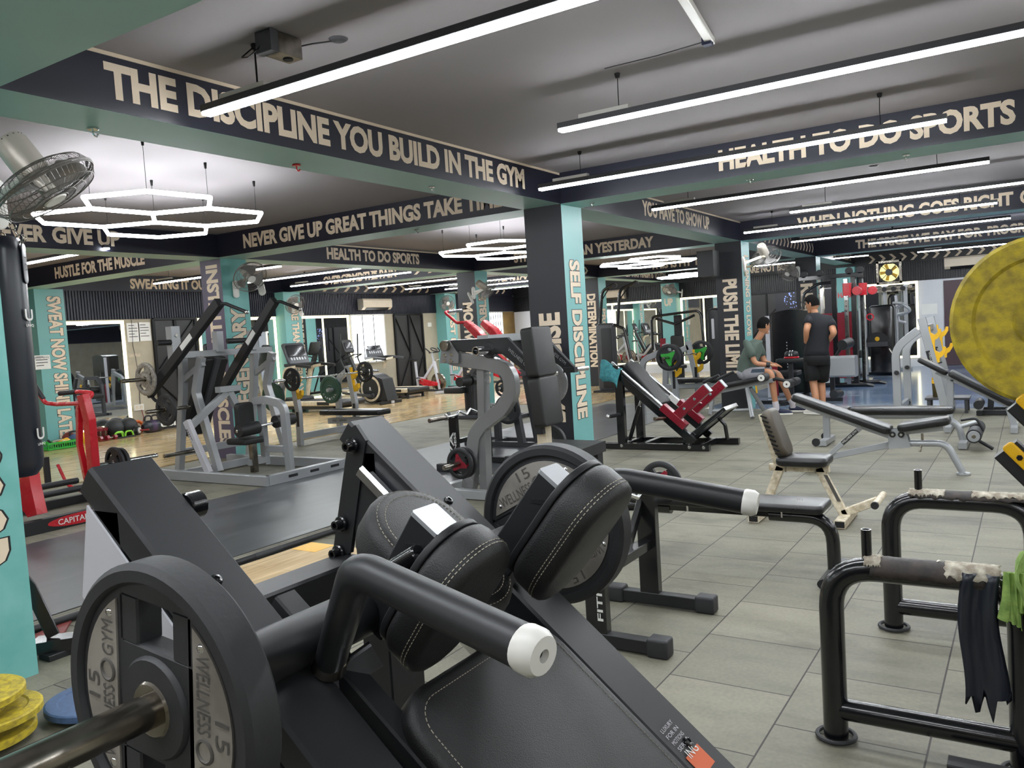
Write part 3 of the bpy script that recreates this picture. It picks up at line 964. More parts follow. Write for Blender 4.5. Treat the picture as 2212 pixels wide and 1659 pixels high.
# exhaust fan in the far wall
ex = thing('exhaust_fan', 'round yellow-lit exhaust fan in a metal frame above the far mirror', 'fan', (XW - 0.05, 3.07, 2.2))
ec = V(XW - 0.05, 3.07, 2.43)
mb = MB()
for dy, dz, w, h in ((0, 0.27, 0.6, 0.06), (0, -0.27, 0.6, 0.06), (0.27, 0, 0.06, 0.6), (-0.27, 0, 0.06, 0.6)):
    mb.box(ec + V(0, dy, dz), (0.08, w, h))
build('frame', mb, 'chrome_worn', ex)
mb = MB()
mb.lathe([(0.28, 0.02), (0.28, -0.04), (0.2, -0.03), (0.2, 0.02)], ec, (-1, 0, 0), 36, False)
build('duct_ring', mb, 'chrome_worn', ex)
build('lit_opening', MB().cyl(ec + V(0.03, 0, 0), ec + V(0.02, 0, 0), 0.23, seg=36), 'fan_glow', ex)
mb = MB().cyl(ec + V(-0.06, 0, 0), ec + V(-0.0, 0, 0), 0.085, seg=20)
for k in range(4):
    a = math.pi / 4 + k * math.pi / 2
    mb.bar(ec - V(0.03, 0, 0), ec + V(-0.03, 0.3 * math.cos(a), 0.3 * math.sin(a)), 0.016, 0.016)
build('motor', mb, 'dark_grey', ex)
for k in range(5):
    a = 2 * math.pi * k / 5
    p, q = V(0, math.cos(a), math.sin(a)), V(0, -math.sin(a), math.cos(a))
    build('blade', MB().prism([ec + p * 0.07 - q * 0.03, ec + p * 0.21 - q * 0.055, ec + p * 0.22 + q * 0.03, ec + p * 0.07 + q * 0.03], (0.006, 0, 0)), 'yellow_plastic', ex)
# split air conditioners
def aircon(p, d, nrm, w, label):
    """p: centre of the back, d along the wall, nrm away from it"""
    p, d, n = V(p), V(d), V(nrm)
    t = thing('air_conditioner', label, 'air conditioner', p - V(0, 0, 0.15), 'split air conditioners')
    pr = [(0, -0.14), (0.12, -0.14), (0.19, -0.08), (0.2, 0.1), (0.17, 0.14), (0, 0.14)]
    build('body', MB().prism([p - d * w / 2 + n * a + V(0, 0, b) for a, b in pr], d * w), 'beige_plastic', t)
    build('air_outlet', MB().prism([p - d * w * 0.4 + n * a + V(0, 0, b) for a, b in ((0.122, -0.142), (0.185, -0.088), (0.19, -0.092), (0.126, -0.146))], d * w * 0.8), 'black_paint', t)
    for s in (-1, 1):
        build('end_cap', MB().prism([p + d * s * w / 2 + n * a + V(0, 0, b) for a, b in pr], d * s * 0.006), 'fan_grey', t)
    return t
aircon((16.1, YW - 0.03, 2.44), (1, 0, 0), (0, -1, 0), 1.1, 'beige air conditioner on the left wall above the bright window')
aircon((XW - 0.03, 1.2, 2.52), (0, -1, 0), (-1, 0, 0), 1.2, 'white air conditioner on the far wall right of the exhaust fan')
aircon((12.5, -6.97, 2.5), (-1, 0, 0), (0, 1, 0), 1.1, 'air conditioner on the right-hand wall, seen only in the left mirror')
aircon((XW - 0.03, 10.8, 2.45), (0, -1, 0), (-1, 0, 0), 0.8, 'small air conditioner seen between the bars of the pull-up tower')
# things on the ceiling
t = thing('ceiling_speaker_box', 'silver power supply box screwed to the ceiling with loose wires', 'power supply', (2.93, 3.12, 2.93))
build('case', MB().box((2.93, 3.12, 2.965), (0.2, 0.1, 0.1)), 'chrome_worn', t)
build('end_plate', MB().box((2.85, 3.12, 2.965), (0.05, 0.108, 0.106)), 'dark_grey', t)
build('fan_grille', MB().cyl((2.98, 3.12, 2.916), (2.98, 3.12, 2.91), 0.026, seg=16), 'black_paint', t)
mb = MB()
mb.tube([(2.83, 3.14, 2.95), (2.8, 3.2, 2.9), (2.84, 3.3, 2.93), (2.92, 3.3, 3.0)], 0.004, 5, 0.03)
mb.tube([(2.93, 3.3, 3.0), (2.93, 3.3, 2.79)], 0.005, 5)
mb.tube([(3.02, 3.1, 2.98), (3.08, 3.05, 3.0), (3.15, 2.95, 3.01)], 0.004, 5, 0.03)
build('wire', mb, 'dark_iron', t)
def rose(x, y, label):
    mb = MB().lathe([(0.0, -0.012), (0.03, -0.014), (0.045, -0.006), (0.05, 0)], (x, y, CZ), (0, 0, 1), 20)
    return one('ceiling_rose', mb, 'dark_grey', label, 'ceiling fitting', 'round fittings on the ceiling')
rose(3.16, 2.94, 'round ceiling fitting right of the silver power supply box')
rose(6.1, 7.4, 'round ceiling fitting right of the honeycomb light')
rose(9.6, 1.4, 'dark round ceiling fitting above WHEN NOTHING GOES')
t = thing('tube_light', 'unlit white tube light fixed to the ceiling at the top right', 'light', (3.9, 1.0, CZ - 0.05))
build('batten', MB().bar((4.482, 1.451, 2.995), (3.654, 1.327, 2.995), 0.045, 0.04), 'white_plastic', t)
build('connector', MB().box((4.426, 1.45, 2.985), (0.05, 0.05, 0.05)), 'shoe_navy', t)
build('wire', MB().tube([(4.444, 1.472, 2.99), (4.52, 1.776, 3.005), (4.531, 2.114, 3.01)], 0.003, 5, 0.1), 'dark_iron', t)
def hook(p, label, m='chrome'):
    mb = MB().cyl(V(p), V(p) - V(0, 0, 0.012), 0.03, seg=12)
    mb.tube([V(p), V(p) - V(0, 0, 0.035), V(p) + V(0.02, 0, -0.045), V(p) + V(0.03, 0, -0.03)], 0.005, 6, 0.01)
    return one('ceiling_hook', mb, m, label, 'hook', 'small fittings under the beams')
hook((2.606, 4.245, 2.72), 'pale fitting under THE DISCIPLINE beam, leftmost of four')
hook((4.035, 4.224, 2.72), 'pale fitting with a red tail under THE DISCIPLINE beam', 'red_paint')
hook((5.414, 4.132, 2.72), 'pale fitting under the words IN THE')
hook((7.374, 3.658, 2.72), 'pale hook under the HEALTH TO DO SPORTS beam by the pillar')
hook((7.42, 2.102, 2.72), 'pale hook under the word HEALTH')
hook((7.396, 0.836, 2.72), 'pale fitting under the word SPORTS')
hook((7.361, 5.87, 2.72), 'pale hook under GREAT THINGS TAKE TIME')
one('wall_speaker', MB().box((12.664, 4.3, 2.375), (0.3, 0.26, 0.4)), 'matt_black', 'black loudspeaker box on the left of the PUSH THE LIMIT pillar', 'speaker')
# ---------------------------------------------------------------- weight plates
def grip_proto(inlay, rub='rubber_black'):
    """rubber plate with three hand openings, a steel bush and a triangular inlay; axis z, radius 1"""
    t = thing('weight_plate', 'x', 'weight plate', (0, 0, 0))
    T = 0.17
    mb = MB()
    pr = [(0.73, -0.42 * T), (0.78, -0.5 * T), (0.93, -0.5 * T), (1, -0.3 * T), (1, 0.3 * T), (0.93, 0.5 * T), (0.78, 0.5 * T), (0.73, 0.42 * T), (0.73, -0.42 * T)]
    mb.lathe(pr, (0, 0, 0), (0, 0, 1), 40, False)
    mb.lathe([(0.12, -0.45 * T), (0.36, -0.45 * T), (0.4, -0.3 * T), (0.4, 0.3 * T), (0.36, 0.45 * T), (0.12, 0.45 * T), (0.12, -0.45 * T)], (0, 0, 0), (0, 0, 1), 30, False)
    for k in range(3):
        a = 90 + 120 * k
        mb.sector((0, 0, 0), (0, 0, 1), 0.3, 0.76, a - 30, a + 30, 0.84 * T, n=5)
        mb.sector((0, 0, 0), (0, 0, 1), 0.36, 0.5, a + 28, a + 92, 0.8 * T, n=5)
    build('rubber_body', mb, rub, t)
    build('bush', MB().lathe([(0.115, -0.56 * T), (0.17, -0.56 * T), (0.17, 0.56 * T), (0.115, 0.56 * T), (0.115, -0.56 * T)], (0, 0, 0), (0, 0, 1), 24, False), 'chrome_worn', t)
    if inlay:
        mb = MB()
        for s in (-1, 1):
            z = s * 0.43 * T
            for k in range(3):
                a = math.radians(90 + 120 * k)
                p = lambda r, b: V(r * math.cos(a + b), r * math.sin(a + b), z)
                mb.prism([p(0.17, -1.05), p(0.3, -1.047), p(0.64, -0.12), p(0.64, 0.12), p(0.3, 1.047), p(0.17, 1.05)], (0, 0, s * 0.045 * T + s * 0.02))
        build('inlay', mb, inlay, t)
    return t
def disc_proto(m, T=0.26, lip=True):
    t = thing('weight_plate', 'x', 'weight plate', (0, 0, 0))
    pr = [(0.13, -0.4 * T), (0.3, -0.5 * T), (0.34, -0.36 * T), (0.72, -0.36 * T), (0.76, -0.5 * T), (0.96, -0.5 * T), (1, -0.36 * T)]
    pr = pr + [(r, -z) for r, z in reversed(pr)] + [pr[0]]
    build('rubber_body', MB().lathe(pr, (0, 0, 0), (0, 0, 1), 56, False), m, t)
    build('bush', MB().lathe([(0.12, -0.54 * T), (0.17, -0.54 * T), (0.17, 0.54 * T), (0.12, 0.54 * T), (0.12, -0.54 * T)], (0, 0, 0), (0, 0, 1), 24, False), 'cast_steel', t)
    return t
PLATES = {}
def plate(kind, loc, ax, R, label, spin=0.0, thick=1.0, group=None):
    mk = {'red': lambda: grip_proto('crimson'), 'green': lambda: grip_proto('green_plastic'), 'plain': lambda: grip_proto(None), 'grey': lambda: grip_proto(None, 'cast_steel'), 'iron': lambda: grip_proto(None, 'rubber'),
          'gdisc': lambda: disc_proto('rubber_green'), 'ydisc': lambda: disc_proto('rubber_yellow'), 'bdisc': lambda: disc_proto('rubber_blue'), 'rdisc': lambda: disc_proto('rubber_red'), 'kdisc': lambda: disc_proto('rubber_black'), 'sdisc': lambda: disc_proto('grey_paint', 0.12)}
    up = (0, 0, 1) if abs(V(ax).normalized().z) < 0.9 else (1, 0, 0)
    m = frame(loc, up, ax) @ Matrix.Rotation(spin, 4, 'Z') @ Matrix.Diagonal((R, R, R * thick, 1))
    if kind not in PLATES:
        t = mk[kind]()
        t.matrix_world = m
        t['label'] = label
        if group:
            t['group'] = group
        PLATES[kind] = t
        return t
    return dup(PLATES[kind], m, label, group)
def gym_plate(loc, R, label, spin):
    """15 kg plate: rubber rim, two half-moon metal plates with raised lettering, a band with two hand slots"""
    t = thing('weight_plate', label, 'weight plate', (0, 0, 0), 'steel-faced 15 plates')
    T = 0.06
    mb = MB()
    pr = [(0.86, -0.4), (0.88, -0.5), (0.96, -0.5), (1, -0.36), (1, 0.36), (0.96, 0.5), (0.88, 0.5), (0.86, 0.4), (0.86, -0.4)]
    mb.lathe([(r * R, z * T) for r, z in pr], (0, 0, 0), (0, 0, 1), 64, False)
    H = 0.34 * T
    bx = lambda x0, x1, y0, y1: mb.box(((x0 + x1) / 2 * R, (y0 + y1) / 2 * R, 0), ((x1 - x0) * R, (y1 - y0) * R, 2 * H), 0.003)
    for s in (-1, 1):
        bx(-0.4, -0.2, s * 0.46 - 0.46 * 0 - 0.0, s * 0.46 + 0.0) if False else None
        y0, y1 = (0.4, 0.72) if s > 0 else (-0.72, -0.4)
        bx(-0.4, -0.19, y0, y1)
        bx(0.19, 0.4, y0, y1)
        e0, e1 = (0.72, 0.9) if s > 0 else (-0.9, -0.72)
        bx(-0.4, 0.4, e0, e1)
        q = [(s * 0.36, -0.8), (s * 0.36, 0.8)]
        n = 14
        a0 = math.acos(0.36 / 0.88)
        moon = [V(0.88 * R * math.cos(a0 - 2 * a0 * k / n) * s, 0.88 * R * math.sin(a0 - 2 * a0 * k / n), -H) for k in range(n + 1)]
        mb.prism(moon, (0, 0, 2 * H))
    bx(-0.4, 0.4, -0.4, 0.4)
    mb.lathe([(0.12 * R, -0.46 * T), (0.34 * R, -0.46 * T), (0.36 * R, -0.36 * T), (0.36 * R, 0.36 * T), (0.34 * R, 0.46 * T), (0.12 * R, 0.46 * T), (0.12 * R, -0.46 * T)], (0, 0, 0), (0, 0, 1), 40, False)
    build('rubber_body', mb, 'rubber', t)
    for f in (-1, 1):
        for s in (-1, 1):
            a0 = math.acos(0.42 / 0.8)
            moon = [V(0.8 * R * math.cos(a0 - 2 * a0 * k / 18) * s, 0.8 * R * math.sin(a0 - 2 * a0 * k / 18), f * H) for k in range(19)]
            p = build('metal_face', MB().prism(moon, (0, 0, f * 0.003)), 'cast_steel', t)
            z = f * (H + 0.003)
            rv = MB()
            for y in (-0.56, 0.56):
                rv.ball((0.5 * R * s, y * R, z), (0.007, 0.007, 0.003), 8, 4)
            build('rivet', rv, 'chrome', p)
            d = V(0, f * s, 0)
            for st, x, a, b, h in (('WELLNESS', 0.46, -0.52, 0.02, 0.13), ('GYM', 0.46, 0.24, 0.5, 0.13), ('15', 0.64, -0.12, 0.08, 0.13)):
                u = V(s, 0, 0)
                p0, p1 = V(s * x * R, 0, z) + d * a * R * -1 * -1, V(s * x * R, 0, z) + d * b * R
                if d.cross(u).z * f < 0:
                    p0, p1 = V(s * x * R, 0, z) - d * a * R, V(s * x * R, 0, z) - d * b * R
                text(st, p, 'magnet', p0, p1, h * R, u, 'raised_lettering', fat=0.0, ext=0.0012)
            rg = MB()
            rg.ring(V(s * 0.53 * R, 0, z) + (d if d.cross(V(s, 0, 0)).z * f > 0 else -d) * 0.13 * R, (0, 0, 1), 0.075 * R, 0.003, 20, 5)
            build('emblem_ring', rg, 'magnet', p)
    build('bush', MB().lathe([(0.1 * R, -0.52 * T), (0.18 * R, -0.52 * T), (0.2 * R, -0.44 * T), (0.2 * R, 0.44 * T), (0.18 * R, 0.52 * T), (0.1 * R, 0.52 * T), (0.1 * R, -0.52 * T)], (0, 0, 0), (0, 0, 1), 32, False), 'chrome_worn', t)
    t.matrix_world = frame(loc, (0, 0, 1), (-1, 0, 0)) @ Matrix.Rotation(spin, 4, 'Z')
    return t
AX = (1.05, 0.985)   # y, z of the squat machine's axle
gym_plate((0.68, *AX), 0.207, 'steel-faced 15 plate at the lower left, nearest the camera', math.radians(84))
gym_plate((1.80, *AX), 0.206, 'steel-faced 15 plate behind the right shoulder pad', math.radians(28))
# ---------------------------------------------------------------- hack squat machine in the foreground
hs = thing('hack_squat_machine', 'black hack squat machine with shoulder pads in the foreground', 'squat machine', (1.22, 0.75, 0))
RT = lambda y: 1.272 - 0.815 * (1.43 - y)     # top line of the rails
SL = V(0, -1, -0.815).normalized()
SN = V(0, -0.815, 1).normalized()
for xc, nm in ((0.885, 'left'), (1.555, 'right')):
    mb = MB().rbar([V(xc, 1.445, RT(1.445)) - SN * 0.032, V(xc, 0.06, RT(0.06)) - SN * 0.032], 0.13, 0.064, c=0.006)
    rail = build('rail', mb, 'black_steel', hs)
    for y in (1.2, 0.62):
        bt = MB()
        p = V(xc, y, RT(y))
        bt.lathe([(0.012, 0), (0.012, 0.002), (0.0095, 0.006), (0.005, 0.007), (0.004, 0.004), (0, 0.004)], p, SN, 14)
        build('bolt', bt, 'gloss_black', rail)
    mb = MB().bar((xc, 1.41, 0.07), (xc, 1.41, RT(1.41) - 0.05), 0.13, 0.09)
    build('post', mb, 'black_steel', hs)
    mb = MB().bar((xc, 1.62, 0.04), (xc, -0.25, 0.04), 0.1, 0.08)
    build('base_runner', mb, 'matt_black', hs)
# grey side shield of the left rail
mb = MB().prism([(0.816, 1.457, 1.215), (0.816, 1.5, 1.041), (0.816, 1.427, 0.967), (0.816, 1.075, 0.889)], (0.004, 0, 0))
build('side_shield', mb, 'light_grey', hs)
mb = MB().prism([(0.82, 1.45, 1.2), (0.82, 1.45, 0.1), (0.82, 0.55, 0.1), (0.82, 0.3, 0.28)], (0.006, 0, 0))
build('side_cover', mb, 'matt_black', hs)
mb = MB().prism([(1.494, 1.0, RT(1.0) - 0.05), (1.494, 1.0, 0.1), (1.494, 0.06, 0.1), (1.494, 0.06, RT(0.06) - 0.03)], (0.006, 0, 0))
build('side_cover', mb, 'black_steel', hs)
# open truss of the right side: bolted upright plate and two guide rods
mb = MB().prism([(1.485, 1.44, 1.267), (1.485, 1.419, 1.277), (1.485, 1.389, 1.238), (1.485, 1.469, 0.949), (1.485, 1.533, 0.937)], (0.012, 0, 0))
up_ = build('upright_plate', mb, 'black_steel', hs)
for u in ((1.483, 1.428, 1.226), (1.483, 1.486, 1.025)):
    b = MB().cyl(u, V(u) - V(0.012, 0, 0), 0.02, seg=18)
    b.lathe([(0.013, 0), (0.012, 0.018), (0.007, 0.018), (0.006, 0.008), (0, 0.008)], V(u) - V(0.012, 0, 0), (-1, 0, 0), 12)
    build('bolt', b, 'gloss_black', up_)
for y0 in (1.40, 1.40):
    pass
for k, (a, b) in enumerate((((1.40, 1.165), (0.62, 0.53)), ((1.40, 1.02), (0.80, 0.53)))):
    for x in (1.475, 0.965):
        build('guide_rod', MB().bar((x, *a), (x, *b), 0.03, 0.036, c=0.008), 'chrome', hs)
mb = MB().rbar([(0.94, 1.47, 0.905), (1.5, 1.47, 0.905)], 0.1, 0.075, c=0.006)
cb = build('cross_beam', mb, 'black_steel', hs)
mb = MB().prism([(1.487, 1.511, 0.981), (1.487, 1.476, 0.972), (1.487, 1.482, 0.915), (1.487, 1.542, 0.935)], (0.01, 0, 0))
bk = build('angle_bracket', mb, 'black_steel', hs)
u = V((1.484, 1.506, 0.949))
b = MB().cyl(u, u - V(0.01, 0, 0), 0.02, seg=18)
b.lathe([(0.013, 0), (0.012, 0.018), (0.007, 0.018), (0.006, 0.008), (0, 0.008)], u - V(0.01, 0, 0), (-1, 0, 0), 12)
build('bolt', b, 'gloss_black', bk)
build('rubber_stop', MB().cyl((0.95, 1.36, 1.19), (0.985, 1.36, 1.19), 0.026, seg=16), 'gloss_black', hs)
# carriage: axle, loading sleeves, handles, pads
build('axle', MB().cyl((0.7, *AX), (1.74, *AX), 0.045, seg=28), 'black_steel', hs)
for s, x0, x1 in ((-1, 0.72, 0.2), (1, 1.72, 2.1)):
    sl = MB().cyl((x0, *AX), (x1, *AX), 0.0245, seg=24)
    build('loading_sleeve', sl, 'chrome_worn', hs)
    build('sleeve_collar', MB().lathe([(0.03, 0), (0.04, 0.004), (0.04, 0.01), (0.03, 0.014)], (x0 + s * 0.0, *AX), (s, 0, 0), 24), 'chrome_worn', hs)
cr = MB()
for x in (1.02, 1.42):
    cr.bar((x, 1.2, 1.0), (x, 0.72, 0.64), 0.05, 0.06)
cr.bar((1.02, 1.12, 0.94), (1.42, 1.12, 0.94), 0.05, 0.06)
cr.bar((1.02, 0.82, 0.71), (1.42, 0.82, 0.71), 0.05, 0.06)
for x in (1.11, 1.33):
    cr.bar((x, 1.12, 0.95), (x, 0.98, 1.02), 0.05, 0.05)
build('carriage_frame', cr, 'matt_black', hs)
def shoulder(x, cap, low, pc, seed):
    cap, low, pc = V(cap), V(low), V(pc)
    u = (cap - low).normalized()
    n = V(1, 0, 0).cross(u)
    n = n if n.y < 0 else -n
    po = build('shoulder_post', MB().bar(low - u * 0.1, cap, 0.066, 0.066, up=(1, 0, 0), c=0.003), 'black_steel', hs)
    build('post_cap', MB().bar(cap, cap + u * 0.008, 0.068, 0.068, up=(1, 0, 0), c=0.004), 'silver_paint', po)
    build('post_slot', MB().box(cap - u * 0.045 + V(-0.0335, 0, 0), (0.002, 0.034, 0.008), 0), 'black_paint', po)
    pd = build('shoulder_pad', MB().pad(pc, u, (1, 0, 0), 0.29, 0.185, 0.08, 0.09, 0.02, n=8), 'leather', hs)
    st = MB()
    for i, ins in ((0.047, 0.021), (0.047, 0.034)):
        pass
    for off in (0.02, 0.013):
        L, Wd, r = 0.29, 0.185, 0.09
        loop = []
        for sx, sy, a0 in ((1, 1, 0), (-1, 1, 90), (-1, -1, 180), (1, -1, 270)):
            for k in range(9):
                a = math.radians(a0 + 90 * k / 8)
                loop.append((sx * (L / 2 - r) + (r + 0.0006) * math.cos(a), sy * (Wd / 2 - r) + (r + 0.0006) * math.sin(a)))
        v = V(1, 0, 0)
        P = [pc + u * a + v * b + n * off for a, b in loop]
        k = 0
        m = len(P)
        seg = []
        for i in range(m):
            a, b = P[i], P[(i + 1) % m]
            d = (b - a).length
            q = max(1, int(d / 0.007))
            for j in range(q):
                st.tube([a.lerp(b, j / q), a.lerp(b, (j + 0.62) / q)], 0.0009, 3, 0, False)
    build('stitching', st, 'thread', pd)
    build('backing_board', MB().pad(pc - n * 0.046, u, (1, 0, 0), 0.275, 0.17, 0.014, 0.08, 0.003, n=6), 'matt_black', pd)
shoulder(1.11, (1.11, 0.889, 1.158), (1.11, 0.975, 1.039), (1.11, 0.871, 1.024), 1)
shoulder(1.33, (1.33, 0.76, 1.197), (1.33, 0.896, 1.025), (1.33, 0.738, 1.097), 2)
# headrest and back pad, with their stitched seams
def seam(pc, u, v, L, Wd, r, n, offs, par):
    st = MB()
    for off, ins in offs:
        loop = []
        for sx, sy, a0 in ((1, 1, 0), (-1, 1, 90), (-1, -1, 180), (1, -1, 270)):
            for k in range(9):
                a = math.radians(a0 + 90 * k / 8)
                rr = r - ins
                loop.append(pc + u * (sx * (L / 2 - r) + rr * math.cos(a)) + v * (sy * (Wd / 2 - r) + rr * math.sin(a)) + n * off)
        m = len(loop)
        for i in range(m):
            a, b = loop[i], loop[(i + 1) % m]
            q = max(1, int((b - a).length / 0.008))
            for j in range(q):
                st.tube([a.lerp(b, j / q), a.lerp(b, (j + 0.62) / q)], 0.0009, 3, 0, False)
    build('stitching', st, 'thread', par)
c = V(1.22, 0.985, 1.05)
hd = build('headrest_pad', MB().pad(c, SL, (1, 0, 0), 0.33, 0.25, 0.09, 0.12, 0.025, n=8), 'leather', hs)
seam(c, SL, V(1, 0, 0), 0.33, 0.25, 0.12, SN, ((0.0455, 0.03), (0.042, 0.014)), hd)
c = V(1.243, 0.62, RT(0.62) - 0.045)
bp_ = build('back_pad', MB().pad(c, SL, (1, 0, 0), 0.86, 0.488, 0.09, 0.09, 0.02, n=6), 'leather', hs)
seam(c, SL, V(1, 0, 0), 0.86, 0.488, 0.09, SN, ((0.0455, 0.03), (0.04, 0.012)), bp_)
# handles
def grip(pts, r, cap, nm='handle'):
    h = build(nm, MB().tube(pts, r, 20, 0.075, n=10), 'black_steel', hs)
    d = (V(pts[-1]) - V(pts[-2])).normalized()
    e = V(pts[-1])
    build('end_cap', MB().lathe([(r, 0), (r * 1.06, 0.004), (r * 1.06, 0.02), (r * 0.85, 0.03), (r * 0.3, 0.031), (r * 0.28, 0.02), (0, 0.02)], e, d, 24), 'white_plastic', h)
    build('end_bolt', MB().cyl(e + d * 0.018, e + d * 0.024, r * 0.27, seg=12), 'black_paint', h)
    return h
hl = grip([(0.95, 1.007, 0.946), (0.8, 0.78, 1.174), (0.745, 0.484, 1.132)], 0.0262, 1)
build('handle_collar', MB().cyl(V((0.95, 1.012, 0.935)), V((0.945, 0.993, 0.966)), 0.03, seg=24), 'chrome_worn', hl)
hr = grip([(1.5, 0.98, 0.93), (1.66, 0.815, 1.141), (1.7, 0.525, 1.093)], 0.0262, 1)
lv = MB().tube([(0.95, 1.013, 0.931), (0.93, 1.087, 0.901), (0.92, 1.128, 0.856), (0.92, 1.132, 0.764)], 0.02, 14, 0.05)
lv.tube([(0.93, 1.058, 0.911), (0.93, 1.023, 0.881)], 0.008, 8)
lv.tube([(0.97, 1.155, 0.907), (0.95, 1.092, 0.896)], 0.01, 8)
build('release_lever', lv, 'black_steel', hs)
mb = MB().bar((0.98, 1.057, 0.878), (1.06, 1.004, 0.922), 0.02, 0.05)
mb.bar((1, 1.169, 0.91), (1.06, 1.133, 0.934), 0.03, 0.05)
build('pivot_block', mb, 'dark_grey', hs)
pp = MB().cyl((1.06, 0.888, 1.118), (1.06, 0.954, 1.081), 0.016, seg=16)
pp.cyl((1.06, 0.954, 1.081), (1.06, 1.01, 1.054), 0.012, 0.014, seg=16)
build('pull_pin', pp, 'gloss_black', hs)
# label on the right rail
def on_rail(y0, y1, x0, x1, m, nm, dz=0.0012):
    return build(nm, MB().prism([(x0, y0, RT(y0) + dz), (x1, y0, RT(y0) + dz), (x1, y1, RT(y1) + dz), (x0, y1, RT(y1) + dz)], SN * 0.0006), m, hs)
y = 0.585
for k, s in enumerate(('LUXURY', 'FOR IN', 'MOTIONS', 'SERIES')):
    p = V(1.512, 0.655 - 0.012 * k, RT(0.655 - 0.012 * k))
    text(s, hs, 'light_grey', p, p + V(0.055, 0, 0), 0.009, V(0, 1, 0.815), 'label_print', fat=0.0, ext=0.0015)
lb = on_rail(0.607, 0.57, 1.51, 1.575, 'orange_label', 'orange_label')
p = V(1.52, 0.6, RT(0.6))
text('ING', lb, 'white_paint', p, p + V(0.045, 0, 0), 0.02, V(0, 1, 0.815), 'label_print', fat=0.0, ext=0.0028)
p = V(1.53, 0.56, RT(0.56))
text('Lateral Bodybuilding', hs, 'dark_grey', p, p + SL * 0.4, 0.03, V(1, 0, 0), 'machine_name', fat=0.0, ext=0.0015)
# ---------------------------------------------------------------- right half, near to far
# low bar rack with a loaded EZ bar
er = thing('bar_rack', 'low black bar rack with rubber-capped feet beside the hack squat machine', 'rack', (3.62, 1.72, 0))
for x in (3.32, 3.94):
    p = build('upright', MB().box((x, 1.73, 0.33), (0.05, 0.105, 0.54)), 'gloss_black', er)
    build('bar_cradle', MB().rbar([(x, 1.79, 0.66), (x, 1.77, 0.59), (x, 1.70, 0.59), (x, 1.67, 0.63)], 0.05, 0.012), 'gloss_black', er)
    build('foot_bar', MB().box((x, 1.68, 0.04), (0.06, 0.46, 0.06)), 'matt_black', er)
    for y in (1.43, 1.93):
        build('foot_cap', MB().pad((x, y, 0.043), (0, 1, 0), (1, 0, 0), 0.1, 0.085, 0.086, 0.012, 0.012), 'rubber', er)
build('cross_bar', MB().box((3.63, 1.735, 0.33), (0.58, 0.06, 0.05)), 'gloss_black', er)
build('brace', MB().bar((3.93, 1.76, 0.55), (3.7, 1.75, 0.34), 0.03, 0.05), 'gloss_black', er)
text('FITNESS', er, 'white_paint', (3.294, 1.69, 0.13), (3.294, 1.69, 0.44), 0.03, (0, 1, 0), fat=0.02)
ez = [(2.95, 1.73, 0.615), (3.2, 1.73, 0.615), (3.38, 1.73, 0.615), (3.46, 1.75, 0.655), (3.56, 1.72, 0.6), (3.68, 1.75, 0.655), (3.8, 1.72, 0.6), (3.9, 1.73, 0.615), (4.3, 1.73, 0.615)]
eb = MB().tube(ez, 0.0135, 10, 0.03)
t = thing('curl_bar', 'cambered chrome curl bar lying in the low black rack', 'barbell', (3.6, 1.73, 0.6))
build('bar', eb, 'chrome', t)
for a, b in (((2.9, 1.73, 0.615), (3.18, 1.73, 0.615)), ((4.06, 1.73, 0.615), (4.36, 1.73, 0.615))):
    build('sleeve', MB().cyl(a, b, 0.024, seg=16), 'chrome_worn', t)
    build('collar', MB().cyl(a if a[0] > 3.5 else b, V(a if a[0] > 3.5 else b) + V(0.02, 0, 0), 0.036, seg=16), 'chrome', t)
plate('red', (4.15, 1.73, 0.615), (1, 0, 0), 0.118, 'small black plate with red centre on the curl bar, near the flat bench', math.pi, 1.4)
# flat bench behind it
fb = thing('flat_bench', 'flat black bench with one bent tube leg in the middle of the floor', 'bench', (4.7, 1.5, 0))
build('pad', MB().pad((4.7, 1.56, 0.41), (0, 1, 0), (1, 0, 0), 1.16, 0.27, 0.05, 0.04, 0.02), 'leather_shiny', fb)
build('leg', MB().tube([(4.7, 1.3, 0.345), (4.7, 0.96, 0.345), (4.7, 0.955, 0.04)], 0.037, 16, 0.14), 'gloss_black', fb)
build('leg', MB().tube([(4.7, 1.9, 0.345), (4.7, 2.3, 0.345), (4.7, 2.31, 0.04)], 0.037, 16, 0.14), 'gloss_black', fb)
build('frame', MB().box((4.7, 1.56, 0.36), (0.06, 1.0, 0.05)), 'gloss_black', fb)
for y in (0.955, 2.31):
    ft = MB().sweep([(4.48, y, 0.032), (4.92, y, 0.032)], [(0.05 * math.cos(a * math.pi / 8), 0.032 * math.sin(a * math.pi / 8)) for a in range(16)])
    build('foot', ft, 'black_steel', fb)
for y in (1.2, 1.75):
    build('bolt', MB().cyl((4.575, y, 0.4), (4.575, y, 0.36), 0.006, seg=8), 'chrome', fb)
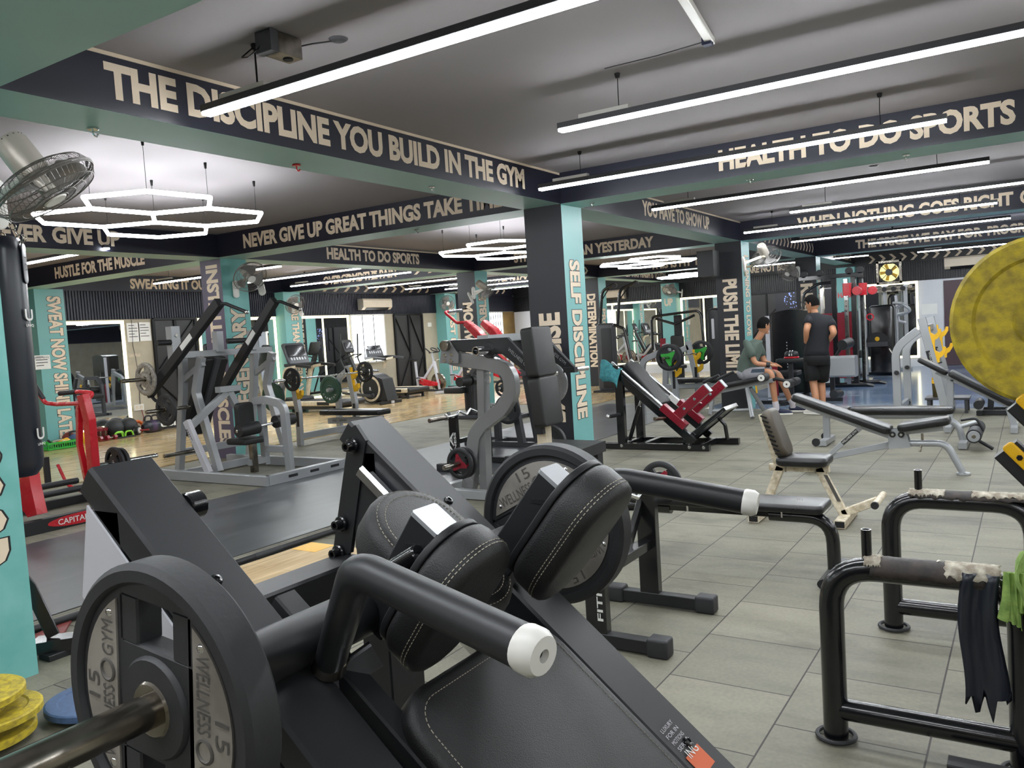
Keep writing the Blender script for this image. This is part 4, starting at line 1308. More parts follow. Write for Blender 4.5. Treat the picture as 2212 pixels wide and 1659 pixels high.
# tube frames with torn padding
def tube_frame(x, ys, label, torn):
    t = thing('bar_stand', label, 'tube frame', (x, ys - 0.28, 0))
    zt, yb = 0.615, ys - 0.56
    mb = MB().tube([(x, ys, 0.01), (x, ys, zt), (x, yb, zt), (x, yb, 0.01)], 0.041, 20, 0.15, n=9)
    build('frame_tube', mb, 'gloss_black', t)
    build('lower_tube', MB().tube([(x, ys, 0.11), (x, yb, 0.11)], 0.037, 16), 'gloss_black', t)
    for y in (ys, yb):
        build('floor_ring', MB().ring((x, y, 0.012), (0, 0, 1), 0.062, 0.008, 28, 8), 'rubber', t)
    build('socket_tube', MB().lathe([(0.0165, 0), (0.0165, 0.105), (0.0125, 0.105), (0.0125, 0.02)], (x, ys - 0.12, zt + 0.03), (0, 0, 1), 16, False), 'gloss_black', t)
    n, L = 26, 0.36
    y1 = ys - 0.135
    r = random.Random(int(x * 10))
    def cover(a0, a1, ya, yb_, rr, jag):
        q = MB()
        def P(i, j):
            f = i / n
            a = math.radians(a0 + (a1 - a0) * j / 8 + (jag * (r.random() - 0.5) if j in (0, 8) else 0))
            k = rr + 0.002 * r.random()
            yy = ya + (yb_ - ya) * f + (0.01 * (r.random() - 0.5) if i in (0, n) else 0)
            return V(x + k * math.sin(a), yy, zt + k * math.cos(a))
        return q.grid(P, n, 8)
    if torn:
        build('torn_vinyl', cover(-105, 95, y1, y1 - L * 0.92, 0.0445, 18), 'torn_vinyl', t, solid=0.003)
        build('foam_patch', cover(-60, 30, y1 + 0.02, y1 - 0.03, 0.0475, 16), 'torn_foam', t, solid=0.003)
        build('foam_patch', cover(-80, 20, y1 - 0.22, y1 - 0.37, 0.0475, 22), 'torn_foam', t, solid=0.003)
    else:
        build('torn_vinyl', cover(-70, 75, y1 + 0.05, y1 - 0.5, 0.0445, 20), 'torn_vinyl', t, solid=0.003)
        build('foam_patch', cover(-55, 15, y1 + 0.05, y1 - 0.09, 0.0475, 24), 'torn_foam', t, solid=0.003)
        build('foam_patch', cover(-50, 12, y1 - 0.2, y1 - 0.5, 0.0475, 24), 'torn_foam', t, solid=0.003)
    for dy in (0.02, -0.2):
        build('bolt', MB().cyl((x, y1 + dy, zt + 0.04), (x, y1 + dy, zt + 0.05), 0.008, seg=6), 'chrome_worn', t)
    return t
tube_frame(2.9, 0.605, 'black bent-tube frame with torn padding at the lower right corner, nearest', True)
tube_frame(4.05, 0.57, 'black bent-tube frame with torn padding, second from the camera at the right', False)
# cloth and rag hanging on the near frame
r = random.Random(3)
def drape(i, j):
    y = 0.20 - 0.1 * j / 10
    f = i / 16
    ragged = 0.05 * math.sin(j * 1.9) * (f > 0.95) + (0.06 if j > 7 and f > 0.95 else 0)
    return V(2.857 - 0.012 * math.sin(j * 0.9 + f * 2), y - 0.012 * f * (j - 5) / 5 + 0.012 * math.sin(f * 5), 0.645 - f * 0.42 + ragged)
one('hanging_vinyl', MB().grid(drape, 16, 10), 'vinyl_bag', 'strip of torn black vinyl hanging from the nearest tube frame', 'cloth', solid=0.004)
mb = MB()
for k in range(9):
    a = r.random()
    y = 0.075 - 0.07 * (k % 5) / 4
    pts = [(2.852, y, 0.66), (2.845 - 0.01 * a, y + 0.012 * (a - 0.5), 0.58), (2.84, y + 0.04 * (a - 0.5), 0.56 - 0.1 * r.random())]
    mb.sweep(fillet(pts, 0.04), [(0.016 * math.cos(q * math.pi / 4), 0.007 * math.sin(q * math.pi / 4)) for q in range(8)])
mb.sweep([(2.9 + 0.05 * math.cos(q), 0.045 + 0.01 * math.sin(3 * q), 0.615 + 0.05 * math.sin(q)) for q in [2 * math.pi * k / 20 for k in range(20)]], [(0.05 * math.cos(q * math.pi / 4), 0.007 * math.sin(q * math.pi / 4)) for q in range(8)], closed=True, up=(0, 1, 0))
for k in range(26):
    y, z = 0.09 - 0.1 * r.random(), 0.5 + 0.15 * r.random()
    mb.tube([(2.845, y, z), (2.835, y + 0.02 * (r.random() - 0.5), z - 0.02 - 0.02 * r.random())], 0.0012, 3)
one('tied_rag', mb, 'rag_green', 'frayed green rag tied round the nearest tube frame', 'rag')
# white utility bench
wb = thing('utility_bench', 'chipped cream steel bench with black seat and backrest', 'bench', (6.05, 1.45, 0))
build('seat_pad', MB().pad((6.05, 1.41, 0.435), (0, 1, 0), (1, 0, 0), 0.36, 0.28, 0.07, 0.05, 0.03), 'leather_shiny', wb)
bk = (V(6.05, 1.70, 0.79) - V(6.05, 1.585, 0.46)).normalized()
pb = build('back_pad', MB().pad((6.05, 1.595, 0.63), bk, (1, 0, 0), 0.37, 0.26, 0.08, 0.08, 0.03), 'leather_brown', wb)
mb = MB()
for k in range(9):
    p = V(6.05, 1.595, 0.63) + bk * (-0.15 + 0.036 * k)
    mb.bar(p + V(-0.132, 0.035, 0.01), p + V(-0.133, -0.01, -0.006), 0.006, 0.012)
build('gathered_edge', mb, 'gloss_black', pb)
F = 'ivory_chipped'
build('back_post', MB().bar((6.05, 1.60, 0.40), (6.05, 1.70, 0.77), 0.045, 0.05), F, wb)
build('seat_rail', MB().bar((6.05, 1.66, 0.375), (6.05, 1.24, 0.375), 0.05, 0.05), F, wb)
build('leg', MB().bar((6.05, 1.58, 0.38), (6.05, 1.72, 0.04), 0.05, 0.06), F, wb)
fl = build('leg', MB().bar((6.05, 1.31, 0.38), (6.05, 1.14, 0.03), 0.05, 0.06), F, wb)
pv = MB().prism([(6.024, 1.275, 0.335), (6.024, 1.25, 0.335), (6.024, 1.165, 0.15), (6.024, 1.19, 0.15)], (-0.002, 0, 0))
build('decal', pv, 'magnet', fl)
for y in (1.73, 1.14):
    build('foot', MB().lathe([(0.0, 0), (0.001, 0)], (6, y, 0.02), (1, 0, 0), 4, False).rbar([(5.82, y, 0.032), (6.28, y, 0.032)], 0.075, 0.055), F, wb)
    build('foot_end', MB().box((5.819, y, 0.032), (0.002, 0.062, 0.042), 0), 'black_paint', wb)
build('footrest_arm', MB().bar((6.05, 1.16, 0.06), (6.05, 0.93, 0.165), 0.05, 0.055), F, wb)
build('footrest', MB().tube([(5.86, 0.92, 0.17), (6.24, 0.92, 0.17)], 0.024, 14), F, wb)
build('footrest_cap', MB().cyl((5.855, 0.92, 0.17), (5.88, 0.92, 0.17), 0.026, seg=14), 'rubber_black', wb)
for y in (1.54, 1.33):
    build('bolt', MB().cyl((6.022, y, 0.4), (6.022, y, 0.345), 0.006, seg=8), 'chrome_worn', wb)
# adjustable bench
ab = thing('adjustable_bench', 'grey adjustable bench with raised black back pad and ladder strut', 'bench', (8.05, 1.25, 0))
G = 'silver_paint'
ub = V(0, 1.964 - 1.123, 0.678 - 0.362).normalized()
build('back_pad', MB().pad((8.05, 1.53, 0.545), ub, (1, 0, 0), 0.92, 0.27, 0.07, 0.06, 0.025, W2=0.22), 'leather_shiny', ab)
build('back_rail', MB().bar(V(8.05, 1.5, 0.48) + ub * 0.46, V(8.05, 1.5, 0.48) - ub * 0.44, 0.05, 0.05), G, ab)
us = V(0, -1, 0.16).normalized()
build('seat_pad', MB().pad((8.05, 0.83, 0.45), us, (1, 0, 0), 0.42, 0.34, 0.07, 0.06, 0.025, W2=0.24), 'leather_shiny', ab)
build('seat_rail', MB().bar(V(8.05, 1.03, 0.37), V(8.05, 0.68, 0.415), 0.05, 0.05), G, ab)
for x in (8.0, 8.1):
    build('pivot_plate', MB().prism([(x, 1.13, 0.4), (x, 0.98, 0.4), (x, 0.94, 0.24), (x, 1.12, 0.22)], (0.006, 0, 0)), G, ab)
for y in (1.085, 1.015):
    build('pivot_bolt', MB().cyl((7.985, y, 0.355), (8.0, y, 0.355), 0.027, seg=18), 'rubber_black', ab)
    build('bolt_cap', MB().cyl((7.982, y, 0.355), (7.985, y, 0.355), 0.012, seg=12), 'chrome', ab)
build('front_leg', MB().tube([(8.05, 1.0, 0.27), (8.05, 0.66, 0.275), (8.05, 0.54, 0.02)], 0.03, 14, 0.12), G, ab)
build('leg_foot', MB().cyl((8.05, 0.535, 0), (8.05, 0.535, 0.02), 0.055, seg=18), G, ab)
build('rear_rail', MB().bar((8.05, 1.05, 0.27), (8.05, 1.72, 0.11), 0.05, 0.055), G, ab)
build('rear_foot', MB().rbar([(7.85, 1.75, 0.07), (8.25, 1.75, 0.07)], 0.07, 0.05), G, ab)
for x in (7.9, 8.2):
    build('wheel', MB().cyl((x - 0.015, 1.8, 0.04), (x + 0.015, 1.8, 0.04), 0.038, seg=18), 'rubber_black', ab)
st = build('ladder_strut', MB().bar((8.02, 1.35, 0.42), (8.02, 1.66, 0.13), 0.02, 0.045), G, ab)
build('strut_label', MB().bar((8.008, 1.385, 0.387), (8.008, 1.52, 0.262), 0.002, 0.038), 'black_paint', st)
text('WELLNESS GYM', st, 'white_paint', V(8.0065, 1.512, 0.258), V(8.0065, 1.385, 0.376), 0.02, (0, 0.6, 0.7), fat=0.0)
build('seat_pin', MB().tube([(8.05, 0.85, 0.36), (8.05, 0.85, 0.3), (8.02, 0.87, 0.2)], 0.011, 8, 0.02), 'chrome_worn', ab)
# flat bench with a foam roller post
rb = thing('roller_bench', 'long flat black bench with a foam leg roller at its right end', 'bench', (9.7, 1.3, 0))
build('pad', MB().pad((9.7, 1.22, 0.385), (0, 1, 0), (1, 0, 0), 1.02, 0.28, 0.07, 0.06, 0.025), 'leather_shiny', rb)
build('pad', MB().pad((9.7, 1.9, 0.385), (0, 1, 0), (1, 0, 0), 0.3, 0.28, 0.07, 0.05, 0.025), 'leather_shiny', rb)
build('frame', MB().tube([(9.7, 2.0, 0.32), (9.7, 0.82, 0.32), (9.7, 0.68, 0.22), (9.7, 0.63, 0.03)], 0.034, 14, 0.14), G, rb)
build('leg', MB().box((9.7, 2.0, 0.17), (0.06, 0.07, 0.3)), G, rb)
for y in (2.0, 0.63):
    build('foot', MB().rbar([(9.45, y, 0.04), (9.95, y, 0.04)], 0.08, 0.06), G, rb)
for x in (9.46, 9.94):
    build('wheel', MB().cyl((x - 0.016, 2.07, 0.05), (x + 0.016, 2.07, 0.05), 0.045, seg=18), 'rubber_black', rb)
build('roller_post', MB().tube([(9.7, 0.68, 0.2), (9.72, 0.5, 0.26)], 0.022, 10), G, rb)
for x0, x1 in ((9.32, 9.62), (9.82, 10.1)):
    build('foam_roller', MB().cyl((x0, 0.52, 0.16), (x1, 0.52, 0.16), 0.07, seg=24), 'rubber', rb)
build('roller_axle', MB().cyl((9.3, 0.52, 0.16), (10.12, 0.52, 0.16), 0.02), 'chrome_worn', rb)
build('roller_cap', MB().cyl((9.305, 0.52, 0.16), (9.32, 0.52, 0.16), 0.055, seg=24), 'silver_paint', rb)
build('hand_grip', MB().tube([(9.5, 0.64, 0.3), (9.45, 0.5, 0.33), (9.45, 0.44, 0.2)], 0.013, 10, 0.05), 'rubber_black', rb)
build('hand_grip', MB().tube([(9.5, 0.5, 0.1), (9.5, 0.36, 0.01)], 0.017, 10), 'rubber_black', rb)
# bench-press rack with yellow hooks
hr_ = thing('press_rack', 'grey bench-press rack with four yellow hooks, standing empty', 'rack', (12.75, 1.35, 0))
for x in (12.2, 13.3):
    build('rear_leg', MB().rbar([(x, 1.575, 0.02), (x, 1.585, 0.95), (x, 1.3, 1.18)], 0.075, 0.1, fil=0.3), G, hr_)
    f = build('front_post', MB().rbar([(x, 1.255, 1.34), (x, 1.02, 0.22), (x, 1.01, 0.02)], 0.075, 0.1, fil=0.1), G, hr_)
    build('post_plate', MB().bar((x - 0.039, 1.19, 0.9), (x - 0.039, 1.135, 0.66), 0.003, 0.05), 'black_paint', f)
    text('WELLNESS', f, 'white_paint', V(x - 0.042, 1.18, 0.88), V(x - 0.042, 1.14, 0.68), 0.022, (0, -1, 0.2), fat=0.0)
    for z in (1.1, 0.86):
        y = 1.255 - (1.34 - z) * 0.21 - 0.05
        hk = [(y + 0.02, z + 0.12), (y, z + 0.12), (y - 0.005, z + 0.04), (y - 0.05, z + 0.01), (y - 0.085, z + 0.035), (y - 0.1, z + 0.085), (y - 0.13, z + 0.085), (y - 0.13, z + 0.03), (y - 0.09, z - 0.04), (y - 0.055, z - 0.06), (y - 0.05, z - 0.12), (y - 0.01, z - 0.12)]
        build('bar_hook', MB().prism([(x - 0.03, a, b) for a, b in hk], (0.06, 0, 0)), 'yellow_plastic', hr_)
    for z in (0.62, 0.1):
        build('storage_peg', MB().cyl((x - 0.04, 1.58, z), (x - 0.13, 1.56, z), 0.03, seg=16), 'rubber_black', hr_)
build('cross_tube', MB().box((12.75, 1.58, 0.12), (1.0, 0.06, 0.08)), G, hr_)
build('cross_tube', MB().box((12.75, 1.24, 1.2), (1.0, 0.05, 0.08)), G, hr_)
# low grey step with a shaker bottle behind the rack
st = thing('step_platform', 'low grey steel step behind the bench-press rack', 'platform', (12.9, 1.0, 0))
build('top', MB().box((12.9, 1.02, 0.2), (0.42, 0.55, 0.03)), 'dark_grey', st)
for dx in (-0.17, 0.17):
    for dy in (-0.23, 0.23):
        build('leg', MB().box((12.9 + dx, 1.02 + dy, 0.092), (0.04, 0.04, 0.184)), 'dark_grey', st)
sb = thing('shaker_bottle', 'smoky shaker bottle with a bright yellow lid on the grey step', 'bottle', (12.85, 1.17, 0.215))
build('body', MB().lathe([(0.034, 0), (0.037, 0.006), (0.046, 0.19), (0.044, 0.19)], (12.85, 1.17, 0.215), (0, 0, 1), 20), 'smoke_glass', sb)
build('lid', MB().lathe([(0.049, 0.19), (0.05, 0.225), (0.04, 0.24), (0.0, 0.242)], (12.85, 1.17, 0.215), (0, 0, 1), 20), 'yellow_plastic', sb)
build('spout_cap', MB().box((12.85, 1.2, 0.47), (0.03, 0.03, 0.035)), 'yellow_plastic', sb)
# incline bench at the right
ib = thing('incline_bench', 'black incline bench sloping down behind the big yellow plate', 'bench', (11.0, 0.7, 0))
ui = V(0, 1.15 - 0.85, 0.84 - 0.66).normalized()
build('head_pad', MB().pad((11, 1.02, 0.77), ui, (1, 0, 0), 0.36, 0.25, 0.06, 0.05, 0.02), 'leather_shiny', ib)
build('back_pad', MB().pad((11, 0.53, 0.5), ui, (1, 0, 0), 0.74, 0.28, 0.07, 0.05, 0.02), 'leather_shiny', ib)
build('spine', MB().bar(V(11, 0.99, 0.7), V(11, 0.2, 0.26), 0.06, 0.05), G, ib)
build('leg', MB().bar((11, 0.84, 0.6), (11, 0.86, 0.04), 0.06, 0.07), G, ib)
build('leg', MB().bar((11, 0.25, 0.26), (11, 0.2, 0.04), 0.06, 0.07), G, ib)
for y in (0.86, 0.2):
    build('foot', MB().rbar([(10.7, y, 0.035), (11.3, y, 0.035)], 0.07, 0.06), G, ib)
# seated machine behind it
sm = thing('seated_machine', 'tall black padded machine between the hook rack and the yellow plate', 'machine', (12.6, 0.1, 0))
build('back_pad', MB().pad((12.4, 0.589, 0.801), V(0, 0.12, 1), (1, 0, 0), 0.95, 0.3, 0.09, 0.06, 0.03), 'leather', sm)
build('seat_pad', MB().pad((12.4, 0.25, 0.5), (0, 1, 0), (1, 0, 0), 0.4, 0.34, 0.08, 0.06, 0.03), 'leather', sm)
build('frame', MB().rbar([(12.65, 0.5, 0.04), (12.65, 0.45, 1.0), (12.65, 0.1, 1.2)], 0.07, 0.07, fil=0.1), 'matt_black', sm)
build('seat_post', MB().bar((12.5, 0.25, 0.46), (12.5, 0.25, 0.04), 0.07, 0.07), 'matt_black', sm)
build('base', MB().rbar([(12.4, 0.62, 0.035), (12.9, 0.62, 0.035), (12.9, -0.3, 0.035), (12.4, -0.3, 0.035)], 0.07, 0.06), 'matt_black', sm)
build('base', MB().box((12.5, 0.16, 0.035), (0.07, 0.86, 0.06)), 'matt_black', sm)
build('ankle_roller', MB().cyl((12.25, 0.62, 0.16), (12.6, 0.62, 0.16), 0.06, seg=20), 'rubber_black', sm)
# plate tree with the big yellow plate at the right edge
pt = thing('plate_tree', 'black plate rack with yellow-capped arms cut by the right edge', 'rack', (2.75, -0.1, 0))
build('post', MB().rbar([(2.78, -0.14, 0.02), (2.78, -0.12, 1.75)], 0.08, 0.08), 'matt_black', pt)
build('foot', MB().rbar([(2.78, 0.25, 0.035), (2.78, -0.5, 0.035)], 0.07, 0.06), 'matt_black', pt)
build('foot', MB().rbar([(2.5, -0.14, 0.035), (3.05, -0.14, 0.035)], 0.07, 0.06), 'matt_black', pt)
for a, b in (((2.55, 0.036, 1.216), (2.55, -0.055, 1.113)), ((2.55, 0.068, 1.088), (2.55, -0.032, 0.975))):
    a, b = V(a), V(b)
    build('arm', MB().rbar([a, b, (2.75, -0.13, b.z - 0.04)], 0.06, 0.07, fil=0.03), 'matt_black', pt)
    d = (b - a).normalized()
    s = V(1, 0, 0)
    n = d.cross(s).normalized()
    if n.z < 0:
        n = -n
    q = build('arm_cap', MB().pad(a + d * 0.05 - V(0.034, 0, 0) + n * 0.012, d, n, 0.12, 0.032, 0.012, 0.01, 0.004), 'yellow_plastic', pt)
    build('cap_bolt', MB().cyl(a + d * 0.035 + n * 0.012 - V(0.04, 0, 0), a + d * 0.035 + n * 0.012 - V(0.046, 0, 0), 0.008, seg=6), 'dark_iron', q)
build('storage_peg', MB().cyl((2.74, -0.03, 1.428), (2.5, -0.03, 1.428), 0.024, seg=18), 'chrome_worn', pt)
build('peg_bracket', MB().box((2.76, -0.08, 1.428), (0.06, 0.14, 0.08)), 'matt_black', pt)
plate('ydisc', (2.585, -0.03, 1.428), (1, 0, 0), 0.225, 'large yellow rubber plate filling the right edge', 0.3)
# ---------------------------------------------------------------- middle of the hall
# 45 degree leg press
lp = thing('leg_press', 'black leg press with crimson sled between the SELF DISCIPLINE and PUSH THE LIMIT pillars', 'leg press', (9.22, 3.7, 0))
K, CR = 'gloss_black', 'crimson'
for x in (8.95, 9.5):
    build('base_runner', MB().rbar([(x, 4.42, 0.04), (x, 2.95 if x > 9.2 else 3.12, 0.04)], 0.07, 0.07), K, lp)
    build('post', MB().rbar([(x, 4.2, 0.07), (x, 4.2, 0.96)], 0.07, 0.1), K, lp)
    a, b = V(x, 4.32, 0.98), V(x, 3.3, 0.1)
    build('rail', MB().rbar([a, b], 0.06, 0.09), K, lp)
    d = (b - a).normalized()
    n = V(0, d.z, -d.y) if -d.y > 0 else V(0, -d.z, d.y)
    build('guide_rod', MB().cyl(a + n * 0.075 - d * 0.02, a + n * 0.075 + d * 0.85, 0.02, seg=12), 'chrome', lp)
    s0 = a + n * 0.075 + d * 0.8
    build('sled_sleeve', MB().rbar([s0, s0 + d * 0.36], 0.1, 0.085), CR, lp)
    s1 = s0 + d * 0.2
    build('sled_arm', MB().rbar([s1, s1 + V(0, -0.4, 0.34)], 0.09, 0.11), CR, lp)
    e = s1 + V(0, -0.4, 0.34)
    build('arm_end', MB().rbar([e, e + V(0, -0.008, 0.007)], 0.092, 0.112), 'silver_paint', lp)
    for k in (0.14, 0.28):
        q = s1 + V(-0.047, -0.4 * k * 2.3, 0.34 * k * 2.3)
        build('bolt', MB().cyl(q, q - V(0.008, 0, 0), 0.017, seg=10), 'chrome', lp)
    build('hand_grip', MB().cyl(e + V(0, 0.05, 0.06), e + V(0, -0.14, 0.14), 0.018, seg=12), 'rubber_black', lp)
build('top_beam', MB().box((9.22, 4.24, 0.98), (0.6, 0.08, 0.06)), K, lp)
for y in (4.2, 3.95, 3.25):
    build('cross_bar', MB().box((9.22, y, 0.045), (0.5, 0.06, 0.06)), K, lp)
ul = V(0, 4.17 - 3.76, 0.99 - 0.5).normalized()
build('back_pad', MB().pad(V(9.22, 3.97, 0.76), ul, (1, 0, 0), 0.66, 0.36, 0.09, 0.04, 0.02), 'leather', lp)
build('warning_label', MB().prism([(9.465, 3.756, 0.619), (9.465, 3.608, 0.486), (9.465, 3.646, 0.424), (9.465, 3.807, 0.562)], (0.002, 0, 0)), 'paper', lp)
fp = build('foot_plate', MB().prism([(9.0, 3.42, 0.1), (9.0, 2.96, 0.45), (9.0, 2.98, 0.48), (9.0, 3.45, 0.13)], (0.46, 0, 0)), 'dark_grey', lp)
build('plate_frame', MB().rbar([(9.02, 3.46, 0.08), (9.02, 2.96, 0.47), (9.44, 2.96, 0.47), (9.44, 3.46, 0.08)], 0.04, 0.05, up=(0, 0.6, 0.8)), K, lp)
build('plate_strut', MB().tube([(9.22, 3.1, 0.36), (9.22, 3.02, 0.27), (9.22, 3.0, 0.1)], 0.022, 10, 0.08), K, lp)
build('gas_strut', MB().cyl((9.15, 4.05, 0.5), (9.15, 4.2, 0.08), 0.025, seg=12), K, lp)
build('gas_rod', MB().cyl((9.15, 4.05, 0.5), (9.15, 4.0, 0.62), 0.014, seg=10), 'chrome', lp)
for x, s in ((8.95, -1),):
    build('weight_peg', MB().cyl((x, 4.2, 0.42), (x - 0.24, 4.26, 0.42), 0.023, seg=14), 'rubber_black', lp)
    build('peg_end', MB().ball((x - 0.24, 4.26, 0.42), 0.027, 12, 6), 'chrome', lp)
    q = s0 + d * 0.2
    build('weight_peg', MB().cyl((8.9, 3.62, 0.38), (8.68, 3.66, 0.4), 0.023, seg=14), 'chrome_worn', lp)
for x, y in ((8.91, 4.2), (8.91, 3.35), (8.91, 3.18)):
    build('bolt', MB().cyl((x + 0.006, y, 0.045), (x - 0.004, y, 0.045), 0.02, seg=10), 'chrome', lp)
r = random.Random(5)
def towel(i, j):
    a, t = i / 14, j / 12
    s = (t - 0.5) * 2
    fold = 0.025 * math.sin(a * 9 + s * 2)
    return V(8.94 + s * 0.13, 4.42 - 0.26 * a + fold * abs(s), 1.085 - 0.12 * a - 0.20 * abs(s) ** 1.5 + 0.02 * math.sin(a * 7 + s * 3))
one('towel', MB().grid(towel, 14, 12), 'towel_teal', 'teal towel draped over the top corner of the leg press', 'towel', solid=0.012)
# grey squat press with the curved frame
sp = thing('squat_press', 'grey curved-frame squat press with tall black back pads before the SELF DISCIPLINE pillar', 'squat machine', (6.4, 3.8, 0))
GP = 'grey_paint'
S = [(6.17, 4.679, 1.319), (6.17, 4.558, 1.271), (6.17, 4.17, 1.215), (6.17, 3.964, 1.146), (6.17, 3.955, 0.937), (6.17, 4.075, 0.791), (6.17, 4.289, 0.662), (6.17, 4.387, 0.553), (6.17, 4.436, 0.334), (6.17, 4.5, 0.05)]
build('curved_frame', MB().rbar(S, 0.13, 0.085, up=(1, 0, 0), fil=0.16, n=5), GP, sp)
build('post', MB().rbar([(6.2, 4.28, 1.2), (6.2, 4.33, 0.05)], 0.1, 0.08), GP, sp)
build('pivot_plate', MB().prism([(6.1, 4.66, 1.431), (6.1, 4.572, 1.448), (6.1, 4.476, 1.316), (6.1, 4.483, 1.23), (6.1, 4.698, 1.237)], (0.012, 0, 0)), GP, sp)
for u in ((6.1, 4.632, 1.309), (6.1, 4.551, 1.314), (6.1, 4.636, 1.261), (6.1, 4.561, 1.258)):
    build('bolt', MB().cyl(V(u), V(u) - V(0.012, 0, 0), 0.02, seg=10), 'chrome', sp)
u = V((6.08, 4.604, 1.399))
build('pivot_hub', MB().cyl(u + V(0.8, 0, 0), u - V(0.03, 0, 0), 0.05, seg=20), 'chrome_worn', sp)
for x in (6.13, 6.78):
    dx = x - 6.13
    pts = [V(x, 4.64, 1.4), V(x, 3.97, 1.37), V(x, 3.66, 1.1)]
    mb = MB().sweep(pts, rect(0.06, 0.15, 0.01), up=(0, 0, 1), scales=[0.62, 1.0, 0.55])
    a = build('lever_arm', mb, 'matt_black', sp)
    text('WELLNESS GYM', a, 'silver_paint', V(x - 0.033, 3.93, 1.33), V(x - 0.033, 3.72, 1.15), 0.03, (0, -0.6, 0.8), fat=0.0)
    build('loading_horn', MB().lathe([(0.04, 0), (0.04, 0.2), (0.03, 0.2), (0.03, 0.03)], (x - 0.03 if dx == 0 else x + 0.03, 4.14, 1.34), (-1 if dx == 0 else 1, 0, 0), 18), 'chrome', sp)
    build('horn_flange', MB().cyl((x - 0.03, 4.14, 1.34), (x + 0.03, 4.14, 1.34), 0.075, seg=20), 'matt_black', sp)
    build('hand_grip', MB().cyl((x, 3.66, 1.1), (x + (0.24 if dx == 0 else 0.2), 3.6, 1.1), 0.022, seg=12), 'chrome', sp)
    build('grip_bracket', MB().box((x, 3.68, 1.1), (0.07, 0.12, 0.05)), 'rubber_black', sp)
build('cross_tube', MB().box((6.46, 4.2, 1.44), (0.7, 0.12, 0.07)), 'silver_paint', sp)
up2 = V(0, -0.1, 1.0).normalized()
pu = (V(5.87, 3.5, 1.52) - V(5.87, 3.42, 0.69)).normalized()
pc_ = V(5.87, 3.46, 1.105)
build('back_pad', MB().pad(pc_ + pu * 0.205, pu, (1, 0, 0), 0.415, 0.32, 0.12, 0.035, 0.015), 'leather', sp)
build('back_pad', MB().pad(pc_ - pu * 0.21, pu, (1, 0, 0), 0.41, 0.32, 0.12, 0.035, 0.015), 'leather', sp)
build('pad_spine', MB().bar((5.87, 3.57, 1.45), (5.87, 3.5, 0.62), 0.08, 0.08), 'matt_black', sp)
build('pad_post', MB().bar((5.92, 3.5, 0.74), (5.95, 3.52, 0.05), 0.1, 0.09), 'ivory', sp)
build('seat_board', MB().prism([(6.374, 3.761, 0.5), (6.338, 3.137, 0.5), (5.868, 3.118, 0.5), (5.887, 3.652, 0.5)], (0, 0, -0.09)), 'matt_black', sp)
build('seat_post', MB().box((6.25, 3.2, 0.22), (0.1, 0.1, 0.4)), 'matt_black', sp)
for x in (5.95, 6.6):
    build('base_runner', MB().rbar([(x, 4.75, 0.045), (x, 2.95, 0.045)], 0.08, 0.08), 'silver_paint', sp)
for y in (4.72, 3.5):
    build('base_cross', MB().box((6.27, y, 0.045), (0.62, 0.08, 0.08)), 'silver_paint', sp)
build('storage_peg', MB().cyl((6.05, 4.36, 0.34), (5.62, 4.36, 0.34), 0.023, seg=14), 'chrome_worn', sp)
plate('red', (5.86, 4.36, 0.34), (1, 0, 0), 0.142, 'outer black plate with red centre on the low peg of the grey squat press', 2.4, 1.3, 'plates on the squat press peg')
plate('plain', (5.92, 4.36, 0.34), (1, 0, 0), 0.142, 'inner black plate behind the red-centred plate on the grey squat press', 0.4, 1.3, 'plates on the squat press peg')
plate('sdisc', (6.85, 3.968, 0.971), (1, 0, 0), 0.21, 'smooth grey plate showing right of the tall black back pads')
plate('kdisc', (6.85, 3.981, 0.396), (1, 0, 0), 0.17, 'black plate low behind the seat of the grey squat press')
# EZ bar rack with lettering (a twin of the near one)
tw = dup(er, Matrix.Translation((3.8 + 3.62, 3.62 + 1.72, 0)), 'black bar rack lettered IVA FITNESS behind the grey squat press')
text('IVA', tw.children[0], 'white_paint', (3.294, 1.727, 0.12), (3.294, 1.727, 0.44), 0.052, (0, 1, 0), fat=0.02)
dup(t_ez if 't_ez' in globals() else bpy.data.objects['curl_bar'], Matrix.Translation((3.8 + 3.6, 3.62 + 1.73, 0.6)), 'cambered chrome curl bar lying on the rack lettered IVA FITNESS')
# red-armed machine
def lever_arms(p, d, up, L, w, h):
    p, d, up = V(p), V(d).normalized(), V(up)
    return MB().sweep([p, p + d * L], rect(w, h, 0.01), up=up)
ra = thing('row_machine', 'machine with two bright red angled arms behind the grey squat press', 'machine', (9.0, 6.0, 0))
for x in (8.9, 9.3):
    a = build('lever_arm', MB().sweep([(x, 6.36, 1.65), (x, 6.2, 1.52), (x, 6.0, 1.3)], rect(0.1, 0.13, 0.012), up=(1, 0, 0), scales=[0.8, 1.1, 0.9]), 'red_paint', ra)
    build('lower_arm', MB().rbar([(x, 5.95, 1.22), (x, 5.6, 0.92)], 0.07, 0.1), 'red_paint', ra)
    build('frame_arm', MB().rbar([(x, 6.0, 1.26), (x, 5.75, 1.05), (x, 5.6, 0.05)], 0.08, 0.09), 'dark_grey', ra)
    build('base_runner', MB().rbar([(x, 6.5, 0.035), (x, 5.1, 0.035)], 0.07, 0.06), 'dark_grey', ra)
build('hand_tube', MB().tube([(8.9, 6.36, 1.66), (8.9, 6.52, 1.66), (8.9, 6.72, 1.82), (9.3, 6.72, 1.84)], 0.02, 10, 0.06), 'red_paint', ra)
build('hand_grip', MB().cyl((8.98, 6.72, 1.825), (9.3, 6.72, 1.84), 0.022), 'chrome', ra)
build('cross_beam', MB().box((9.1, 5.7, 0.95), (0.5, 0.09, 0.09)), 'dark_grey', ra)
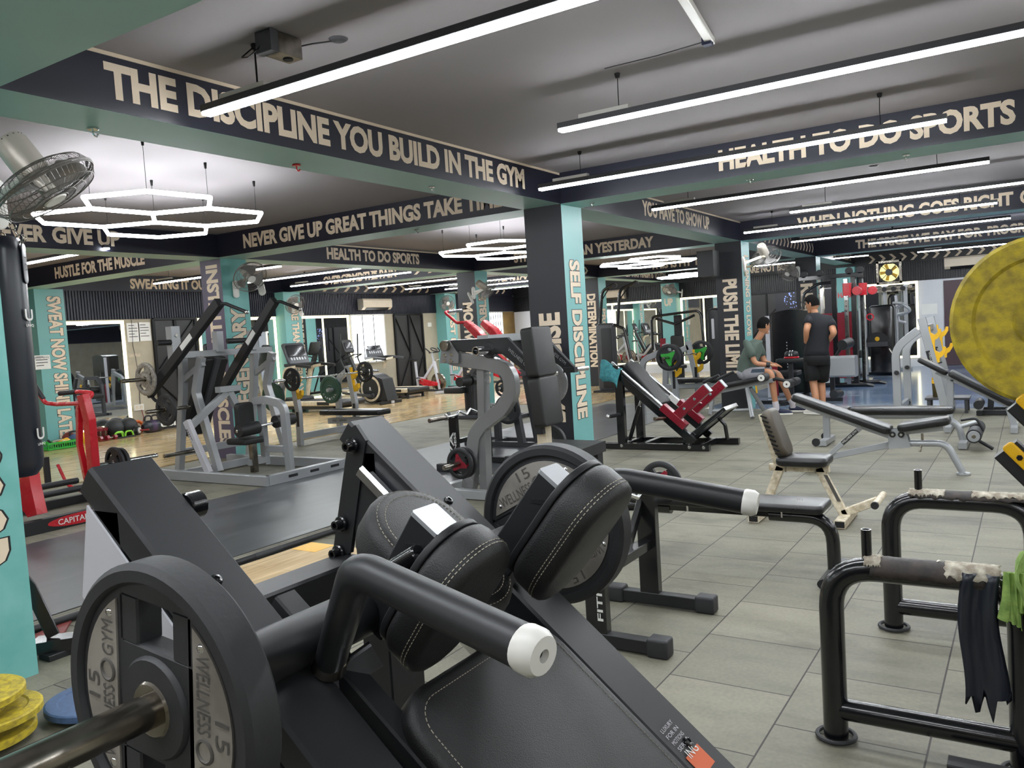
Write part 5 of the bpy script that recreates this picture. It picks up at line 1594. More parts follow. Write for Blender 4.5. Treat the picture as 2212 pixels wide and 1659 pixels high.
build('seat_pad', MB().pad((9.1, 6.1, 0.5), (0, 1, 0), (1, 0, 0), 0.4, 0.32, 0.08, 0.05, 0.02), 'leather', ra)
build('seat_post', MB().box((9.1, 6.1, 0.24), (0.08, 0.08, 0.44)), 'dark_grey', ra)
build('base_cross', MB().box((9.1, 6.1, 0.035), (0.5, 0.07, 0.06)), 'dark_grey', ra)
plate('iron', (8.78, 5.72, 0.5), (1, 0, 0), 0.19, 'dark plate on the side of the red-armed machine', 0.3)
# grey lever press with its own seat unit
iso = thing('lever_press', 'tall grey lever press machine with two long black arms at the left', 'machine', (6.4, 7.9, 0))
for x in (6.22, 7.3):
    build('rear_leg', MB().rbar([(x, 8.95, 0.05), (x, 8.75, 1.0), (x, 8.7, 1.42)], 0.08, 0.09), G, iso)
    build('front_leg', MB().rbar([(x, 8.35, 1.42), (x, 8.5, 1.0), (x, 8.2, 0.05)], 0.08, 0.09, fil=0.1), G, iso)
    build('leg_tie', MB().rbar([(x, 8.72, 1.15), (x, 8.32, 1.35)], 0.05, 0.07), G, iso)
    build('base_runner', MB().rbar([(x - (0.35 if x < 6.5 else 0.3), 9.0, 0.06), (x - (0.35 if x < 6.5 else 0.3), 6.92, 0.06)], 0.08, 0.11), G, iso)
build('top_beam', MB().box((6.85, 8.72, 1.46), (1.5, 0.07, 0.08)), G, iso)
build('top_box', MB().box((6.13, 8.72, 1.6), (0.12, 0.11, 0.42)), G, iso)
for z in (1.7, 1.52):
    build('bolt', MB().cyl((6.13, 8.665, z), (6.13, 8.65, z), 0.022, seg=10), 'chrome', iso)
for x in (6.75, 7.3):
    build('pivot_box', MB().box((x, 8.7, 1.6), (0.1, 0.1, 0.26)), G, iso)
build('base_cross', MB().rbar([(5.87, 6.95, 0.06), (7.0, 6.95, 0.06)], 0.08, 0.11), G, iso)
build('base_cross', MB().rbar([(5.87, 8.5, 0.06), (7.0, 8.5, 0.06)], 0.07, 0.09), G, iso)
build('low_cross', MB().rbar([(6.26, 8.9, 0.26), (7.3, 8.9, 0.26)], 0.06, 0.09), G, iso)
for k in range(3):
    build('base_slot', MB().box((6.2 + 0.32 * k, 6.907, 0.065), (0.13, 0.004, 0.03)), 'black_paint', iso)
for x, ya, za, yb, zb in ((5.97, 9.06, 1.01, 7.62, 2.02), (6.97, 8.95, 1.0, 7.85, 2.06)):
    lv = build('lever_arm', MB().rbar([(x, ya, za), (x, yb, zb)], 0.08, 0.11), 'matt_black', iso)
    build('brand_plate', MB().rbar([(x - 0.042, ya + (yb - ya) * 0.52, za + (zb - za) * 0.52), (x - 0.042, ya + (yb - ya) * 0.66, za + (zb - za) * 0.66)], 0.003, 0.07), 'paper', lv)
    hg = MB().tube([(x, yb + 0.03, zb - 0.02), (x + 0.04, yb - 0.06, zb - 0.02), (x + 0.12, yb - 0.3, zb - 0.13)], 0.02, 12, 0.06)
    build('hand_grip', hg, 'rubber_black', lv)
    build('grip_end', MB().ball((x + 0.12, yb - 0.3, zb - 0.13), 0.024, 10, 6), 'chrome', lv)
    build('lower_grip', MB().tube([(x, ya - 0.02, za), (x + 0.02, ya - 0.1, za - 0.1), (x + 0.16, ya - 0.1, za - 0.06)], 0.02, 10, 0.05), 'rubber_black', lv)
    build('pivot_axle', MB().cyl((x - 0.08, 8.7, 1.62 if x < 6.5 else 1.6), (x + 0.22, 8.7, 1.62 if x < 6.5 else 1.6), 0.035), 'rubber_black', iso)
build('loading_horn', MB().cyl((6.1, 8.93, 1.2), (5.55, 8.93, 1.2), 0.024), 'chrome_worn', iso)
build('loading_horn', MB().cyl((6.2, 8.62, 0.83), (5.62, 8.62, 0.83), 0.024), 'chrome_worn', iso)
build('loading_horn', MB().cyl((6.2, 8.55, 0.3), (5.75, 8.55, 0.3), 0.024), 'chrome_worn', iso)
plate('grey', (5.86, 8.93, 1.2), (1, 0, 0), 0.2, 'pale steel plate on the upper horn of the grey lever press', 0.5)
plate('iron', (5.88, 8.62, 0.83), (1, 0, 0), 0.19, 'dark plate on the middle horn of the grey lever press', 1.5)
ub3 = V(0, 8.35 - 8.9, 1.43 - 0.45).normalized()
for x in (6.3, 6.52):
    pass
build('back_pad', MB().pad((6.42, 8.62, 0.94), ub3, (1, 0, 0), 1.08, 0.36, 0.09, 0.05, 0.02), 'leather', iso)
build('pad_spine', MB().rbar([(6.42, 8.3, 1.4), (6.42, 8.74, 0.6)], 0.07, 0.05), 'dark_grey', iso)
V1 = V(6.45, 8.2, 1.0)
build('brace_plate', MB().box(V1 + V(0, 0, 0.02), (0.3, 0.1, 0.07)), G, iso)
build('brace', MB().rbar([V1, (5.95, 8.3, 0.62)], 0.07, 0.08), G, iso)
build('brace', MB().rbar([V1, (6.75, 8.2, 0.4)], 0.07, 0.08), G, iso)
ln = build('lettered_strut', MB().rbar([(5.88, 8.25, 0.7), (5.9, 7.95, 0.1)], 0.06, 0.08), 'light_grey', iso)
text('WELLNESS GYM', ln, 'black_paint', V(5.848, 8.21, 0.62), V(5.866, 8.02, 0.24), 0.05, (0, 0.6, -0.3), fat=0.01)
# its seat unit
build('seat_upright', MB().rbar([(6.55, 7.75, 0.1), (6.55, 7.75, 0.82)], 0.07, 0.08), G, iso)
build('bent_tube', MB().rbar([(6.5, 7.8, 0.86), (6.5, 7.62, 0.88), (6.52, 7.33, 0.82), (6.54, 7.33, 0.05)], 0.07, 0.09, fil=0.14), G, iso)
build('chest_pad', MB().pad((6.38, 7.86, 0.68), (0, 0, 1), (1, 0, 0), 0.36, 0.24, 0.08, 0.05, 0.02), 'leather', iso)
build('seat_pad', MB().pad((6.3, 7.78, 0.42), (0, 1, 0), (1, 0, 0), 0.36, 0.3, 0.07, 0.05, 0.02), 'leather', iso)
build('seat_post', MB().box((6.35, 7.72, 0.22), (0.07, 0.07, 0.36)), 'chrome_worn', iso)
build('seat_bracket', MB().box((6.42, 7.74, 0.16), (0.25, 0.07, 0.07)), G, iso)
build('thigh_roller', MB().cyl((6.08, 7.62, 0.56), (6.36, 7.62, 0.57), 0.075, seg=22), 'leather', iso)
build('thigh_roller', MB().cyl((6.62, 7.62, 0.6), (6.9, 7.62, 0.61), 0.075, seg=22), 'leather', iso)
build('roller_axle', MB().cyl((6.06, 7.62, 0.56), (6.92, 7.62, 0.61), 0.017), 'chrome', iso)
build('post_cross', MB().box((6.5, 7.5, 0.3), (0.08, 0.3, 0.07)), G, iso)
# red machine at the left
rm = thing('glute_machine', 'red upright machine with looped handles standing by the punching bag', 'machine', (4.5, 8.0, 0))
build('upright', MB().rbar([(4.7, 8.26, 1.12), (4.72, 8.22, 0.86), (4.76, 8.3, 0.05)], 0.08, 0.11, fil=0.04), 'red_paint', rm)
build('upright_back', MB().rbar([(4.7, 8.34, 1.05), (4.72, 8.45, 0.6), (4.76, 8.42, 0.1)], 0.05, 0.07), 'red_paint', rm)
l1 = build('handle_loop', MB().tube([(4.7, 8.28, 1.03), (4.62, 8.62, 1.03), (4.55, 8.72, 1.05), (4.5, 8.8, 1.24)], 0.022, 12, 0.07), 'red_paint', rm)
build('hand_grip', MB().cyl((4.545, 8.735, 1.09), (4.5, 8.8, 1.25), 0.026), 'rubber_black', l1)
l2 = build('handle_loop', MB().tube([(4.72, 8.24, 1.05), (4.78, 8.2, 1.13), (4.72, 8.36, 1.15), (4.66, 8.6, 1.14)], 0.022, 12, 0.05), 'red_paint', rm)
build('hand_grip', MB().cyl((4.705, 8.4, 1.15), (4.655, 8.62, 1.14), 0.026), 'rubber_black', l2)
rr = build('base_runner', MB().rbar([(3.2, 7.3, 0.06), (4.7, 7.3, 0.06)], 0.07, 0.12), 'matt_black', rm)
ov = [V(4.04 + 0.33 * math.cos(q), 7.262, 0.065 + 0.05 * math.sin(q)) for q in [2 * math.pi * k / 24 for k in range(24)]]
sk = build('oval_sticker', MB().prism(ov, (0, -0.002, 0)), 'red_paint', rr)
text('CAPITAL FITNESS', sk, 'white_paint', (3.8, 7.259, 0.04), (4.34, 7.259, 0.04), 0.05, (0, 0, 1), fat=0.01)
build('base_runner', MB().rbar([(3.2, 8.35, 0.05), (4.9, 8.35, 0.05)], 0.07, 0.08), 'matt_black', rm)
for x in (3.6, 4.75):
    build('base_cross', MB().rbar([(x, 7.3, 0.05), (x, 8.35, 0.05)], 0.06, 0.08), 'matt_black', rm)
build('rail', MB().cyl((3.55, 7.75, 0.25), (4.62, 7.75, 0.25), 0.03), 'black_steel', rm)
build('rail', MB().cyl((3.75, 8.15, 0.27), (4.5, 8.15, 0.27), 0.03), 'black_steel', rm)
build('end_plate', MB().prism([(3.62, 7.537, 0.246), (3.62, 7.401, 0.14), (3.62, 7.242, 0.175), (3.62, 7.302, 0.422), (3.62, 7.318, 0.582), (3.62, 7.469, 0.597)], (0.09, 0, 0)), 'red_paint', rm)
build('grey_strut', MB().rbar([(3.75, 8.3, 0.48), (3.95, 7.85, 0.1)], 0.06, 0.08), G, rm)
build('swing_arm', MB().tube([(4.5, 8.5, 0.42), (4.55, 8.45, 0.2), (4.62, 8.2, 0.1), (4.75, 8.1, 0.1)], 0.016, 8, 0.08), 'red_paint', rm)
build('foot_cradle', MB().rbar([(4.45, 8.62, 0.5), (4.45, 8.62, 0.2), (4.7, 8.55, 0.2)], 0.05, 0.05), 'matt_black', rm)
build('loading_horn', MB().cyl((4.8, 8.3, 0.36), (5.5, 8.3, 0.36), 0.024), 'chrome', rm)
plate('plain', (5.0, 8.3, 0.36), (1, 0, 0), 0.17, 'outer black plate on the chrome horn of the red machine', 0.2, 1.4)
plate('kdisc', (5.07, 8.3, 0.36), (1, 0, 0), 0.15, 'inner black plate on the chrome horn of the red machine')
plate('kdisc', (3.42, 7.75, 0.25), (1, 0, 0), 0.19, 'black plate low behind the teal pillar at the left edge')
# punching bag on chains
bc = V((2.7, 5.585, 1.59))
pb_ = thing('punching_bag', 'tall black punching bag on chains at the left edge', 'punching bag', (bc.x, bc.y, 0.74))
R = 0.155
build('bag_body', MB().lathe([(0.0, 0.74), (R * 0.7, 0.75), (R * 0.95, 0.8), (R, 0.86), (R, 2.0), (R * 0.99, 2.2), (R * 0.9, 2.28), (R * 0.85, 2.29)], (bc.x, bc.y, 0), (0, 0, 1), 40), 'vinyl_bag', pb_)
for k in range(4):
    a = math.pi / 4 + k * math.pi / 2
    d = V(math.cos(a), math.sin(a), 0)
    e = V(-d.y, d.x, 0)
    st = build('hanging_strap', MB().pad(V(bc.x, bc.y, 2.12) + d * (R + 0.004), (0, 0, 1), e, 0.26, 0.075, 0.008, 0.035, 0.003), 'vinyl_bag', pb_)
    for dy in (-0.012, 0.012):
        for z in (2.08, 2.12, 2.16):
            build('rivet', MB().ball(V(bc.x, bc.y, z) + d * (R + 0.009) + e * dy, 0.004, 6, 4), 'chrome', st)
    ch = MB()
    p, q = V(bc.x, bc.y, 2.26) + d * (R + 0.0), V(bc.x, bc.y, 2.6)
    ch.ring(p + V(0, 0, 0.02), e, 0.026, 0.004, 16, 6)
    n = 9
    for i in range(n):
        c = p.lerp(q, (i + 0.6) / n)
        t_ = (q - p).normalized()
        s_ = t_.cross(e if i % 2 else d.cross(e) if False else (e if i % 2 else V(0, 0, 1).cross(e))).normalized()
        ch.ring(c, s_, 0.02, 0.0035, 12, 5)
    build('chain', ch, 'chrome_worn', pb_)
build('ceiling_chain', MB().cyl((bc.x, bc.y, 2.6), (bc.x, bc.y, CZ), 0.008), 'chrome_worn', pb_)
for z in (1.75, 0.98):
    for k, (st, hh, dz) in enumerate((('U', 0.075, 0.0), ('UNIQ', 0.02, -0.04))):
        a = math.radians(-52)
        d = V(math.cos(a), math.sin(a), 0)
        e = V(-d.y, d.x, 0)
        c = V(bc.x, bc.y, z + dz) + d * (R + 0.003)
        text(st, pb_, 'white_paint', c - e * 0.05, c + e * 0.05, hh, (0, 0, 1), fat=0.02, ext=0.006)
# bench press with a loaded bar
be = thing('bench_press', 'grey bench press with yellow hooks and a loaded bar before the treadmills', 'bench', (9.0, 8.8, 0))
for x in (8.46, 9.66):
    f = build('front_post', MB().rbar([(x, 9.22, 0.01), (x, 9.2, 0.5), (x, 9.3, 1.12)], 0.07, 0.09, fil=0.12), G, be)
    build('rear_leg', MB().rbar([(x, 9.29, 1.05), (x, 9.55, 0.9), (x, 9.58, 0.02)], 0.07, 0.09, fil=0.2), G, be)
    build('post_plate', MB().box((x - 0.036, 9.2, 0.4), (0.003, 0.05, 0.22)), 'black_paint', f)
    for z in (1.0, 0.8):
        y = 9.2 + (z - 0.5) * 0.16
        hk = [(y - 0.03, z + 0.09), (y - 0.055, z + 0.09), (y - 0.06, z), (y - 0.1, z - 0.02), (y - 0.13, z + 0.03), (y - 0.16, z + 0.03), (y - 0.16, z - 0.04), (y - 0.1, z - 0.1), (y - 0.03, z - 0.1)]
        build('bar_hook', MB().prism([(x - 0.025, a, b) for a, b in hk], (0.05, 0, 0)), 'yellow_plastic', be)
build('low_beam', MB().rbar([(8.5, 9.22, 0.14), (9.66, 9.22, 0.14)], 0.07, 0.09), G, be)
build('top_pad', MB().pad((9.06, 8.66, 0.44), (0, 1, 0), (1, 0, 0), 1.24, 0.3, 0.08, 0.05, 0.025), 'leather_shiny', be)
bb = build('bench_beam', MB().rbar([(9.06, 9.2, 0.3), (9.06, 8.1, 0.34)], 0.06, 0.09), G, be)
build('front_leg', MB().rbar([(9.06, 8.15, 0.34), (9.06, 8.05, 0.04)], 0.07, 0.08), G, be)
build('foot', MB().rbar([(8.8, 8.05, 0.03), (9.32, 8.05, 0.03)], 0.08, 0.06), G, be)
text('W6 - SERIES', bb, 'black_paint', (9.028, 9.1, 0.29), (9.028, 8.8, 0.3), 0.035, (0, 0, 1), fat=0.0)
ba = thing('barbell', 'loaded barbell resting on the yellow hooks of the left bench press', 'barbell', (9.06, 9.13, 1.0))
build('bar', MB().cyl((8.05, 9.13, 1.0), (10.15, 9.13, 1.0), 0.014, seg=12), 'chrome', ba)
for x0, x1 in ((7.97, 8.36), (9.78, 10.18)):
    build('sleeve', MB().cyl((x0, 9.13, 1.0), (x1, 9.13, 1.0), 0.025, seg=14), 'chrome', ba)
plate('iron', (8.31, 9.13, 1.0), (1, 0, 0), 0.172, 'dark plate on the left end of the bench-press bar', 0.6, 1.2)
plate('plain', (9.86, 9.13, 1.0), (1, 0, 0), 0.172, 'dark plate on the right end of the bench-press bar', 0.6, 1.2)
for x, n in ((8.42, 'left'), (9.62, 'right')):
    g = plate('gdisc', (x, 9.68, 0.74), (1, 0, 0), 0.225, f'green rubber plate on the {n} rear peg of the bench press', 0)
    build('rear_peg', MB().cyl((x - 0.14, 9.62, 0.74), (x + 0.14, 9.62, 0.74), 0.03), G, be)
gdl = MB()
for k, ch in enumerate('CAPITAL'):
    a = math.radians(-150 + 20 * k)
    c = V(9.585, 9.68 - 0.165 * math.cos(a), 0.74 + 0.165 * math.sin(a))
    t_ = V(0, math.sin(a), math.cos(a))
    text(ch, be, 'white_paint', c - t_ * 0.016, c + t_ * 0.016, 0.032, t_.cross(V(-1, 0, 0)) * -1, 'raised_lettering', fat=0.0)
# ---------------------------------------------------------------- far equipment
def tread_proto():
    """treadmill: x across, front at +y"""
    t = thing('treadmill', 'x', 'treadmill', (0, 0, 0))
    for s in (-1, 1):
        build('side_rail', MB().box((s * 0.36, -0.05, 0.2), (0.1, 1.6, 0.11), 0.02), 'ivory', t)
        build('side_plate', MB().box((s * 0.413, -0.45, 0.2), (0.004, 0.36, 0.07), 0), 'black_paint', t)
        build('upright', MB().rbar([(s * 0.38, 0.1, 0.72), (s * 0.38, 0.12, 0.98), (s * 0.38, 0.5, 1.0), (s * 0.38, 0.66, 0.9), (s * 0.36, 0.82, 0.2)], 0.06, 0.09, up=(1, 0, 0), fil=0.14) if False else MB().rbar([(s * 0.38, 0.3, 1.02), (s * 0.38, 0.66, 0.98), (s * 0.36, 0.86, 0.2)], 0.06, 0.1, up=(1, 0, 0), fil=0.16), 'ivory', t)
        build('hand_rail', MB().rbar([(s * 0.38, -0.1, 1.0), (s * 0.38, 0.35, 1.05), (s * 0.36, 0.68, 1.06)], 0.07, 0.06, fil=0.08), 'rubber_black', t)
        build('foot', MB().cyl((s * 0.3, -0.75, 0), (s * 0.3, -0.75, 0.12), 0.045, 0.03), 'rubber_black', t)
    build('belt', MB().box((0, -0.05, 0.2), (0.58, 1.64, 0.09), 0.03), 'rubber', t)
    build('underframe', MB().box((0, 0.05, 0.11), (0.74, 1.5, 0.08)), 'matt_black', t)
    build('rear_roller', MB().cyl((-0.4, -0.86, 0.19), (0.4, -0.86, 0.19), 0.065), 'rubber_black', t)
    build('motor_cover', MB().pad((0, 0.72, 0.24), (0, 1, 0), (1, 0, 0), 0.36, 0.66, 0.18, 0.06, 0.05), 'matt_black', t)
    c = build('console', MB().pad((0, 0.72, 1.3), V(0, 0.42, 1), (1, 0, 0), 0.52, 0.62, 0.07, 0.05, 0.02), 'dark_grey', t)
    n = V(0, -1, 0.42).normalized()
    u = V(0, 0.42, 1).normalized()
    build('screen', MB().pad(V(0, 0.72, 1.36) + n * 0.036, u, (1, 0, 0), 0.28, 0.52, 0.006, 0.02, 0.002), 'screen', c)
    k = MB()
    for i in range(6):
        k.pad(V(-0.2 + 0.08 * i, 0.72, 1.3) + n * 0.037 - u * 0.13, u, (1, 0, 0), 0.07, 0.045, 0.006, 0.008, 0.002)
    build('key_row', k, 'light_grey', c)
    build('console_bridge', MB().box((0, 0.6, 1.05), (0.76, 0.16, 0.07), 0.02), 'matt_black', t)
    return t
TR = tread_proto()
TR.location = (12.98, 13.36, 0.012)
TR['label'], TR['group'] = 'ivory treadmill by the MORE THAN pillar behind the bench press', 'treadmills'
dup(TR, rotz((16.05, 13.88, 0.012), 0), 'ivory treadmill in front of the bright window', 'treadmills').scale = (1, 0.9, 1)
# elliptical trainer
el = thing('elliptical_trainer', 'black elliptical trainer with round white-ringed flywheel housing between the treadmills', 'exercise machine', (14.6, 13.3, 0.012))
build('housing', MB().sweep([(14.3, 13.1, 0.38), (14.72, 13.1, 0.38)], circ(0.34, 36)), 'rubber_black', el)
build('white_ring', MB().lathe([(0.25, 0), (0.3, 0), (0.3, 0.012), (0.25, 0.012), (0.25, 0)], (14.302, 13.1, 0.38), (-1, 0, 0), 36, False), 'ivory', el)
build('body_cover', MB().prism([(14.32, 13.1, 0.72), (14.32, 12.75, 0.6), (14.32, 12.62, 0.1), (14.32, 13.4, 0.1)], (0.38, 0, 0)), 'rubber_black', el)
text('R', el, 'white_paint', (14.296, 13.13, 0.34), (14.296, 13.07, 0.34), 0.08, (0, 0, 1), fat=0.02)
build('crank', MB().cyl((14.24, 13.0, 0.22), (14.3, 13.0, 0.22), 0.05), 'dark_grey', el)
build('base_rail', MB().rbar([(14.5, 12.6, 0.05), (14.5, 14.2, 0.05)], 0.08, 0.06), 'light_grey', el)
for y in (12.68, 14.1):
    build('foot_bar', MB().rbar([(14.15, y, 0.05), (14.85, y, 0.05)], 0.08, 0.07), 'rubber_black', el)
build('mast', MB().rbar([(14.5, 13.5, 0.3), (14.5, 13.95, 1.25)], 0.09, 0.1), 'matt_black', el)
c = build('console', MB().pad((14.5, 13.93, 1.4), V(0, 0.4, 1), (1, 0, 0), 0.34, 0.34, 0.06, 0.05, 0.02), 'matt_black', el)
build('screen', MB().pad((14.5, 13.905, 1.42), V(0, 0.4, 1), (1, 0, 0), 0.16, 0.24, 0.03, 0.02, 0.002), 'screen', c)
for x in (14.2, 14.8):
    build('swing_handle', MB().tube([(x, 13.5, 0.3), (x, 13.9, 1.1), (x, 13.85, 1.7)], 0.02, 10, 0.1), 'rubber_black', el)
    build('pedal_arm', MB().rbar([(x, 13.0, 0.22), (x, 13.9, 0.3)], 0.06, 0.06), 'dark_grey', el)
build('front_handle', MB().tube([(14.35, 13.85, 1.12), (14.35, 13.6, 1.2), (14.65, 13.6, 1.2), (14.65, 13.85, 1.12)], 0.016, 8, 0.06), 'rubber_black', el)
# indoor cycles
def bike_proto():
    """cycle: front wheel towards +x, standing on z = 0"""
    t = thing('indoor_cycle', 'x', 'exercise bike', (0, 0, 0))
    build('fork', MB().rbar([(0.3, 0, 0.86), (0.46, 0, 0.12)], 0.07, 0.07), 'light_grey', t)
    build('down_tube', MB().rbar([(0.3, 0, 0.8), (-0.1, 0, 0.4), (-0.38, 0, 0.42)], 0.06, 0.07, fil=0.08), 'light_grey', t)
    build('seat_tube', MB().rbar([(-0.36, 0, 0.15), (-0.4, 0, 0.86)], 0.05, 0.05), 'light_grey', t)
    build('head_post', MB().rbar([(0.3, 0, 0.8), (0.24, 0, 1.08)], 0.04, 0.045), 'silver_paint', t)
    build('chain_guard', MB().prism([(-0.2, -0.07, 0.42), (0.1, -0.07, 0.36), (0.42, -0.07, 0.3), (0.42, -0.07, 0.22), (0, -0.07, 0.2), (-0.24, -0.07, 0.28)], (0, 0.06, 0)), 'red_paint', t)
    build('flywheel', MB().lathe([(0.1, -0.02), (0.2, -0.014), (0.22, -0.03), (0.245, -0.03), (0.245, 0.03), (0.22, 0.03), (0.2, 0.014), (0.1, 0.02), (0.1, -0.02)], (0.42, 0, 0.3), (0, 1, 0), 28, False), 'chrome_worn', t)
    build('wheel_disc', MB().cyl((0.42, -0.012, 0.3), (0.42, 0.012, 0.3), 0.2, seg=28), 'crimson', t)
    build('base_beam', MB().rbar([(-0.5, 0, 0.09), (0.55, 0, 0.09)], 0.07, 0.06), 'dark_grey', t)
    for x in (-0.5, 0.55):
        build('foot_bar', MB().rbar([(x, -0.26, 0.05), (x, 0.26, 0.05)], 0.07, 0.06), 'light_grey', t)
    build('saddle', MB().sweep([(-0.56, 0, 0.91), (-0.42, 0, 0.92), (-0.28, 0, 0.905)], [(0.1 * math.cos(a), 0.03 * math.sin(a)) for a in [2 * math.pi * k / 12 for k in range(12)]], scales=[1, 0.8, 0.3]), 'rubber_black', t)
    build('handlebar', MB().tube([(0.24, -0.22, 1.2), (0.38, -0.2, 1.1), (0.2, -0.06, 1.08), (0.2, 0.06, 1.08), (0.38, 0.2, 1.1), (0.24, 0.22, 1.2)], 0.017, 8, 0.05), 'rubber_black', t)
    build('handle_loop', MB().ring((0.33, 0, 1.16), (0.5, 0, 0.85), 0.09, 0.014, 18, 6), 'rubber_black', t)
    build('brake_knob', MB().tube([(0.3, 0, 0.86), (0.42, 0.08, 0.9)], 0.012, 8), 'chrome', t)
    for s in (-1, 1):
        build('crank', MB().tube([(-0.08, s * 0.06, 0.33), (-0.08 + s * 0.12, s * 0.1, 0.33 - s * 0.1)], 0.012, 8), 'chrome', t)
        build('pedal', MB().box((-0.08 + s * 0.12, s * 0.15, 0.33 - s * 0.1), (0.09, 0.09, 0.025)), 'rubber_black', t)
    return t
BK = bike_proto()
BK.matrix_world = rotz((17.0, 13.55, 0.012), math.radians(-97))
BK['label'], BK['group'] = 'silver and red exercise bike nearest the treadmill, handlebar before the black door', 'exercise bikes'
for x, y, a, l in ((18.0, 13.15, -97, 'silver and red exercise bike with the tall black handlebar left of the BEAST MODE pillar'), (19.6, 12.9, -80, 'exercise bike just right of the BEAST MODE pillar'), (20.8, 12.6, -80, 'exercise bike half hidden by the MOTIVATION pillar'), (18.9, 11.6, -75, 'exercise bike hidden behind the MOTIVATION pillar')):
    dup(BK, rotz((x, y, 0.012), math.radians(a)), l, 'exercise bikes')
# leg machine with rollers
lx = thing('leg_curl_machine', 'dark grey seated leg machine with black rollers by the MOTIVATION pillar', 'machine', (12.0, 8.3, 0))
D = 'dark_grey'
build('seat_pad', MB().pad((11.8, 8.72, 0.52), (0, 1, 0), (1, 0, 0), 0.42, 0.34, 0.11, 0.04, 0.02), 'leather', lx)
build('front_post', MB().rbar([(11.8, 8.5, 0.03), (11.8, 8.48, 0.8)], 0.07, 0.08), 'matt_black', lx)
build('thigh_roller', MB().cyl((11.5, 8.46, 0.68), (11.78, 8.46, 0.68), 0.085, seg=20), 'leather', lx)
build('thigh_roller', MB().cyl((11.84, 8.46, 0.68), (12.1, 8.46, 0.68), 0.085, seg=20), 'leather', lx)
build('arch_frame', MB().rbar([(12.1, 8.62, 0.03), (12.1, 8.6, 0.8), (12.1, 8.42, 0.98), (12.1, 7.9, 0.98), (12.1, 7.7, 0.03)], 0.07, 0.09, fil=0.06), D, lx)
build('back_frame', MB().rbar([(11.85, 7.9, 1.0), (11.85, 7.72, 0.6), (11.85, 7.6, 0.3)], 0.07, 0.08), D, lx)
for x in (11.75, 12.15):
    build('base_runner', MB().rbar([(x, 8.8, 0.035), (x, 7.4, 0.035)], 0.08, 0.06), D, lx)
for y in (8.7, 7.5):
    build('base_cross', MB().box((11.95, y, 0.035), (0.4, 0.07, 0.06)), D, lx)
plate('plain', (11.65, 7.66, 0.55), (1, 0, 0), 0.15, 'black plate on the back of the dark leg machine', 0.5)
build('plate_peg', MB().cyl((11.85, 7.66, 0.55), (11.55, 7.66, 0.55), 0.022), 'chrome', lx)
# cable tower with bent bars
ct = thing('cable_tower', 'tall grey cable tower with black bars bending out over the top', 'cable machine', (16.8, 8.1, 0.0))
build('stack_shroud', MB().pad((16.78, 8.14, 0.8), (0, 0, 1), (0, 1, 0), 1.54, 0.42, 0.24, 0.1, 0.05), D, ct)
build('shroud_panel', MB().pad((16.655, 8.08, 0.78), (0, 0, 1), (0, 1, 0), 1.35, 0.26, 0.02, 0.04, 0.006), 'black_steel', ct)
build('shroud_badge', MB().box((16.64, 8.06, 0.66), (0.004, 0.06, 0.05), 0), 'light_grey', ct)
for y in (8.32, 7.88):
    dy = -0.42 if y > 8 else -0.5
    build('bent_bar', MB().tube([(16.85, y, 1.5), (16.85, y - 0.1, 2.3), (16.85, y + dy, 2.44)], 0.035, 12, 0.2), K, ct)
    build('bar_brace', MB().tube([(16.85, y - 0.05, 2.05), (16.85, y + dy * 0.75, 2.4)], 0.014, 8), K, ct)
    build('pulley', MB().cyl((16.82, y + dy, 2.4), (16.88, y + dy, 2.4), 0.06, seg=18), 'rubber_black', ct)
build('front_bar', MB().tube([(16.7, 7.9, 1.52), (16.7, 7.65, 1.42), (16.7, 7.5, 0.6), (16.7, 7.5, 0.04)], 0.035, 12, 0.1), K, ct)
build('base', MB().box((16.8, 7.95, 0.03), (0.5, 0.95, 0.06)), 'matt_black', ct)
# bench press with green-centred plates
b2 = thing('bench_press', 'grey bench press with green-centred plates left of the PUSH THE LIMIT pillar', 'bench', (13.9, 5.2, 0))
for x in (13.35, 14.45):
    f = build('front_post', MB().rbar([(x, 5.2, 0.02), (x, 5.22, 0.4), (x, 5.36, 1.13)], 0.08, 0.1, fil=0.12), G, b2)
    build('rear_leg', MB().rbar([(x, 5.35, 1.02), (x, 5.8, 0.86), (x, 5.86, 0.02)], 0.08, 0.1, fil=0.2), G, b2)
    build('post_plate', MB().box((x - 0.042, 5.22, 0.5), (0.003, 0.05, 0.3)), 'black_paint', f)
    for z in (0.87, 0.66):
        y = 5.22 + (z - 0.4) * 0.19
        hk = [(y - 0.03, z + 0.1), (y - 0.06, z + 0.1), (y - 0.06, z), (y - 0.1, z - 0.02), (y - 0.14, z + 0.04), (y - 0.18, z + 0.04), (y - 0.17, z - 0.05), (y - 0.1, z - 0.11), (y - 0.03, z - 0.12)]
        build('bar_hook', MB().prism([(x - 0.03, a, b) for a, b in hk], (0.06, 0, 0)), 'yellow_plastic', b2)
build('storage_peg', MB().cyl((13.34, 5.88, 0.72), (13.1, 5.9, 0.72), 0.035), 'rubber_black', b2)
build('peg_end', MB().lathe([(0.02, 0), (0.045, 0), (0.045, 0.02), (0.02, 0.02), (0.02, 0)], (13.1, 5.9, 0.72), (-1, 0, 0), 18, False), 'yellow_plastic', b2)
build('bench_pad', MB().pad((13.9, 4.85, 0.45), (0, 1, 0), (1, 0, 0), 1.1, 0.3, 0.08, 0.05, 0.02), 'leather_shiny', b2)
build('bench_beam', MB().rbar([(13.9, 5.6, 0.34), (13.9, 4.4, 0.36)], 0.06, 0.08), G, b2)
build('front_leg', MB().rbar([(13.9, 4.45, 0.36), (13.9, 4.4, 0.03)], 0.07, 0.08), G, b2)
build('low_beam', MB().rbar([(13.35, 5.2, 0.08), (14.45, 5.2, 0.08)], 0.07, 0.09), G, b2)
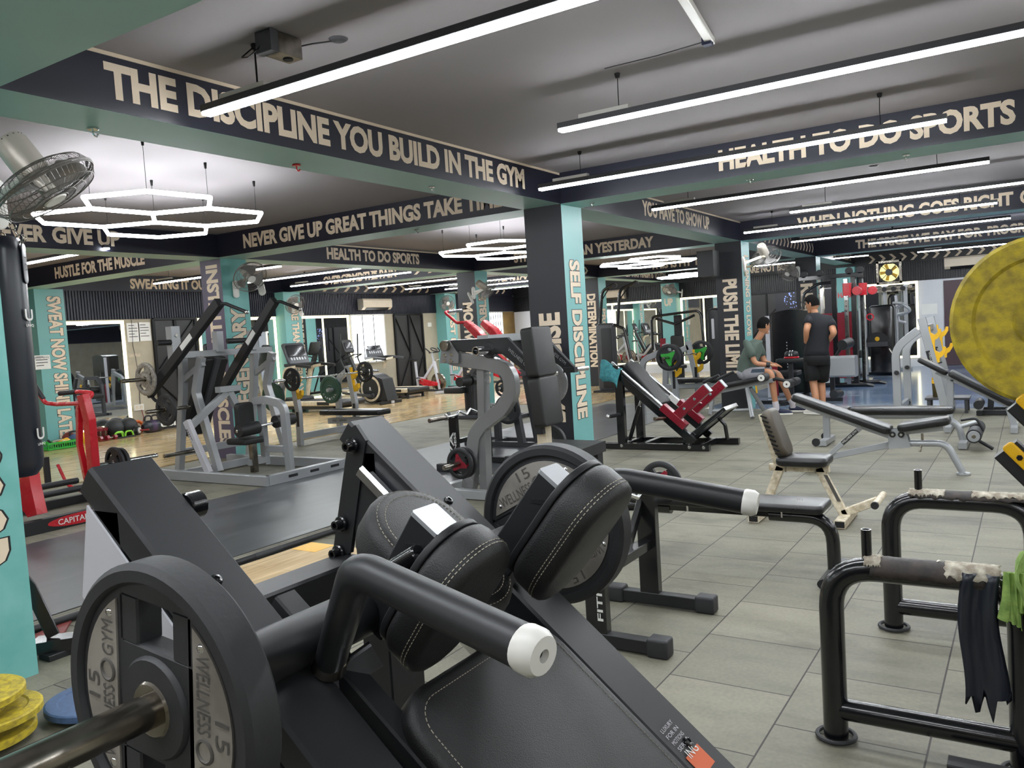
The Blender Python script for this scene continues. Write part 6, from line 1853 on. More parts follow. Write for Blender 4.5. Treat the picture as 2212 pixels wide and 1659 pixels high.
b3 = thing('barbell', 'barbell with green-centred plates resting on the right bench press', 'barbell', (13.9, 5.2, 0.87))
build('bar', MB().cyl((12.95, 5.21, 0.9), (14.9, 5.21, 0.9), 0.014), 'chrome', b3)
for a, b in ((12.85, 13.2), (14.62, 15.0)):
    build('sleeve', MB().cyl((a, 5.21, 0.9), (b, 5.21, 0.9), 0.024), 'chrome_worn', b3)
plate('green', (13.1, 5.21, 0.9), (1, 0, 0), 0.225, 'big black plate with green centre, left end of the bar', math.radians(200), 1.0)
plate('plain', (13.19, 5.21, 0.9), (1, 0, 0), 0.225, 'black plate tight behind the left green-centred plate', 1.2)
plate('green', (14.72, 5.21, 0.9), (1, 0, 0), 0.225, 'big black plate with green centre, right end of the bar by the pillar', math.radians(200), 1.0)
# chest press behind it
cp = thing('chest_press', 'black plate machine with bar handles and a beige-edged tower behind the right bench press', 'machine', (17.6, 6.3, 0))
build('tower', MB().pad((17.6, 5.85, 0.9), (0, 0, 1), (0, 1, 0), 1.7, 0.3, 0.4, 0.12, 0.06), 'rubber_black', cp)
build('tower_side', MB().pad((17.72, 5.72, 0.9), (0, 0, 1), (0, 1, 0), 1.66, 0.14, 0.3, 0.05, 0.02), 'beige_plastic', cp)
build('brand_strip', MB().pad((17.395, 5.87, 1.3), (0, 0, 1), (0, 1, 0), 0.44, 0.06, 0.01, 0.02, 0.003), 'light_grey', cp)
build('top_bar', MB().tube([(17.3, 7.25, 0.9), (17.3, 7.25, 1.65), (17.3, 6.1, 1.72), (17.3, 6.05, 0.9)], 0.03, 10, 0.14), K, cp)
build('press_arm', MB().tube([(17.2, 7.1, 1.6), (17.2, 6.65, 1.45), (17.2, 6.2, 1.62)], 0.03, 10, 0.1), K, cp)
build('spine', MB().rbar([(17.5, 6.7, 0.04), (17.5, 6.7, 1.65)], 0.1, 0.16), 'matt_black', cp)
build('seat_pad', MB().pad((17.3, 6.7, 0.5), (0, 1, 0), (1, 0, 0), 0.36, 0.36, 0.08, 0.05, 0.02), 'leather', cp)
build('back_pad', MB().pad((17.4, 6.7, 0.95), (0, 0, 1), (0, 1, 0), 0.5, 0.3, 0.08, 0.05, 0.02), 'leather', cp)
build('side_plate', MB().box((17.3, 7.0, 0.95), (0.05, 0.12, 0.4)), 'crimson', cp)
for y in (7.2, 6.1):
    build('base_runner', MB().rbar([(17.0, y, 0.04), (18.0, y, 0.04)], 0.08, 0.07), 'matt_black', cp)
build('base_cross', MB().rbar([(17.5, 7.2, 0.04), (17.5, 5.8, 0.04)], 0.08, 0.07), 'matt_black', cp)
# decline bench under the seated man
db = thing('decline_bench', 'grey decline bench with foam ankle rollers the seated man sits on', 'bench', (12.3, 3.6, 0))
ud = V(0, 4.1 - 3.42, 0.44 - 0.57).normalized()
build('pad', MB().pad((12.3, 3.82, 0.5), ud, (1, 0, 0), 0.98, 0.3, 0.07, 0.05, 0.02), 'leather_shiny', db)
build('beam', MB().rbar([V(12.3, 3.82, 0.435) + ud * 0.5, V(12.3, 3.82, 0.435) - ud * 0.56], 0.06, 0.06), G, db)
build('leg', MB().tube([(12.22, 3.64, 0.43), (11.95, 3.5, 0.02)], 0.033, 12), G, db)
build('leg', MB().tube([(12.38, 3.64, 0.43), (12.65, 3.5, 0.02)], 0.033, 12), G, db)
build('tail_leg', MB().rbar([(12.3, 4.2, 0.39), (12.3, 4.25, 0.03)], 0.06, 0.06), G, db)
build('low_tube', MB().tube([(12.3, 4.22, 0.08), (12.3, 3.6, 0.1), (12.0, 3.53, 0.1)], 0.025, 10, 0.05), G, db)
build('roller_arm', MB().tube([(12.3, 3.36, 0.52), (12.3, 3.22, 0.56), (12.3, 3.0, 0.5)], 0.025, 10, 0.05), 'rubber_black', db)
for y, z in ((3.36, 0.6), (3.0, 0.5)):
    build('roller_axle', MB().cyl((11.98, y, z), (12.62, y, z), 0.015), 'chrome', db)
    for x0, x1 in ((11.99, 12.24), (12.36, 12.61)):
        build('foam_roller', MB().cyl((x0, y, z), (x1, y, z), 0.06, seg=20), 'rubber', db)
    build('roller_cap', MB().cyl((11.985, y, z), (11.99, y, z), 0.05, seg=20), 'white_plastic', db)
build('yellow_pin', MB().tube([(12.2, 3.5, 0.47), (12.2, 3.49, 0.36)], 0.012, 8), 'yellow_plastic', db)
# big stack machine behind the men
bm_ = thing('stack_machine', 'wide black weight-stack machine with a curved top behind the two men', 'machine', (15.4, 3.7, 0.006))
sh = [(15.0, 3.97, 0.1), (15.0, 3.97, 1.54)] + [(15.0, 3.97 - 0.64 * k / 8, 1.54 + 0.05 * math.sin(math.pi * k / 8)) for k in range(1, 8)] + [(15.0, 3.33, 1.54), (15.0, 3.33, 0.1)]
build('shroud', MB().prism(sh, (0.5, 0, 0)), 'gloss_black', bm_)
build('edge_post', MB().rbar([(15.0, 4.05, 0.02), (15.0, 4.05, 1.5)], 0.06, 0.07), 'light_grey', bm_)
build('side_panel', MB().box((15.02, 3.95, 0.35), (0.05, 0.1, 0.6)), 'crimson', bm_)
st_ = MB()
for k in range(12):
    st_.box((14.995, 3.72, 0.4 + 0.055 * k), (0.006, 0.012, 0.02), 0)
build('weight_marks', st_, 'light_grey', bm_)
build('seat_pad', MB().pad((14.4, 3.55, 0.5), (0, 1, 0), (1, 0, 0), 0.34, 0.4, 0.08, 0.05, 0.02), 'leather', bm_)
build('arm_rest', MB().pad((13.9, 3.4, 0.74), (0, 1, 0), (1, 0, 0), 0.44, 0.24, 0.07, 0.05, 0.02), 'leather', bm_)
build('arm_post', MB().rbar([(13.9, 3.4, 0.72), (13.9, 3.4, 0.03)], 0.07, 0.07), 'matt_black', bm_)
build('seat_post', MB().rbar([(14.4, 3.55, 0.46), (14.4, 3.55, 0.03)], 0.08, 0.08), 'matt_black', bm_)
build('base', MB().rbar([(13.7, 3.5, 0.035), (15.4, 3.5, 0.035)], 0.1, 0.06), 'matt_black', bm_)
build('foot', MB().rbar([(14.0, 4.0, 0.035), (14.0, 2.95, 0.035)], 0.08, 0.06), 'matt_black', bm_)
build('pad_arm', MB().rbar([(14.4, 2.85, 0.03), (14.4, 2.85, 0.7)], 0.07, 0.07), 'matt_black', bm_)
build('grey_box', MB().box((14.2, 2.64, 0.6), (0.3, 0.42, 0.34), 0.03), 'silver_paint', bm_)
build('roller', MB().cyl((14.1, 2.62, 0.95), (14.35, 2.55, 0.98), 0.085, seg=20), 'leather', bm_)
build('roller_tube', MB().tube([(14.4, 2.85, 0.66), (14.25, 2.7, 0.85), (14.2, 2.6, 0.96)], 0.025, 8, 0.05), 'matt_black', bm_)
build('ankle_roller', MB().cyl((13.95, 2.75, 0.16), (14.2, 2.7, 0.16), 0.07, seg=20), 'rubber', bm_)
build('cross_foot', MB().rbar([(14.4, 3.5, 0.035), (14.4, 2.7, 0.035)], 0.08, 0.06), 'matt_black', bm_)
bg = thing('shoes_bag', 'small black and red bag with white stripes on the arm rest between the men', 'bag', (13.9, 3.38, 0.775))
build('body', MB().pad((13.9, 3.38, 0.835), (0, 1, 0), (1, 0, 0), 0.22, 0.14, 0.12, 0.06, 0.05), 'matt_black', bg)
build('red_base', MB().pad((13.9, 3.38, 0.79), (0, 1, 0), (1, 0, 0), 0.24, 0.15, 0.03, 0.06, 0.01), 'red_paint', bg)
for dy in (-0.02, 0.02):
    build('stripe', MB().tube([(13.825, 3.38 + dy, 0.82), (13.85, 3.38 + dy, 0.875), (13.9, 3.38 + dy, 0.9)], 0.009, 6, 0.02), 'white_paint', bg)
# functional trainer with chrome columns
ft = thing('functional_trainer', 'tall black cable trainer with chrome columns and red carriages', 'cable machine', (17.5, 3.2, 0.006))
for y, dx in ((3.05, 0.0), (2.86, 0.6)):
    x = 17.0 + dx
    build('chrome_column', MB().box((x, y, 1.1), (0.09, 0.075, 2.05)), 'chrome', ft)
    h = MB()
    for k in range(16):
        h.cyl((x - 0.046, y, 0.4 + k * 0.1), (x - 0.047, y, 0.4 + k * 0.1), 0.012, seg=8, c=0)
    build('pin_hole', h, 'black_paint', ft)
    build('carriage', MB().box((x, y - 0.02, 1.92), (0.14, 0.15, 0.24), 0.02), 'red_paint', ft)
    build('pulley_block', MB().cyl((x - 0.06, y - 0.2, 1.88), (x + 0.06, y - 0.2, 1.88), 0.085, seg=18), 'red_paint', ft)
for y in (3.3, 2.94):
    build('post', MB().box((17.15, y, 1.1), (0.08, 0.09, 2.18)), K, ft)
build('top_bar', MB().rbar([(17.1, 3.95, 2.2), (17.1, 2.75, 2.2)], 0.08, 0.08), K, ft)
build('top_bar', MB().rbar([(17.1, 3.0, 2.2), (17.7, 2.85, 2.2)], 0.07, 0.07), K, ft)
for y in (3.85, 3.55, 3.0, 2.8):
    build('top_pulley', MB().cyl((17.06, y, 2.28), (17.14, y, 2.28), 0.07, seg=18), 'rubber_black', ft)
build('arch', MB().tube([(17.15, 3.9, 0.1), (17.15, 3.9, 1.9), (17.15, 3.6, 2.08), (17.15, 3.3, 2.08)], 0.03, 10, 0.2), K, ft)
build('stack_cover', MB().box((17.2, 3.12, 0.83), (0.12, 0.28, 1.3)), 'crimson', ft)
build('stack_cover', MB().box((17.25, 3.48, 0.83), (0.12, 0.3, 1.3)), 'crimson', ft)
build('rear_column', MB().box((17.5, 3.6, 1.3), (0.08, 0.07, 1.5)), 'chrome', ft)
build('foot', MB().tube([(17.1, 3.6, 0.05), (17.1, 2.75, 0.05), (17.1, 2.62, 0.01)], 0.045, 12, 0.1), K, ft)
build('foot', MB().tube([(17.7, 3.2, 0.05), (17.7, 2.6, 0.05), (17.7, 2.48, 0.01)], 0.045, 12, 0.1), K, ft)
build('base_cross', MB().rbar([(17.1, 3.3, 0.05), (17.7, 3.1, 0.05)], 0.08, 0.07), K, ft)
build('cable_handle', MB().ring((17.1, 2.65, 1.36), (1, 0, 0.2), 0.06, 0.012, 18, 6), 'red_paint', ft)
build('cable', MB().tube([(17.1, 2.85, 1.85), (17.1, 2.65, 1.42)], 0.004, 5), 'black_paint', ft)
# weight machine by the far mirror
wm = thing('stack_machine', 'black weight-stack machine with silver press arms in front of the far mirror', 'machine', (20.2, 2.9, 0.006))
build('shroud', MB().pad((20.1, 2.86, 0.82), (0, 0, 1), (0, 1, 0), 1.55, 0.52, 0.3, 0.08, 0.04), 'gloss_black', wm)
build('fan_plate', MB().prism([V(19.93, 2.95, 0.75) + V(0, 0.24 * math.cos(a), 0.24 * math.sin(a)) for a in [math.pi * k / 12 for k in range(13)]], (-0.03, 0, 0)), 'matt_black', wm)
build('emblem', MB().cyl((19.895, 2.95, 0.84), (19.89, 2.95, 0.84), 0.05, seg=18), 'yellow_plastic', wm)
build('shelf', MB().box((19.88, 2.96, 0.72), (0.14, 0.46, 0.1)), 'dark_grey', wm)
for y in (2.55, 3.2):
    build('frame_post', MB().tube([(20.0, y, 0.03), (20.0, y, 1.5), (20.0, y - 0.15 if y < 3 else y + 0.1, 1.6)], 0.035, 10, 0.1), 'silver_paint', wm)
build('press_arm', MB().tube([(20.0, 2.6, 1.62), (19.7, 2.4, 1.6), (19.7, 2.2, 1.42), (19.8, 2.5, 1.35)], 0.035, 10, 0.08), 'silver_paint', wm)
build('grip_lever', MB().tube([(19.7, 2.68, 0.62), (19.65, 2.6, 0.5), (19.65, 2.58, 0.2)], 0.025, 8, 0.05), 'chrome_worn', wm)
build('seat_pad', MB().pad((19.2, 3.35, 0.55), (0, 1, 0), (1, 0, 0), 0.5, 0.36, 0.16, 0.06, 0.04), 'leather', wm)
build('seat_post', MB().rbar([(19.2, 3.35, 0.48), (19.2, 3.35, 0.03)], 0.08, 0.08), 'matt_black', wm)
build('side_case', MB().box((19.6, 3.45, 0.75), (0.3, 0.3, 1.5)), D, wm)
build('base', MB().rbar([(19.1, 3.35, 0.035), (20.3, 3.35, 0.035), (20.3, 2.6, 0.035)], 0.08, 0.06), 'matt_black', wm)
t = thing('multi_station', 'silver cable station with a row of bars in front of the far mirror', 'cable machine', (21.6, 3.1, 0.006))
for y in (2.55, 3.0, 3.5):
    build('post', MB().rbar([(21.6, y, 0.02), (21.6, y, 2.05)], 0.08, 0.08), 'silver_paint', t)
build('top_rail', MB().rbar([(21.6, 3.7, 2.0), (21.6, 2.4, 2.0)], 0.07, 0.08), 'chrome_worn', t)
build('top_rail', MB().rbar([(21.2, 3.6, 1.92), (21.2, 2.5, 1.92)], 0.05, 0.05), 'chrome_worn', t)
for k in range(6):
    build('pulley', MB().cyl((21.15, 3.55 - 0.2 * k, 1.96), (21.24, 3.55 - 0.2 * k, 1.96), 0.055, seg=14), 'rubber_black', t)
build('hanging_bar', MB().tube([(21.1, 2.7, 1.8), (21.1, 2.65, 1.2), (21.1, 2.5, 1.15)], 0.03, 8, 0.05), 'light_grey', t)
build('rail_hanger', MB().box((21.4, 3.0, 1.96), (0.45, 0.05, 0.05)), 'chrome_worn', t)
build('base', MB().rbar([(21.6, 3.6, 0.04), (21.6, 2.45, 0.04)], 0.09, 0.07), 'silver_paint', t)
# poster panel on the far wall
p_ = thing('wall_poster', 'dark poster with a blue starry figure on the far wall behind the standing man', 'poster', (XW - 0.07, 5.0, 1.2))
build('sheet', MB().box((XW - 0.055, 5.1, 1.68), (0.012, 1.7, 0.9), 0), 'poster_blue', p_)
hd_, q = MB(), random.Random(11)
for k in range(70):
    a, rr = 2 * math.pi * q.random(), math.sqrt(q.random())
    if k < 45:
        y, z = 5.5 + 0.2 * rr * math.cos(a), 1.9 + 0.2 * rr * math.sin(a)
        if k < 22:
            y, z = 5.5 + 0.2 * math.cos(a), 1.9 + 0.2 * math.sin(a)
    else:
        y, z = 5.35 + 0.35 * (q.random() - 0.5), 1.62 - 0.25 * q.random()
    hd_.ball((XW - 0.063, y, z), 0.008 + 0.012 * q.random(), 6, 4)
build('star_figure', hd_, 'star_glow', p_)
# ---------------------------------------------------------------- things along the left wall
def kettlebell(x, y, m, label, s=1.0):
    t = thing('kettlebell', label, 'kettlebell', (x, y, 0.012), 'kettlebells under the mirror')
    build('bell', MB().lathe([(0.0, 0.0), (0.06 * s, 0.0), (0.1 * s, 0.05 * s), (0.108 * s, 0.1 * s), (0.09 * s, 0.16 * s), (0.05 * s, 0.19 * s), (0, 0.195 * s)], (x, y, 0.012), (0, 0, 1), 18), m, t)
    h = MB().tube([V(x - 0.06 * s, y, 0.16 * s), V(x - 0.075 * s, y, 0.26 * s), V(x + 0.075 * s, y, 0.26 * s), V(x + 0.06 * s, y, 0.16 * s)], 0.016 * s, 8, 0.05 * s)
    build('handle', h, 'rubber_black', t)
    return t
kettlebell(7.709, 13.95, 'rubber_blue', 'dark blue kettlebell right of the green basket')
kettlebell(7.928, 14.1, 'yellow_plastic', 'yellow kettlebell with black handle right of the blue one')
kettlebell(7.742, 14.28, 'yellow_plastic', 'yellow kettlebell behind the green basket', 0.9)
kettlebell(7.845, 14.3, 'rubber_black', 'black kettlebell behind the blue one')
kettlebell(7.99, 14.32, 'rubber_black', 'black kettlebell behind the yellow one')
def ball(x, y, r, m, label, cat='ball', gr='medicine balls under the mirror'):
    mb = MB().ball((x, y, 0.012 + r), r, 22, 14)
    return one('medicine_ball', mb, m, label, cat, gr)
ball(7.685, 14.05, 0.12, 'rubber_red', 'brown medicine ball behind the green basket')
ball(8.382, 14.3, 0.12, 'rubber_red', 'dark red medicine ball right of the red upright')
ball(8.662, 14.3, 0.17, 'rubber', 'large dark slam ball, left of two by the mirror corner')
ball(8.937, 14.3, 0.17, 'rubber', 'large dark slam ball, right of two by the mirror corner')
def dumbbell(x, y, z, ang, m, label, L=0.2, r=0.045):
    d = V(math.cos(ang), math.sin(ang), 0)
    c = V(x, y, z + r)
    t = thing('dumbbell', label, 'dumbbell', (x, y, z), 'small dumbbells under the mirror')
    build('handle', MB().cyl(c - d * L / 2, c + d * L / 2, 0.014), m if L < 0.18 else 'chrome_worn', t)
    for s in (-1, 1):
        build('head', MB().sweep([c + d * s * L * 0.28, c + d * s * L * 0.55], circ(r, 6)), m, t)
    return t
dumbbell(8.242, 14.1, 0.012, 1.4, 'crimson', 'crimson dumbbell nearest the red upright')
dumbbell(8.267, 14.0, 0.012, 0.3, 'crimson', 'crimson dumbbell lying in front of the red bells')
dumbbell(8.376, 13.95, 0.012, 0.2, 'crimson', 'crimson dumbbell in front of the left slam ball')
dumbbell(8.562, 14.05, 0.012, 0.2, 'rubber_black', 'black-ended dumbbell in front of the slam balls')
for u, l in ((8.217, 'left'), (8.302, 'middle'), (8.397, 'right')):
    t = dumbbell(u, 14.15, 0.012, 0, 'crimson', f'crimson dumbbell standing in the {l} of a row of three', 0.2)
    t.matrix_world = Matrix.Translation(t.location + V(0, 0, 0.11)) @ Matrix.Rotation(math.pi / 2, 4, 'Y') @ Matrix.Translation((0, 0, -0.045))
for u, y, l in ((256, 14.0, 'left'), (266, 14.12, 'middle'), (279, 14.02, 'right')):
    x = 8.551 + (u - 256) * 0.0094
    t = thing('push_up_bar', f'black push-up handle with lime grip, {l} of three', 'push-up bar', (x, y, 0.012), 'push-up handles by the slam balls')
    build('base', MB().box((x, y, 0.025), (0.2, 0.1, 0.025), 0.008), 'rubber_black', t)
    build('grip', MB().tube([(x - 0.08, y, 0.035), (x - 0.06, y, 0.12), (x + 0.06, y, 0.12), (x + 0.08, y, 0.035)], 0.016, 8, 0.04), 'lime_plastic', t)
t = thing('ab_wheel', 'red and white ab wheel beside the black sandbag', 'exercise wheel', (10.08, 14.1, 0.012))
x = 8.986
t.location.x = x
ORG[t.name] = V(t.location)
build('wheel', MB().lathe([(0.03, -0.03), (0.09, -0.03), (0.09, 0.03), (0.03, 0.03), (0.03, -0.03)], (x, 14.1, 0.102), (0.6, -0.8, 0), 24, False), 'rubber_black', t)
build('hub', MB().cyl((x - 0.03, 14.14, 0.102), (x + 0.03, 14.06, 0.102), 0.055, seg=18), 'white_plastic', t)
build('handle', MB().cyl((x - 0.13, 14.27, 0.102), (x + 0.13, 13.93, 0.102), 0.016), 'crimson', t)
x = 9.198
one('coiled_band', MB().ring((x, 14.38, 0.012 + 0.13), (0.1, -1, 0.25), 0.1, 0.03, 24, 8), 'orange_plastic', 'orange ring leaning on the wall below the socket', 'exercise band')
x0, x1 = 9.164, 9.588
t = thing('sandbag', 'black training sandbag with handles and white letters by the black door', 'sandbag', ((x0 + x1) / 2, 14.2, 0.012), 'sandbags')
mb = MB().sweep([(x0 + (x1 - x0) * k / 10, 14.2, 0.012 + 0.12) for k in range(11)], circ(0.118, 18), scales=[0.45, 0.85, 1, 1, 1, 1, 1, 1, 1, 0.85, 0.45])
build('bag', mb, 'vinyl_bag', t)
build('end_band', MB().lathe([(0.12, 0), (0.12, 0.1)], (x0 + 0.14, 14.2, 0.132), (1, 0, 0), 18, False), 'plum_sticker', t)
for k in (0.3, 0.62):
    xx = x0 + (x1 - x0) * k
    build('strap_handle', MB().tube([(xx - 0.08, 14.2, 0.24), (xx - 0.06, 14.2, 0.34), (xx + 0.06, 14.2, 0.34), (xx + 0.08, 14.2, 0.24)], 0.018, 8, 0.06), 'rubber_black', t)
text('USI', t, 'white_paint', (x0 + 0.3, 14.078, 0.1), (x0 + 0.62, 14.078, 0.1), 0.08, (0, 0, 1), fat=0.04)
bx_ = 7.374
t = thing('basket', 'green plastic basket of cables at the foot of the SWEAT NOW pillar', 'basket', (bx_, 13.85, 0.012))
mb = MB()
mb.box((bx_, 13.85, 0.02), (0.5, 0.34, 0.012))
for dx, dy, w, h in ((0, -0.17, 0.52, 0.012), (0, 0.17, 0.52, 0.012), (-0.26, 0, 0.012, 0.34), (0.26, 0, 0.012, 0.34)):
    mb.box((bx_ + dx, 13.85 + dy, 0.035), (w, h, 0.03))
    mb.box((bx_ + dx, 13.85 + dy, 0.125), (w, h, 0.035))
for k in range(14):
    for s in (-1, 1):
        mb.box((bx_ - 0.25 + 0.038 * k, 13.85 + s * 0.17, 0.08), (0.012, 0.01, 0.07), 0)
build('tray', mb, 'rubber_green' if False else 'green_plastic', t)
r = random.Random(9)
for k in range(5):
    pts = [(bx_ + 0.2 * (r.random() * 2 - 1), 13.85 + 0.12 * (r.random() * 2 - 1), 0.06 + 0.13 * r.random()) for _ in range(5)]
    one('resistance_band', MB().tube(pts, 0.018, 8, 0.1), ('rubber_black', 'fan_grey', 'yellow_plastic', 'rubber', 'ivory')[k], ('black', 'grey', 'yellow', 'dark grey', 'cream')[k] + ' exercise band coiled in the green basket', 'exercise band', 'bands in the green basket')
# papers, plates and sockets on walls
def sheet(p, d, w, h, nrm, m, name, label, cat, lines=5):
    p, d, n = V(p), V(d), V(nrm)
    t = thing(name, label, cat, p)
    build('sheet', MB().prism([p, p + d * w, p + d * w + V(0, 0, h), p + V(0, 0, h)], n * 0.002), m, t)
    k = MB()
    for i in range(lines):
        z = h * (0.85 - 0.6 * i / max(1, lines - 1))
        a, b = p + d * w * 0.14 + n * 0.0025 + V(0, 0, z), p + d * w * (0.84 if i % 3 else 0.6) + n * 0.0025 + V(0, 0, z)
        k.prism([a, b, b + V(0, 0, 0.012), a + V(0, 0, 0.012)], n * 0.0005)
    if lines:
        build('print', k, 'ink', t)
    return t
sheet((9.203, 14.49, 1.758), (1, 0, 0), 0.26, 0.36, (0, -1, 0), 'paper', 'notice', 'white notice on the concrete wall, left of two', 'notice')
sheet((9.443, 14.49, 1.765), (1, 0, 0), 0.26, 0.36, (0, -1, 0), 'paper', 'notice', 'white notice on the concrete wall, right of two', 'notice')
t = sheet((7.28, 14.19, 1.357), (1, 0, 0), 0.28, 0.24, (0, -1, 0), 'paper', 'notice', 'white GOOD NEWS notice stuck on the SWEAT NOW pillar', 'notice', 4)
text('GOOD NEWS!', t, 'ink', V((7.28, 14.19, 1.357)) + V(0.02, -0.003, 0.18), V((7.28, 14.19, 1.357)) + V(0.26, -0.003, 0.18), 0.035, (0, 0, 1), fat=0.0)
t = sheet((9.14, 14.49, 1.312), (1, 0, 0), 0.34, 0.28, (0, -1, 0), 'concrete', 'sign', 'pale embossed sign below the two notices', 'sign', 0)
text('Use Mask', t, 'beige_plastic', V((9.14, 14.49, 1.312)) + V(0.06, -0.003, 0.16), V((9.14, 14.49, 1.312)) + V(0.3, -0.003, 0.16), 0.07, (0, 0, 1), fat=0.01)
t = thing('wall_socket', 'white wall socket with a red cord above the orange ring', 'socket', (9.309, 14.49, 0.499))
c = V((9.309, 14.49, 0.499))
build('face_plate', MB().box(c, (0.2, 0.02, 0.12)), 'white_plastic', t)
for dx in (-0.045, 0.045):
    build('outlet', MB().box(c + V(dx, -0.011, 0), (0.06, 0.004, 0.07), 0), 'beige_plastic', t)
build('cord', MB().tube([c + V(0.04, -0.02, -0.05), c + V(0.05, -0.05, -0.2), c + V(0.0, -0.04, -0.4)], 0.008, 6, 0.08), 'rubber_red', t)
one('wall_socket', MB().box((18.45, YW - 0.012, 1.86), (0.16, 0.03, 0.12)), 'white_plastic', 'small white switch plate beside the BEAST MODE pillar', 'socket')
sheet((XW - 0.01, 2.36, 1.3), (0, -1, 0), 0.36, 0.26, (-1, 0, 0), 'paper', 'sign', 'pale sign on the white wall behind the hook rack', 'sign', 0)
one('wall_wire', MB().tube([(9.32, YW - 0.01, 2.18), (9.3, YW - 0.012, 1.7), (9.36, YW - 0.012, 1.2), (9.34, YW - 0.01, 0.5)], 0.006, 5, 0.3), 'dark_grey', 'thin grey wire down the concrete wall by the notices', 'wire')
# ---------------------------------------------------------------- floor things at the left
lpf = thing('lifting_platform', 'plywood lifting platform with yellow corners behind the hack squat machine', 'platform', (3.1, 4.0, 0))
build('board', MB().box((3.35, 4.0, 0.012), (1.7, 1.1, 0.024)), 'plywood', lpf)
for x, y in ((4.1, 4.42), (2.95, 3.53)):
    build('yellow_paint', MB().box((x, y, 0.0245), (0.2 if x > 4 else 0.5, 0.24 if x > 4 else 0.12, 0.002), 0), 'yellow_plastic', lpf)
rl = thing('edge_bar', 'long black bar lying on the floor along the plywood platform', 'bar', (3.6, 4.64, 0.0))
build('bar', MB().cyl((2.2, 4.64, 0.024), (4.95, 4.64, 0.024), 0.022, seg=14), 'matt_black', rl)
build('tape', MB().cyl((3.75, 4.64, 0.024), (4.0, 4.64, 0.024), 0.0235, seg=14), 'rubber', rl)
plate('rdisc', (2.95, 4.25, 0.24), V(0.2, -1, 0.12), 0.215, 'dark red plate standing behind the left rail of the hack squat machine')
for k, (dx, dy) in enumerate(((0.0, 0.0), (0.02, -0.02), (-0.02, 0.02))):
    plate('ydisc', (1.45 + dx, 3.5 + dy, 0.045 + 0.075 * k), (0, 0, 1), 0.2, ('bottom', 'middle', 'top')[k] + ' yellow plate of the stack at the lower left corner', k * 1.1, 0.62, 'stacked yellow plates')
plate('bdisc', (1.86, 3.38, 0.04), (0, 0, 1), 0.2, 'blue plate lying on the floor beside the yellow stack', 0.5, 0.62)
t = thing('spotter_arm', 'black folding lever arm with a flat foot beside the teal pillar', 'bracket', (2.15, 4.15, 0.0))
build('arm', MB().rbar([(1.98, 4.3, 0.52), (2.06, 4.26, 0.36), (2.12, 4.2, 0.1)], 0.03, 0.06), 'gloss_black', t)
build('foot', MB().prism([(2.0, 4.22, 0.03), (2.22, 4.05, 0.03), (2.3, 4.1, 0.03), (2.1, 4.3, 0.03)], (0, 0, 0.06)), 'gloss_black', t)
build('foot_pad', MB().box((2.15, 4.17, 0.015), (0.2, 0.1, 0.03)), 'rubber_black', t)
one('floor_marker', MB().prism([(2.0, 4.5, 0.001), (2.5, 4.7, 0.001), (2.2, 4.32, 0.001), (2.0, 4.3, 0.001)], (0, 0, 0.012)), 'rubber_red', 'salmon triangular floor piece behind the black lever arm', 'floor marker')
# ---------------------------------------------------------------- people
def skin(pts, edges, root=0, sub=2):
    """grow a body surface over a skeleton: pts = [(position, radius or (rx, ry))]"""
    me = bpy.data.meshes.new('s')
    me.from_pydata([V(p) for p, r in pts], edges, [])
    o = bpy.data.objects.new('s', me)
    COL.objects.link(o)
    md = o.modifiers.new('skin', 'SKIN')
    md.use_smooth_shade = True
    for i, (p, r) in enumerate(pts):
        sv = me.skin_vertices[0].data[i]
        sv.radius = r if hasattr(r, '__len__') else (r, r)
        sv.use_root = i == root
    ss = o.modifiers.new('sub', 'SUBSURF')
    ss.levels = ss.render_levels = sub
    bpy.context.view_layer.update()
    ev = bpy.data.meshes.new_from_object(o.evaluated_get(bpy.context.evaluated_depsgraph_get()))
    vs, fs = [v.co.copy() for v in ev.vertices], [list(f.vertices) for f in ev.polygons]
    bpy.data.objects.remove(o)
    bpy.data.meshes.remove(ev)
    return MB().add(vs, fs)
